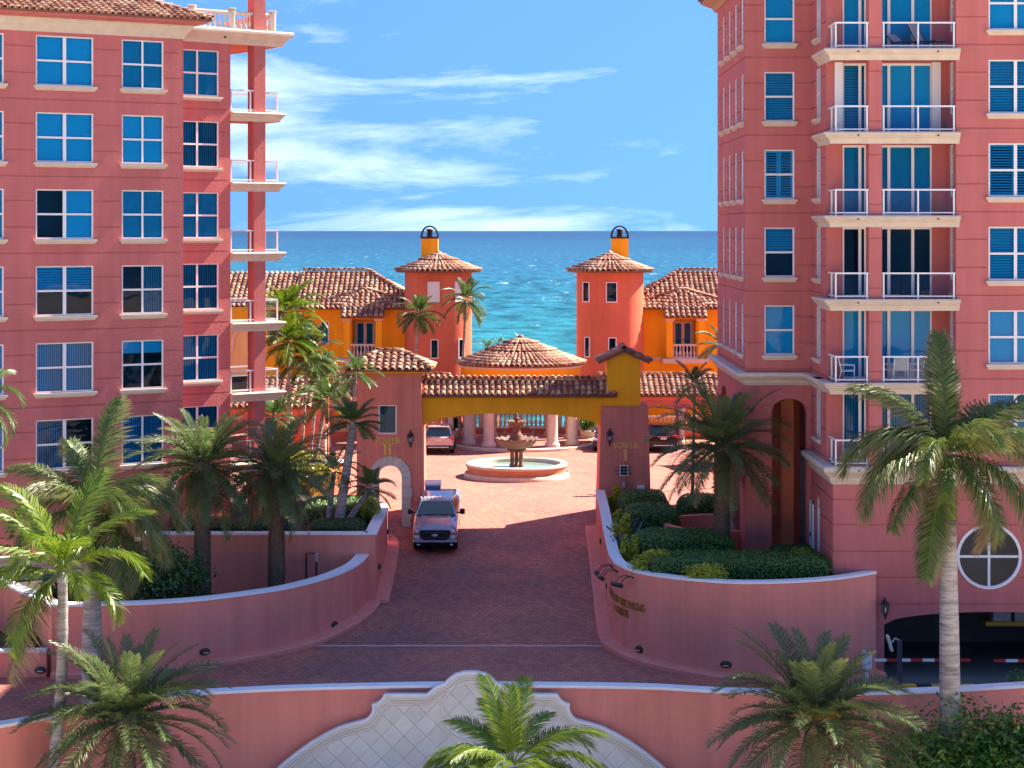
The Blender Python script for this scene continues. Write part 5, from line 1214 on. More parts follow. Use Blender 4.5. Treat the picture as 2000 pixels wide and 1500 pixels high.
# ------------------------------------------------------------------ palms
def frond_mesh(key, mat, L=3.2, n=60, ll=.5, lw=.035, droop=1.1, vup=.35, hang=.25, sweep=.55, tipb=.25, seed=1, bare=.12, rach=None, curl=0, plume=.12):
    def f():
        rnd = random.Random(seed); mb = MB(); pts = []; ang = 0; p = Vector((0, 0, 0)); S = 40; tip = []
        side_c = 0
        for i in range(S+1):
            s = i/S; th_ = -droop*s**1.4; d = Vector((math.cos(th_)*math.cos(curl*s), math.cos(th_)*math.sin(curl*s), math.sin(th_))); pts.append((p.copy(), d)); p = p+d*(L/S)
        def at(s):
            x = min(S-1e-4, s*S); i = int(x); a = pts[i]; b = pts[i+1]; return a[0].lerp(b[0], x-i), a[1]
        # rachis
        rp = [pts[i][0] for i in range(0, S+1, 4)]; mb.tube(rp, [.035*(1-.85*i/(len(rp)-1))*(L/3.2) for i in range(len(rp))], 4, cap=False); tip += [.12]*(len(mb.v))
        for k in range(n):
            s = bare+(1-bare)*(k+rnd.uniform(-.3, .3))/n; s = max(bare, min(.995, s)); c, d = at(s)
            prof = math.sin(math.pi*min(1, (s-bare)/(1-bare)*.86+.14))**.6; l = ll*(.28+.72*prof)*rnd.uniform(.85, 1.12)
            upv = Vector((0, 0, 1)); sd = d.cross(upv); sd = sd.normalized() if sd.length > .01 else Vector((0, 1, 0)); nu = sd.cross(d).normalized()
            for sg in (-1, 1):
                dr = (d*(sweep+.5*s+rnd.uniform(-.1, .1))+sd*sg+nu*(vup+rnd.uniform(-plume, plume))).normalized()
                g = Vector((0, 0, -1)); m1 = c+dr*l*.5+g*hang*l*.12; m2 = c+dr*l*.86+g*hang*l*(.55+rnd.uniform(-.15, .2)); wv = (d*.9+nu*.3).normalized()*lw*.5
                tb = tipb*rnd.uniform(.2, 1.4); b0 = len(mb.v)
                mb.add([c-wv*.6, c+wv*.6, m1+wv, m1-wv, m2], [(0, 1, 2, 3), (3, 2, 4)]); tip += [0, 0, tb*.25, tb*.25, min(1, tb)]
        me = mb.mesh('frond', mat); at_ = me.attributes.new('tip', 'FLOAT', 'POINT'); at_.data.foreach_set('value', tip); return me
    return cached(('frond', key), f)
def trunk(parent, base, top, r0, r1, kind, M=None, bend=.0, n=24):
    b, t = Vector(base), Vector(top); pts = []; rs_ = []
    for i in range(n+1):
        s = i/n; p = b.lerp(t, s); p.x += bend*math.sin(math.pi*s); pts.append(p); r = r0+(r1-r0)*s
        if kind == 'royal': r *= 1+.16*math.sin(math.pi*min(1, s*1.15))-(.02 if i % 2 else 0)
        elif kind == 'ring': r *= 1+(.05 if i % 2 else -.04)+(.35 if s < .04 else 0)
        rs_.append(r)
    mb = MB(); mb.smooth = True; mb.tube(pts, rs_, 14)
    if kind == 'date':     # spiral of cut leaf bases
        mb.smooth = False; H = (t-b).length; rows = int(H/.11)
        for j in range(rows):
            s = (j+.5)/rows; p = b.lerp(t, s); p.x += bend*math.sin(math.pi*s); r = r0+(r1-r0)*s
            for k in range(11):
                a = 2*math.pi*(k+.5*(j % 2))/11+random.uniform(-.08, .08); o = Vector((math.cos(a), math.sin(a), 0)); q = Vector((-math.sin(a), math.cos(a), 0)); w = r*.26; c = p+o*r*.96
                mb.add([c-q*w+Vector((0, 0, -.03)), c+q*w+Vector((0, 0, -.03)), c+o*r*.17+Vector((0, 0, .07))+q*w*.5, c+o*r*.17+Vector((0, 0, .07))-q*w*.5, c+Vector((0, 0, .10))], [(0, 1, 2, 3), (3, 2, 4)])
    return mb.build('trunk', TRUNK_B if kind == 'date' else TRUNK_G, parent, M)
def palm(name, label, base, top, r0, r1, kind, fronds, mat, spec, group=None, bend=0, shaft=None, seed=3, dead=0, cat='palm tree'):
    t = thing(name, label, cat, base, group); rnd = random.Random(seed)
    trunk(t, base, top, r0, r1, kind, bend=bend)
    tp = Vector(top); crown = tp.copy()
    if shaft:
        mb = MB(); mb.smooth = True; mb.tube([tp-Vector((0, 0, .05)), tp+Vector((0, 0, shaft*.5)), tp+Vector((0, 0, shaft))], [r1*1.12, r1*1.0, r1*.55], 14); mb.build('crownshaft', SHAFT, t); crown.z += shaft
    elif kind == 'date':
        mb = MB(); mb.smooth = True; mb.tube([tp-Vector((0, 0, .5)), tp, tp+Vector((0, 0, .35))], [r1*1.0, r1*1.35, r1*.5], 12); mb.build('crown_heart', TRUNK_B, t)
    for (az, el, L, var) in fronds:
        m = frond_mesh((name.split('.')[0], mat.name, var), LF_DEAD if var >= 8 else mat, seed=var*7+1, **{**spec, **SPV[var]})
        o = Vector((math.cos(R(az)), math.sin(R(az)), 0))
        sc = L/spec['L']; inst('frond', m, t, T(crown+o*r1*.6+Vector((0, 0, .12 if el > 20 else 0))) @ RZ(R(az)) @ RY(R(-el)) @ RX(rnd.uniform(-.35, .35)) @ S3(sc, sc, sc))
    return t
SPV = {0: dict(droop=.7), 1: dict(droop=1.15), 2: dict(droop=1.7), 3: dict(droop=1.35, curl=.5), 4: dict(droop=1.0, curl=-.5), 5: dict(droop=2.2), 8: dict(droop=1.5, tipb=1.0, hang=1.0), 9: dict(droop=.5, tipb=1.0, hang=1.2)}
def rand_crown(n, L, seed, lo=-40, hi=80, dead=0, wind=None):
    rnd = random.Random(seed); out = []
    for i in range(n):
        s = i/(n-1); el = hi+(lo-hi)*s+rnd.uniform(-8, 8); az = i*137.5+rnd.uniform(-14, 14)
        v = (0 if el > 60 else rnd.choice((1, 1, 3, 4)) if el > 15 else rnd.choice((1, 3, 4, 0)) if el > -10 else 0)
        out.append((az, el, L*rnd.uniform(.86, 1.08)*(.8 if el > 65 else 1), v))
    for i in range(dead): out.append((rnd.uniform(0, 360), rnd.uniform(-75, -50), L*rnd.uniform(.6, .85), 8 if i % 2 else 9))
    return out
DATE = dict(L=3.2, n=72, ll=.60, lw=.042, vup=.40, hang=.25, sweep=.50, tipb=.6, plume=.35)
PYG = dict(L=1.6, n=46, ll=.46, lw=.048, vup=.30, hang=.5, sweep=.5, tipb=.2)
ROYAL = dict(L=3.9, n=180, ll=.92, lw=.046, vup=.15, hang=1.1, sweep=.40, tipb=.9, bare=.05, plume=.75)
COCO = dict(L=3.8, n=78, ll=1.02, lw=.058, vup=.18, hang=.7, sweep=.5, tipb=.16, bare=.14, plume=.3)
def pz(px, py, d): return (XX(px, d), d, ZZ(py, d))
# royal palm in front of the right tower
x_ = XX(1858, 62.5)
palm('royal_palm', 'tall grey-trunked royal palm with shaggy fronds before the garage opening', (x_, 62.5, -5.5), (x_-.1, 62.5, ZZ(1010, 62.5)), .30, .26, 'royal',
     [(95, 84, 4.0, 0), (170, 62, 3.6, 1), (182, 38, 3.9, 5), (200, 8, 3.9, 2), (215, -25, 3.3, 0), (235, -62, 4.0, 0), (150, 18, 3.7, 5), (35, 60, 3.8, 5), (340, -40, 3.3, 8), (262, 5, 2.4, 5), (310, -28, 3.4, 2), (330, 30, 3.9, 1), (5, 48, 4.1, 1), (20, 22, 4.0, 2), (350, -8, 3.8, 2), (60, 40, 3.6, 2), (130, 30, 3.6, 2), (285, 58, 3.0, 5), (240, 35, 3.0, 5)], LF_ROYAL, ROYAL, 'royal palms', shaft=1.95)
# royal palm over the lower left planter
x_ = XX(180, 68)
palm('royal_palm', 'royal palm with swollen grey trunk before the low left planter wall', (x_, 68, -3.2), (x_, 68, ZZ(1082, 68)), .34, .25, 'royal',
     [(80, 80, 4.0, 0), (120, 66, 3.4, 1), (330, 25, 3.8, 5), (300, -60, 2.6, 8), (200, -65, 2.4, 8), (5, 35, 3.7, 5), (20, 55, 3.2, 5), (340, 5, 3.5, 2), (315, -15, 3.6, 2), (355, -25, 3.4, 2), (285, -45, 3.2, 0), (180, 30, 3.4, 5), (200, 5, 3.4, 2), (220, 50, 3.0, 2), (160, 48, 3.4, 1), (60, 30, 3.4, 2), (270, 25, 2.4, 5), (300, 45, 2.8, 5)], LF_ROYAL, ROYAL, 'royal palms', shaft=1.5)
# coconut palm at the left, sunlit crown
palm('coconut_palm', 'slim leaning coconut palm with yellow-green crown in front of the long front wall', (XX(78, 61), 61, -5.5), (XX(122, 61), 61, ZZ(1120, 61)), .20, .15, 'ring',
     [(178, 62, 3.2, 1), (195, 40, 3.4, 2), (205, 12, 3.5, 2), (150, 72, 3.6, 1), (60, 75, 3.4, 0), (20, 60, 3.2, 1), (350, 38, 3.2, 2), (330, 10, 2.8, 5), (230, -20, 3.2, 2), (240, 45, 2.6, 5), (285, 30, 2.4, 5), (300, 65, 2.4, 2), (170, 15, 3.6, 2), (215, -50, 3.4, 9), (100, 45, 3, 2), (265, 66, 2.6, 2)], LF_COCO, COCO, 'coconut palms', bend=.25)
# coconut palm crown at the bottom, before the plaque
palm('coconut_palm', 'sunlit bright green coconut palm crown rising before the pale stone sign panel', (XX(1010, 58), 58, -5.5), (XX(1000, 58), 58, ZZ(1500, 58)), .20, .16, 'ring',
     [(75, 78, 2.6, 0), (115, 62, 2.6, 1), (150, 50, 2.5, 1), (168, 35, 2.7, 2), (182, 18, 2.6, 1), (95, 55, 2.4, 1), (30, 38, 3.2, 2), (12, 22, 3.4, 2), (350, 15, 3.3, 5), (50, 60, 2.2, 1), (210, 10, 2.6, 1), (250, 30, 2.2, 2), (300, 25, 2.4, 2), (195, -10, 2.8, 1), (330, -5, 2.8, 1), (135, 78, 2.7, 0), (100, 85, 2.3, 0), (160, 20, 2.9, 1), (5, 45, 2.8, 1), (20, 8, 3.2, 2), (220, 40, 2.4, 1), (120, 38, 2.5, 1)], LF_COCO, COCO, 'coconut palms', seed=9)
# palm mostly outside the frame at left
palm('coconut_palm', 'partly seen palm whose drooping fronds cross the left edge before the pink block', (XX(-70, 70), 70, -3.2), (XX(-62, 70), 70, ZZ(790, 70)), .2, .16, 'ring',
     [(10, 45, 2.2, 5), (350, 15, 2.2, 5), (330, -20, 2.0, 2), (20, -15, 2.2, 2), (60, 50, 2.4, 1), (150, 40, 2.4, 2), (220, 30, 2.4, 2), (280, 20, 2.2, 5)], LF_ROYAL, COCO, 'coconut palms', seed=5)
# date palms
def date(label, px, py, d, zb, L, seed, n=74, dead=6, r=.30, lo=-38):
    palm('date_palm', label, (XX(px, d), d, zb), (XX(px, d), d, ZZ(py, d)-.1), r*1.12, r*.95, 'date', rand_crown(n, L, seed, lo=lo, dead=dead), LF_DATE, DATE, 'date palms', seed=seed)
date('date palm with brown skirt nearest the pink block in the lower left planter', 395, 905, 79.0, -1.6, 3.0, 11, lo=-50, dead=9)
date('date palm in the lower left planter closest to the brick drive', 540, 915, 79.6, -1.6, 2.7, 12, lo=-55, dead=9, r=.30)
date('date palm standing among clipped hedges before the rose loggia', 1410, 868, 80.0, .2, 3.1, 13, dead=5)
date('date palm crown before the front wall below the tall left royal palm', 245, 1400, 60.5, -5.5, 3.3, 14, dead=3, lo=-25)
date('date palm crown with orange fruit stalks before the front wall near the barrier', 1592, 1405, 60.0, -5.5, 3.3, 15, dead=3, lo=-25)
# fruit stalks on the front-right date palm
STALK = simple('orange_stalks', (.50, .24, .02), .6)
fp = thing('fruit_stalks', 'orange date stalks bunched in the palm crown near the barrier', 'date stalks', (XX(1592, 60), 59.7, ZZ(1400, 60)))
for k in range(4):
    mb = MB(); rnd = random.Random(k); az = (250, 285, 320, 225)[k]
    for i in range(30):
        a = R(az+rnd.uniform(-22, 22)); l = rnd.uniform(.6, .95); o = Vector((math.cos(a), math.sin(a), 0)); b = Vector((XX(1592, 60), 60.0, ZZ(1400, 60)+.2)); e = rnd.uniform(.1, .55)
        mb.tube([b, b+o*l*.5+Vector((0, 0, e*.6)), b+o*l+Vector((0, 0, e*.2-.15))], .012, 3, cap=False)
    mb.build('stalk_bunch', STALK, fp)
# clustered small palms by the TOWER II pier
def small(label, b, t, L, seed, n=16, r=.11, mat=None, bend=0, lo=-30, group='small palms by the gate'):
    palm('small_palm', label, b, t, r*1.15, r*.8, 'ring', rand_crown(n, L, seed, lo=lo, hi=75), mat or LF_PYG, PYG, group, seed=seed, bend=bend)
small('leaning dark small palm whose crown covers the TOWER II pier window', (XX(660, 86), 86, .5), (XX(690, 86), 86, ZZ(828, 86)), 1.4, 21, 28, r=.2, lo=-12)
small('small palm leaning low across the TOWER II stone arch', (XX(672, 86.6), 86.6, .5), (XX(722, 86.6), 86.6, ZZ(955, 86.6)), 1.35, 22, 18, r=.13)
small('small palm with drooping crown left of the leaning trunks', (XX(640, 86.3), 86.3, .5), (XX(652, 86.3), 86.3, ZZ(922, 86.3)), 1.3, 23, 16, r=.12)
small('thin tall palm whose crown meets the clay cap of the TOWER II pier', (XX(655, 91), 91.0, .5), (XX(695, 91), 91.0, ZZ(728, 91)), 1.25, 24, 15, r=.07, bend=.15)
small('slender sunlit palm beside the yellow villa wall, tallest of its clump', (XX(572, 103), 103, 0), (XX(560, 103), 103, ZZ(610, 103)), 2.1, 25, 34, r=.09, mat=LF_COCO)
small('slender sunlit palm with its crown against the villa windows', (XX(585, 102), 102, 0), (XX(600, 102), 102, ZZ(700, 102)), 1.9, 26, 28, r=.08)
small('slender palm with pale trunk leaning among the clump left of the gate', (XX(560, 101), 101, 0), (XX(566, 101), 101, ZZ(668, 101)), 1.9, 27, 28, r=.08, mat=LF_COCO)
small('small sunlit palm in front of the coral arcade, lowest of its clump', (XX(600, 99), 99, 0), (XX(636, 99), 99, ZZ(782, 99)), 1.6, 28, 24, r=.12)
small('dark small palm before the balcony column of the pink block', (XX(537, 95), 95, .5), (XX(537, 95), 95, ZZ(815, 95)), 1.5, 29, 24, r=.1)
small('slender palm crossing the arcade roof between the clump and the gate', (XX(600, 104), 104, 0), (XX(620, 104), 104, ZZ(745, 104)), 1.8, 30, 26, r=.09)
small('wind-bent palm standing before the left coral villa tower', (XX(800, 126), 126, 0), (XX(818, 126), 126, ZZ(612, 126)), 1.7, 31, 28, r=.10, group='palms by the villas', lo=-45)
small('feathery palm on the seaward side of the left coral villa tower', (XX(896, 126.5), 126.5, 0), (XX(910, 126.5), 126.5, ZZ(585, 126.5)), 1.8, 32, 22, r=.09, group='palms by the villas', lo=-45)
small('thin dry-crowned palm rising behind the hedge date palm', (XX(1352, 96), 96, 0), (XX(1356, 96), 96, ZZ(752, 96)), 1.35, 33, 14, r=.08, mat=LF_DATE, group='palms by the villas')
small('dark palm half hidden by the corner of the right tower', (XX(1420, 104), 104, 0), (XX(1408, 104), 104, ZZ(672, 104)), 1.4, 34, 16, r=.09, mat=LF_DARK, group='palms by the villas')
small('low beach palm whose top shows above the rotunda roof edge', (XX(945, 140), 140, -2), (XX(952, 140), 140, ZZ(682, 140)), 1.0, 35, 12, r=.09, group='palms by the villas'); small('low beach palm whose top shows beside the rotunda roof', (XX(975, 141), 141, -2), (XX(974, 141), 141, ZZ(672, 141)), .8, 36, 12, r=.09, group='palms by the villas')

# ------------------------------------------------------------------ hedges and shrubs
def leaf_stuff(parent, pts, size, mat, seed=1, name='leaves'):
    rnd = random.Random(seed); vs = []; fs = []
    for p, n in pts:
        a = Vector((rnd.uniform(-1, 1), rnd.uniform(-1, 1), rnd.uniform(-1, 1))).normalized(); n2 = (Vector(n)+a*.9).normalized(); u = n2.orthogonal().normalized(); u = Matrix.Rotation(rnd.uniform(0, 6.28), 3, n2) @ u; v = n2.cross(u); s = size*rnd.uniform(.6, 1.3); b = len(vs); c = Vector(p)
        vs += [c-u*s*.5, c+v*s*.28, c+u*s*.6, c-v*s*.28]; fs.append((b, b+1, b+2, b+3))
    mb = MB(); mb.add(vs, fs); me = bpy.data.meshes.new(name); me.from_pydata([tuple(v) for v in vs], [], fs); me.materials.append(mat); me.update()
    return tag(inst(name, me, parent), kind='stuff')
def sbox_pt(c, h, u, v, w, e=.35):
    # point on a rounded box (superellipsoid) of half sizes h
    f = lambda t: math.copysign(abs(t)**e, t)
    x, y, z = f(math.cos(v)*math.cos(u)), f(math.cos(v)*math.sin(u)), f(math.sin(v)); return Vector((c[0]+h[0]*x*w, c[1]+h[1]*y*w, c[2]+h[2]*z*w)), Vector((math.cos(v)*math.cos(u), math.cos(v)*math.sin(u), math.sin(v)))
def hedge(label, x0, x1, y0, y1, z0, z1, mat=LF_HEDGE, n=5200, size=.075, e=.35, rz=0, name='clipped_hedge', group='clipped hedges', cat='hedge', seed=1, loose=.04):
    c = ((x0+x1)/2, (y0+y1)/2, z0); h = ((x1-x0)/2, (y1-y0)/2, z1-z0); rnd = random.Random(seed+int(x0*10)); t = thing(name, label, cat, c, group)
    mb = MB(); mb.smooth = True; U, V = 40, 14; vs = []
    for j in range(V+1):
        for i in range(U): p, _ = sbox_pt(c, h, 2*math.pi*i/U, math.pi/2*j/V, .95, e); vs.append(p+Vector((noise.noise(p*2.2), noise.noise(p*2.2+Vector((9, 0, 0))), noise.noise(p*2.2+Vector((0, 9, 0)))))*.05)
    mb.add(vs, [(j*U+i, j*U+(i+1) % U, (j+1)*U+(i+1) % U, (j+1)*U+i) for j in range(V) for i in range(U)]); mb.build('hedge_body', simple_cached(mat), t)
    pts = []
    area = []
    while len(pts) < n:
        # sample the box faces evenly: top or sides
        r = rnd.random(); ax, ay, az = h[0]*2, h[1]*2, h[2]
        A = [ax*ay, ax*az, ay*az]; q = r*sum(A)
        if q < A[0]: d = Vector((rnd.uniform(-1, 1), rnd.uniform(-1, 1), 1)); 
        elif q < A[0]+A[1]: d = Vector((rnd.uniform(-1, 1), -1, rnd.uniform(0, 1)))
        else: d = Vector((rnd.choice((-1, 1)), rnd.uniform(-1, 1), rnd.uniform(0, 1)))
        k = 2/e; ln = (abs(d.x)**k+abs(d.y)**k+abs(d.z)**k)**(1/k); d = d/ln
        p = Vector((c[0]+h[0]*d.x, c[1]+h[1]*d.y, c[2]+h[2]*d.z)); nv = Vector((d.x**3/h[0], d.y**3/h[1], d.z**3/h[2])).normalized()
        bump = noise.noise(p*2.2)*.05
        pts.append((p+nv*(bump+rnd.uniform(-loose, loose)), nv))
    leaf_stuff(t, pts, size, mat, seed)
    return t
_sc = {}
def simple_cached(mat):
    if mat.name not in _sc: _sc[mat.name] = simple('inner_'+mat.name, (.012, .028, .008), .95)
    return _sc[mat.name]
hedge('long clipped hedge along the front of the right planter beneath the date palm', 4.95, 12.2, 74.6, 77.4, .1, 1.02, n=11000, e=.25)
hedge('clipped hedge block behind the long front hedge of the right planter', 4.9, 8.9, 78.4, 81.8, .1, 1.28, n=7500, seed=2)
hedge('clipped hedge mound between the agave and the half-round stair wall', 4.75, 7.2, 84.2, 87.4, .1, 1.55, n=6000, seed=3, e=.45)
hedge('rounded clipped hedge at the foot of the TOWER I pier', 4.75, 7.1, 88.6, 91.6, .1, 1.62, n=6000, seed=4, e=.5)
hedge('dark clipped hedge behind the half-round stair wall', 7.4, 9.6, 88.2, 90.8, .1, 1.5, n=4500, seed=5, e=.45)
hedge('small clipped hedge at the end of the right planter by the arched window', 10.2, 11.9, 77.6, 79.4, .1, .95, n=3500, seed=6, mat=LF_DARK)
hedge('sunny clipped hedge inside the wall beside the pickup', -9.3, -6.3, 86.6, 92.0, .4, 1.25, n=7500, seed=7, e=.4)
hedge('shaded clipped hedge at the corner of the straight rose wall', -8.6, -6.2, 83.0, 85.8, .4, 1.05, n=5000, seed=8, mat=LF_DARK)
hedge('low dark hedge under the two date palms behind the straight rose wall', -14.5, -9.2, 83.0, 85.4, .4, 1.15, n=6500, seed=9, mat=LF_DARK)
def shrub(label, c, h, mat, n, size, name='shrub', group=None, seed=1, cat='shrub', clumps=14):
    rnd = random.Random(seed); t = thing(name, label, cat, (c[0], c[1], c[2]), group); pts = []
    cl_ = []
    for i in range(clumps):
        a = rnd.uniform(0, 6.28); b = rnd.uniform(0, 1)**.5; cl_.append((Vector((c[0]+h[0]*b*math.cos(a)*.75, c[1]+h[1]*b*math.sin(a)*.75, c[2]+h[2]*(.35+.5*rnd.random()*(1-.5*b)))), rnd.uniform(.28, .5)))
    for i in range(n):
        q, r = rnd.choice(cl_); d = Vector((rnd.gauss(0, 1), rnd.gauss(0, 1), rnd.gauss(.25, 1))).normalized(); rr = r*rnd.uniform(.55, 1.08); p = q+Vector((d.x*rr*h[0], d.y*rr*h[1], d.z*rr*h[2]))
        if p.z < c[2]: p.z = c[2]+rnd.uniform(0, .1)
        pts.append((p, d))
    leaf_stuff(t, pts, size, mat, seed)
    mb = MB()
    for q, r in cl_: mb.tube([(c[0]+rnd.uniform(-.1, .1), c[1]+rnd.uniform(-.1, .1), c[2]-.05), tuple(q)], .02, 5)
    mb.build('stems', TRUNK_B, t)
    return t
for i, (px, py, d, w, hgt, lb) in enumerate([(1190, 985, 91.5, .40, .75, 'lime croton shrub by the far end of the right wall cap'), (1196, 1030, 87.0, .28, .35, 'lime croton shrub beside the agave'), (1205, 1070, 82.4, .42, .85, 'largest lime croton shrub along the drive side of the right planter'), (1218, 1096, 79.0, .35, .55, 'thin lime croton shrub near the bend of the right wall'), (1265, 1108, 75.6, .85, .34, 'low yellow-green croton row before the long hedge'), (1360, 1123, 74.1, 1.1, .22, 'lowest yellow croton strip touching the curved wall cap')]):
    shrub(lb, (XX(px, d)+.25, d, .22), (w*1.15, .6, hgt+.62), LF_LIME, 1700, .12, 'croton_shrub', 'lime croton shrubs', seed=40+i, clumps=10)
shrub('lime croton shrub inside the bend of the wall beside the pickup', (-6.25, 88.6, .55), (.45, 1.8, .95), LF_LIME, 2400, .11, 'croton_shrub', 'lime croton shrubs', seed=50)
shrub('yellow-tipped shrub under the lobby side window', (11.4, 76.6, .22), (.7, .8, .9), LF_LIME, 1300, .10, 'croton_shrub', 'lime croton shrubs', seed=51)
shrub('lime shrub glimpsed behind the first date palm trunks', (-10.4, 85.9, .55), (.8, .6, 1.2), LF_LIME, 900, .12, 'croton_shrub', 'lime croton shrubs', seed=52)
shrub('dark sprawling shrub in the lower left planter under the royal palm', (-13.9, 77.2, -1.55), (2.5, 1.8, 2.7), LF_DARK, 7500, .16, 'planter_shrub', seed=53, clumps=26)
shrub('small dark shrub at the left of the lower planter', (-17.3, 76.5, -1.55), (1.0, 1.0, 1.8), LF_DARK, 1800, .15, 'planter_shrub', seed=54)
shrub('small shrub with yellow fern in the knee-high planter', (-17.9, 73.4, -2.1), (.7, .5, .7), LF_LIME, 900, .14, 'planter_shrub', seed=55)
shrub('big glossy green shrub round the foot of the right royal palm', (14.6, 62.0, -5.5), (3.4, 2.0, 4.0), LF_SHRUB, 16000, .17, 'glossy_shrub', seed=56, clumps=44)
shrub('glossy green shrub at the right edge before the front wall', (17.6, 61.0, -5.5), (2.6, 1.8, 3.4), LF_SHRUB, 9000, .17, 'glossy_shrub', seed=57, clumps=26)
shrub('leafy shrub behind the front wall at the right edge near the barrier', (17.3, 66.9, -3.2), (1.3, .8, 1.7), LF_SHRUB, 3000, .15, 'glossy_shrub', seed=58)
for i, (x, y, z, lb) in enumerate([(XX(890, 127), 127.0, .2, 'leafy bush in the white planter box left of the rotunda'), (XX(1148, 127), 127.0, .2, 'leafy bush in the white planter box right of the rotunda')]):
    bx = thing('planter_box', ['white planter box at the terrace left of the rotunda', 'white planter box at the terrace right of the rotunda'][i], 'planter', (x, y, 0), 'white planter boxes'); mb = MB(); frustum(mb, (x-.38, x+.38, y-.35, y+.35), (x-.48, x+.48, y-.42, y+.42), 0, .62); mb.build('box', CREAM, bx)
    shrub(lb, (x, y, .62), (.6, .5, .9), LF_SHRUB, 900, .16, 'potted_bush', 'potted bushes by the rotunda', seed=60+i, clumps=8)
def agave(label, c, s, n=22, seed=1):
    t = thing('agave', label, 'agave', c, 'agaves by the welcome wall'); rnd = random.Random(seed)
    def lm():
        mb = MB(); mb.smooth = True; vs = []; N = 8
        for i in range(N+1):
            q = i/N; w = .13*math.sin(math.pi*min(1, .25+q*.75))*(1 if q < .98 else .1); x = q; z = .12*q*q-.25*max(0, q-.7)**2; vs += [(x, -w, z+.05), (x, 0, z-.01), (x, w, z+.05)]
        mb.add(vs, [(3*i+k, 3*i+k+1, 3*i+4+k, 3*i+3+k) for i in range(N) for k in range(2)]); return mb.mesh('agave_leaf', LF_AGAVE)
    me = cached('agleaf', lm)
    for i in range(n): el = 80-70*(i/n)+rnd.uniform(-6, 6); inst('leaf', me, t, T(Vector(c)) @ RZ(R(i*137.5)) @ RY(R(-el)) @ S3(s, s, s))
agave('large blue-grey agave rosette between the clipped hedges', (XX(1226, 85.2), 83.6, .2), 1.25); agave('smaller drooping agave at the drive side of the hedges', (XX(1216, 82), 81.6, .2), .8, seed=2)

shrub('feathery lime undergrowth at the foot of the slender palm clump', (XX(585, 100), 99.6, 0), (2.2, 1.2, 2.4), LF_LIME, 3600, .2, 'palm_undergrowth', seed=71, clumps=22)
shrub('green undergrowth between the pink block and the slender palm clump', (XX(520, 98), 98.2, 0), (1.8, 1.0, 2.2), LF_SHRUB, 3000, .2, 'palm_undergrowth', seed=72, clumps=18)
# ------------------------------------------------------------------ vehicles
def paint(name, c, metal=.55): return simple(name, c, .28, metal=metal, nscale=2, namt=.03, coat=.8)
CARGLASS = simple('car_glass', (.012, .035, .05), .04, spec=.8, namt=.02)
RUBBER = simple('tyre_rubber', (.018, .018, .018), .85); ALLOY = simple('alloy_rim', (.42, .42, .43), .3, metal=.8)
CHROME = simple('chrome_trim', (.65, .65, .66), .15, metal=1.0); LAMP = simple('headlamp_glass', (.72, .74, .78), .1, spec=.8); REDL = simple('tail_lamp', (.50, .012, .015), .2); AMBER = simple('amber_marker', (.55, .10, .02), .3); PLATE = simple('number_plate', (.66, .68, .68), .5)
def wheel_meshes(r):
    def f():
        t = MB(); t.smooth = True; M = RY(math.pi/2); t.lathe([(r*.62, -.12), (r*.95, -.125), (r, -.08), (r, .08), (r*.95, .125), (r*.62, .12)], 28, M=M)
        m = MB(); m.lathe([(r*.62, -.10), (r*.6, -.02), (.09, -.03), (.08, -.07), (0, -.07)], 28, M=M); m.lathe([(r*.62, .10), (r*.6, .02), (.09, .03), (.08, .07), (0, .07)], 28, M=M)
        for i in range(6):
            for s in (-1, 1): m.box(-.02+s*.07, .02+s*.07, -.045, .045, .08, r*.6, RX(2*math.pi*i/6))
        return t.mesh('tyre', RUBBER), m.mesh('rim', ALLOY)
    return cached(('wheel', r), f)
def loft_body(st, mat_ends=None):
    # st: (y, zb, zt, hw, crown)
    mb = MB(); mb.smooth = True; rings = []
    for (y, zb, zt, hw, cr) in st:
        h = [(0, zt+cr), (hw*.55, zt+cr*.8), (hw*.86, zt), (hw*.955, zt-.10), (hw, zt-.30), (hw*.985, (zt+zb)/2-.1), (hw, zb+.22), (hw*.95, zb), (0, zb)]
        rings.append([(x, y, z) for x, z in h]+[(-x, y, z) for x, z in h[-2:0:-1]])
    k = len(rings[0]); vs = [p for r in rings for p in r]
    mb.add(vs, [(i*k+j, i*k+(j+1) % k, (i+1)*k+(j+1) % k, (i+1)*k+j) for i in range(len(rings)-1) for j in range(k)])
    mb.smooth = False; mb.add(rings[0], [tuple(range(k))]); mb.add(rings[-1], [tuple(range(k-1, -1, -1))])
    return mb
def cabin(mb, yb0, yb1, yr0, yr1, zb, zr, wb, wr):
    B = [(-wb, yb0, zb), (wb, yb0, zb), (wb, yb1, zb), (-wb, yb1, zb)]; Tt = [(-wr, yr0, zr), (wr, yr0, zr), (wr, yr1, zr), (-wr, yr1, zr)]
    mb.add(B+Tt, [(0, 1, 5, 4), (1, 2, 6, 5), (2, 3, 7, 6), (3, 0, 4, 7)])
    # crowned roof
    n = 8; vs = []
    for i in range(n+1):
        for j in range(n+1):
            u, v = i/n, j/n; vs.append((-wr+2*wr*u, yr0+(yr1-yr0)*v, zr+.06*(1-(2*u-1)**4)*(1-(2*v-1)**4)))
    mb.smooth = True; mb.add(vs, [(i*(n+1)+j, (i+1)*(n+1)+j, (i+1)*(n+1)+j+1, i*(n+1)+j+1) for i in range(n) for j in range(n)]); mb.smooth = False
    return B, Tt
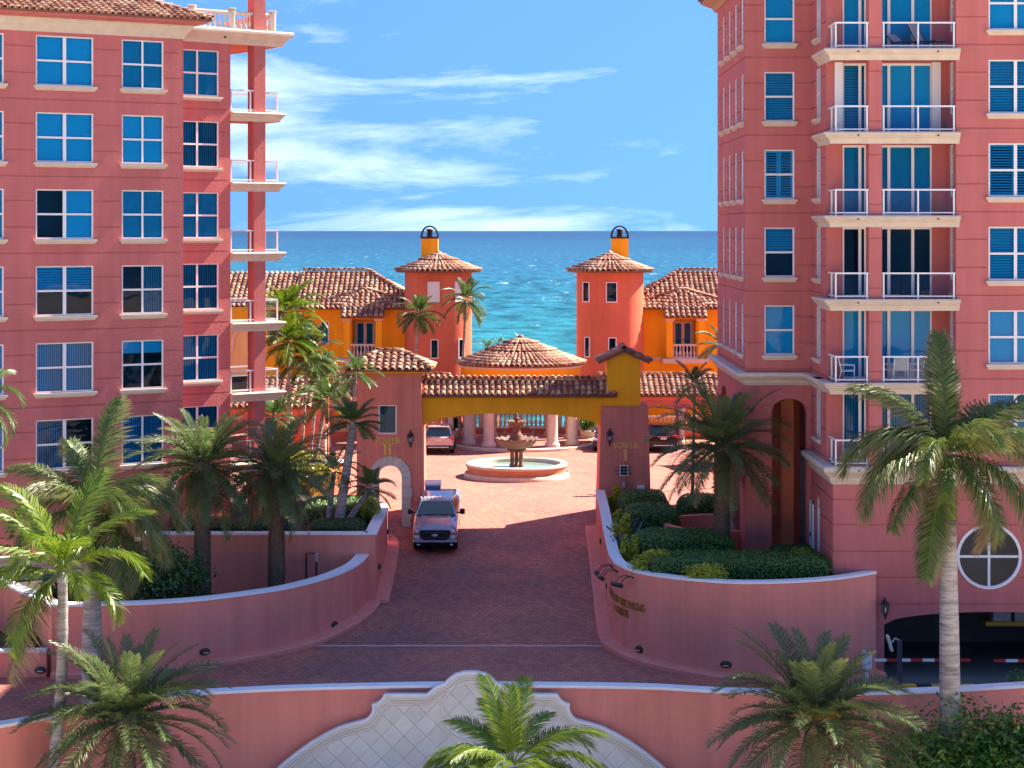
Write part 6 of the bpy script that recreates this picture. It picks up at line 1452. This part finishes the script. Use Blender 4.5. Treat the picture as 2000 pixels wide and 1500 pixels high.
def pane_between(a, b, c, d, m=(.06, .06, .06, .06), out=.012):
    # quad inset inside a,b (bottom) c,d (top right, top left)
    a, b, c, d = map(Vector, (a, b, c, d)); f = lambda u, v: (a*(1-u)+b*u)*(1-v)+(d*(1-u)+c*u)*v
    n = (b-a).cross(d-a).normalized()*out; w = (b-a).length; h = (d-a).length
    u0, u1, v0, v1 = m[0]/w, 1-m[1]/w, m[2]/h, 1-m[3]/h
    return [f(u0, v0)+n, f(u1, v0)+n, f(u1, v1)+n, f(u0, v1)+n]
def vehicle(name, label, M, col, L, hw, H, belt, st, cab, wheels, wr, group=None):
    t = thing(name, label, 'pickup' if 'pickup' in name else 'car', M.translation, group); WMAT[t.name] = M; t.matrix_basis = M
    mb = loft_body(st); 
    for (x, y) in wheels:      # dark arch liners
        pass
    B, Tt = cabin(mb, *cab); mb.build('body', col, t, M)
    k = cab
    sides = [((1, 2), (6, 5)), ((3, 0), (4, 7))]
    allv = B+Tt
    q = pane_between(B[0], B[1], Tt[1], Tt[0], (.07, .07, .03, .07)); MB().add(q, [(0, 1, 2, 3)]).build('windscreen' if 'front' in st_tag.get(name, 'front') else 'rear_window', CARGLASS, t, M)
    q = pane_between(B[2], B[3], Tt[3], Tt[2], (.10, .10, .06, .08)); MB().add(q, [(0, 1, 2, 3)]).build('back_glass', CARGLASS, t, M)
    for (i0, i1, j1, j0) in ((1, 2, 2, 1), (3, 0, 0, 3)):
        a, b, c, d = B[i0], B[i1], Tt[j1], Tt[j0]; f = lambda A, Bb, s: tuple(Vector(A).lerp(Vector(Bb), s))
        for s0, s1 in ((.0, .5), (.5, 1)):
            q = pane_between(f(a, b, s0), f(a, b, s1), f(d, c, s1), f(d, c, s0), (.08, .06, .04, .08)); MB().add(q, [(0, 1, 2, 3)]).build('side_window', CARGLASS, t, M)
    ty, rm = wheel_meshes(wr)
    for (x, y) in wheels:
        s = 1 if x > 0 else -1; w = inst('wheel', ty, t, M @ T(x, y, wr)); inst('rim', rm, w, M @ T(x, y, wr))
        mb = MB(); mb.lathe([(wr*1.0, 0), (wr*1.16, 0)], 24, M=T(x+s*.128, y, wr+.02) @ RY(math.pi/2), a0=math.pi*.5-1.7+math.pi*.5, a1=math.pi*.5+1.7+math.pi*.5); mb.lathe([(wr*1.12, -.2*s), (wr*1.12, .0)], 24, M=T(x+s*.11, y, wr+.02) @ RY(math.pi/2)); mb.build('wheel_arch', BLACK, t, M)
    return t
st_tag = {'pickup_truck': 'front', 'parked_suv': 'rear'}
def part(t, M, name, mat, fn): mb = MB(); fn(mb); return mb.build(name, mat, t, M)
# pickup on the ramp, nose toward the camera
PT_COL = paint('lavender_grey_paint', (.34, .32, .38), .25)
ang = math.atan(.14); yF = 88.7; MP = T(-3.43, yF, slope_z(yF)) @ RX(ang)
st = [(.0, .62, 1.10, .90, .02), (.06, .55, 1.20, .97, .03), (.35, .50, 1.25, 1.0, .05), (1.45, .48, 1.33, 1.01, .06), (1.7, .45, 1.36, 1.01, .03), (4.0, .45, 1.38, 1.01, .02), (4.05, .45, 1.40, 1.01, .0), (5.8, .5, 1.40, 1.0, .0), (5.86, .55, 1.36, .97, 0)]
tk_ = vehicle('pickup_truck', 'lavender grey pickup truck with black grille parked on the brick ramp', MP, PT_COL, 5.9, 1.01, 1.96, 1.36, st, (1.42, 4.02, 2.12, 3.75, 1.36, 1.90, .93, .70), [(-.86, .98), (.86, .98), (-.86, 4.68), (.86, 4.68)], .41)
def grille(mb):
    mb.prism_y([(-.62, 1.10), (.62, 1.10), (.70, 1.0), (.60, .72), (.5, .66), (-.5, .66), (-.60, .72), (-.70, 1.0)], -.05, .05)
g_ = part(tk_, MP, 'grille', BLACK, grille)
def bars(mb):
    for z in (.76, .99): mb.bbox(-.56, .56, -.085, -.05, z-.03, z+.03, .01)
    for x in (-.56, .56): mb.bbox(x-.03, x+.03, -.085, -.05, .8, .95, .01)
part(g_, MP, 'grille_bar', simple('dark_grille_bar', (.03, .03, .034), .3), bars)
def oval_b(mb): mb.smooth = True; mb.lathe([(.0, .03), (.13, .02), (.145, 0)], 20, M=T(0, -.09, .88) @ RX(math.pi/2) @ S3(1, .45, 1))
em = part(g_, MP, 'emblem', CHROME, oval_b)
def oval_c(mb): mb.lathe([(.0, .036), (.105, .033)], 20, M=T(0, -.09, .88) @ RX(math.pi/2) @ S3(1, .45, 1))
part(g_, MP, 'emblem_centre', simple('emblem_blue', (.30, .36, .48), .3), oval_c)
for s in (-1, 1):
    h = part(tk_, MP, 'headlight', LAMP, lambda mb: (mb.bbox(s*.80-.1, s*.80+.1, -.03, .2, .98, 1.12, .02), mb.bbox(s*.80-.1, s*.80+.1, -.03, .2, .72, .86, .02)))
    part(h, MP, 'indicator', AMBER, lambda mb: mb.box(s*.80-.1, s*.80+.1, -.02, .2, .885, .955))
    m_ = part(tk_, MP, 'mirror', BLACK, lambda mb: (mb.bbox(min(s*1.06, s*1.30), max(s*1.06, s*1.30), 1.62, 1.78, 1.36, 1.60, .03), mb.box(min(s*.93, s*1.08), max(s*.93, s*1.08), 1.68, 1.74, 1.40, 1.46)))
    part(tk_, MP, 'fog_light', LAMP, lambda mb: mb.box(s*.74-.06, s*.74+.06, -.11, -.05, .44, .50))
part(tk_, MP, 'bumper_bar', PT_COL, lambda mb: (mb.bbox(-.98, .98, -.08, .12, .54, .645, .03)))
part(tk_, MP, 'lower_bumper', simple('matte_black_plastic', (.008, .008, .008), .85, spec=.15), lambda mb: (mb.bbox(-.96, .96, -.10, .14, .30, .538, .04), mb.bbox(-.9, .9, .05, 1.2, .22, .45, .02)))
part(tk_, MP, 'hood_crease', PT_COL, lambda mb: [mb.add([(s*.45, .1, 1.26), (s*.60, .1, 1.25), (s*.66, 1.35, 1.385), (s*.52, 1.35, 1.40)], [(0, 1, 2, 3)]) for s in (-1, 1)])
part(tk_, MP, 'wiper', BLACK, lambda mb: (mb.tube([(-.5, 1.44, 1.405), (.0, 1.43, 1.42)], .014, 5), mb.tube([(.1, 1.44, 1.405), (.62, 1.43, 1.42)], .014, 5), mb.box(-.85, .85, 1.385, 1.43, 1.36, 1.40)))
part(tk_, MP, 'dash_papers', PLATE, lambda mb: mb.add([(-.3, 1.60, 1.46), (.02, 1.60, 1.46), (.02, 1.66, 1.52), (-.3, 1.66, 1.52)], [(0, 1, 2, 3)]))
part(tk_, MP, 'bed_floor', BLACK, lambda mb: mb.box(-.8, .8, 4.15, 5.75, 1.402, 1.41))
part(tk_, MP, 'roof_rack', WHITE, lambda mb: [mb.box(-.72+i*.16, -.68+i*.16, 2.2, 2.34, 1.94, 1.985) for i in range(10)])
tb = thing('cooler_box', 'white and blue cooler box riding in the bed of the pickup', 'cooler', MP @ Vector((-.3, 4.8, 1.42))); WMAT[tb.name] = MP; tb.matrix_basis = MP
MB().bbox(-.62, .1, 4.3, 4.9, 1.415, 1.95, .03).build('cooler_body', simple('blue_plastic', (.10, .18, .42), .4), tb, MP); MB().bbox(-.65, .13, 4.27, 4.93, 1.95, 2.08, .03).build('cooler_lid', WHITE, tb, MP)
# rear-facing suvs on the court
def suv(label, M, col, rear=True):
    st = [(.0, .52, .98, .86, .0), (.05, .42, 1.05, .90, .0), (.5, .34, 1.10, .92, .0), (1.2, .32, 1.08, .92, .0), (3.2, .32, 1.05, .92, .02), (3.6, .34, 1.02, .91, .04), (4.4, .40, .92, .88, .05), (4.62, .5, .78, .78, .02)]
    if not rear: st = [(4.62-y, zb, zt, hw, cr) for (y, zb, zt, hw, cr) in reversed(st)]
    cab = (.10, 3.55, .42, 2.5, 1.05, 1.62, .86, .64) if rear else (1.07, 4.52, 2.12, 4.2, 1.05, 1.62, .86, .64)
    t = vehicle('parked_suv', label, M, col, 4.62, .92, 1.68, 1.05, st, cab, [(-.8, .95), (.8, .95), (-.8, 3.68), (.8, 3.68)], .36, 'cars parked on the court')
    for s in (-1, 1):
        if rear: part(t, M, 'tail_light', REDL, lambda mb: mb.prism_y([(s*.925, 1.06), (s*.925, .86), (s*.82, .83), (s*.76, .93), (s*.52, .99), (s*.52, 1.03)], -.02, .14))
        else: part(t, M, 'headlight', LAMP, lambda mb: mb.prism_y([(s*.88, .86), (s*.86, .72), (s*.5, .70), (s*.48, .78)], -.03, .3))
        part(t, M, 'roof_rail', CHROME, lambda mb: mb.box(s*.60-.02, s*.60+.02, cab[2]+.1, cab[3]-.05, 1.66, 1.71))
        part(t, M, 'mirror', col, lambda mb: mb.bbox(min(s*.92, s*1.1), max(s*.92, s*1.1), (3.2 if rear else 1.3), (3.36 if rear else 1.46), 1.08, 1.24, .03))
    part(t, M, 'bumper', BLACK, lambda mb: mb.bbox(-.88, .88, -.06, .15, .30, .55, .03)); part(t, M, 'bumper_trim', CHROME, lambda mb: mb.bbox(-.62, .62, -.09, -.05, .42, .47, .01))
    part(t, M, 'number_plate', PLATE, lambda mb: mb.box(-.18, .18, -.035, -.01, .80 if rear else .5, .92 if rear else .6)); part(t, M, 'badge_bar', CHROME, lambda mb: mb.box(-.38, .38, -.03, -.005, .955, .985))
    if rear: part(t, M, 'spoiler', col, lambda mb: mb.bbox(-.62, .62, .22, .5, 1.615, 1.66, .015))
    else: part(t, M, 'grille', BLACK, lambda mb: mb.prism_y([(-.45, .82), (.45, .82), (.4, .55), (-.4, .55)], -.03, .05))
suv('pale champagne SUV with red tail lamps parked beside the TOWER II pier', T(XX(856, 119), 119, 0), paint('champagne_paint', (.52, .46, .42), .1))
suv('dark violet blue SUV partly hidden behind the TOWER I pier', T(5.75, 120.3, 0) @ RZ(R(-8)), paint('dark_blue_paint', (.03, .03, .075)), rear=False)
suv('black SUV seen from behind between the TOWER I pier and the date palm', T(XX(1296, 120), 120, 0), paint('black_paint', (.012, .013, .016)))

# ------------------------------------------------------------------ small fittings
YGt = 73.4; RED = simple('barrier_red', (.55, .02, .03), .5)
def barrier(label, xs, x0, x1, z, seg=.44, start=0):
    t = thing('barrier_gate', label, 'barrier', (xs, YGt, -3.4), 'garage barriers')
    MB().bbox(xs-.17, xs+.17, YGt-.15, YGt+.2, -2.75, -2.1, .03).build('motor_box', WHITE, t); MB().box(xs-.06, xs+.06, YGt-.05, YGt+.1, -3.5, -2.75).build('stand', WHITE, t)
    n = int(round((x1-x0)/seg)); w = (x1-x0)/n
    for i in range(n): MB().box(x0+i*w+.002, x0+(i+1)*w-.002, YGt-.24, YGt-.17, z-.05, z+.05).build('arm_band', RED if (i+start) % 2 else WHITE, t)
barrier('red and white barrier arm with white motor box beside the curved wall', XX(1693, YGt), XX(1706, YGt), XX(1893, YGt), ZZ(1287, YGt))
barrier('red and white barrier arm reaching in from the right edge', XX(2160, YGt), XX(1938, YGt), XX(2150, YGt), ZZ(1288, YGt), start=1)
rd = thing('card_reader', 'dark card reader post with a tilted pale plate before the garage', 'card reader', (XX(1756, 72), 72, -3.3))
x_ = XX(1757, 72); MB().bbox(x_-.08, x_+.08, 71.92, 72.08, -3.5, ZZ(1250, 72), .02).build('post', simple('charcoal_post', (.05, .055, .07), .5), rd)
MB().bbox(-.05, .05, -.14, .14, -.3, .3, .02, T(x_-.36, 72, ZZ(1256, 72)) @ RY(R(-16))).build('reader_plate', simple('ivory_plate', (.6, .56, .45), .5), rd)
MB().tube([(x_-.3, 72, ZZ(1256, 72)), (x_-.15, 72, ZZ(1246, 72)), (x_, 72, ZZ(1252, 72))], .03, 6).build('bracket', GREY, rd)
kb = thing('striped_kerb', 'yellow and black striped kerb across the garage entrance', 'kerb', (17, 72.9, -3.4)); NAVY = simple('black_kerb_paint', (.02, .022, .035), .7)
for i in range(16): MB().bbox(13.7+i*.55, 13.7+i*.55+.546, 72.75, 73.05, -3.6, -3.22, .02).build('kerb_band', STRIPE_Y if i % 2 else NAVY, kb)
mb = MB(); mb.quad((12.4, 66.3, -3.46), (30, 66.3, -3.46), (30, 75.1, -3.42), (12.4, 75.1, -3.42)); tag(mb.build('garage_apron', CONC), kind='structure')
# control panel on the TOWER I pier
cp = thing('solar_panel', 'small dark solar panel on pins with cable box below the TOWER I numeral', 'solar panel', (5.22, YG-.1, 2.2)); Mp = T(5.22, YG-.13, 2.2)
MB().box(-.19, .19, -.02, .02, -.25, .25).build('panel_frame', WHITE, cp, Mp); 
for i in range(2):
    for j in range(3): MB().box(-.155+i*.16, -.005+i*.16, -.028, -.018, -.21+j*.143, -.075+j*.143).build('solar_cell', CARGLASS, cp, Mp)
mb = MB()
for z in (-.15, 0, .15): mb.tube([(-.36, .1, z), (.36, .1, z)], .012, 5); mb.lathe([(0, -.02), (.03, 0), (0, .02)], 6, (-.36, .1, z)); mb.lathe([(0, -.02), (.03, 0), (0, .02)], 6, (.36, .1, z))
for x in (-.09, .09): mb.tube([(x, .1, -.6), (x, .1, .4)], .012, 5)
mb.build('mounting_pins', simple('red_oxide_rod', (.16, .03, .03), .5), cp, Mp)
MB().bbox(-.07, .07, -.04, .1, -.82, -.56, .01).build('cable_box', GREY, cp, Mp); MB().tube([(.02, .05, -.82), (.06, .05, -.95), (.5, .05, -.98), (.72, .05, -.9)], .015, 5).build('cable', BLACK, cp, Mp)
eb = thing('electric_box', 'white electric box low on the TOWER I pier', 'electric box', (6.05, YG-.1, 1.0)); MB().bbox(5.85, 6.2, YG-.25, YG-.04, 1.22, 1.5, .02).build('box', WHITE, eb); MB().tube([(5.92, YG-.12, 1.22), (5.92, YG-.12, .2)], .025, 6).tube([(6.1, YG-.12, 1.22), (6.1, YG-.12, .2)], .025, 6).build('conduit', WHITE, eb)
# balcony furniture
SLING = simple('grey_sling', (.40, .41, .42), .8)
def chair_parts():
    f = MB()
    for s in (-1, 1):
        f.tube([(s*.27, -.25, 0), (s*.27, -.27, .62), (s*.27, .22, .64), (s*.27, .30, .62)], .02, 5); f.tube([(s*.27, .32, 0), (s*.27, .22, .42), (s*.27, .34, .92)], .02, 5); f.tube([(s*.27, -.26, .42), (s*.27, .22, .40)], .02, 5)
    f.tube([(-.27, -.26, .42), (.27, -.26, .42)], .02, 5); f.tube([(-.27, .34, .92), (.27, .34, .92)], .02, 5)
    s_ = MB(); s_.add([(-.25, -.26, .43), (.25, -.26, .43), (.25, .22, .41), (-.25, .22, .41), (.25, .34, .90), (-.25, .34, .90)], [(0, 1, 2, 3), (3, 2, 4, 5)])
    return f.mesh('chair_frame', WHITE), s_.mesh('sling_seat', SLING)
CH = chair_parts()
def chair(x, y, z, rz, label):
    t = thing('balcony_chair', label, 'chair', (x, y, z), 'white framed balcony chairs', rz); M = T(x, y, z) @ RZ(rz); inst('frame', CH[0], t, M); inst('sling', CH[1], t, M)
chair(12.75, 75.7, lev[1], R(80), 'white framed sling chair alone behind the narrow balcony railing')
chair(14.75, 75.75, lev[1], R(180), 'white framed sling chair with its back to the wide balcony railing'); chair(14.35, 76.2, lev[1], R(70), 'white framed sling chair beside the pier on the wide balcony'); chair(15.4, 76.2, lev[1], R(-80), 'white framed sling chair deepest on the wide balcony')
for i, (x, rz_, lb) in enumerate([(14.9, 20, 'grey sling lounger lying flat on the top visible balcony'), (15.75, 25, 'grey sling lounger with raised back on the top visible balcony')]):
    z = lev[5]; t = thing('balcony_lounger', lb, 'lounger', (x, 75.8, z), 'loungers on the top balcony', R(rz_)); M = T(x, 75.75, z) @ RZ(R(15+rz_)); bk = .75 if i else .35
    f = MB(); 
    for s in (-1, 1): f.tube([(s*.28, -.7, .3), (s*.28, .25, .3), (s*.28, .7, .3+bk)], .022, 5); f.tube([(s*.28, -.55, .3), (s*.28, -.55, 0)], .02, 5); f.tube([(s*.28, .3, .3), (s*.28, .3, 0)], .02, 5)
    f.build('frame', DARKM, t, M); MB().add([(-.27, -.7, .32), (.27, -.7, .32), (.27, .25, .32), (-.27, .25, .32), (.27, .7, .32+bk), (-.27, .7, .32+bk)], [(0, 1, 2, 3), (3, 2, 4, 5)]).build('sling', SLING, t, M)
pb = thing('balcony_cabinet', 'dark wicker cabinet standing on a glass-railed balcony of the pink block', 'cabinet', M2 @ Vector((e2[2]+1.0, 1.4, LB))); MB().bbox(-.5, .5, -.3, .3, .03, .62, .03, M2 @ T(e2[2]+1.0, 1.4, LB)).build('cabinet_body', simple('dark_wicker', (.03, .035, .035), .8), pb); MB().bbox(-.53, .53, -.33, .33, .62, .67, .015, M2 @ T(e2[2]+1.0, 1.4, LB)).build('cabinet_lid', simple('dark_lid', (.05, .06, .06), .5), pb)
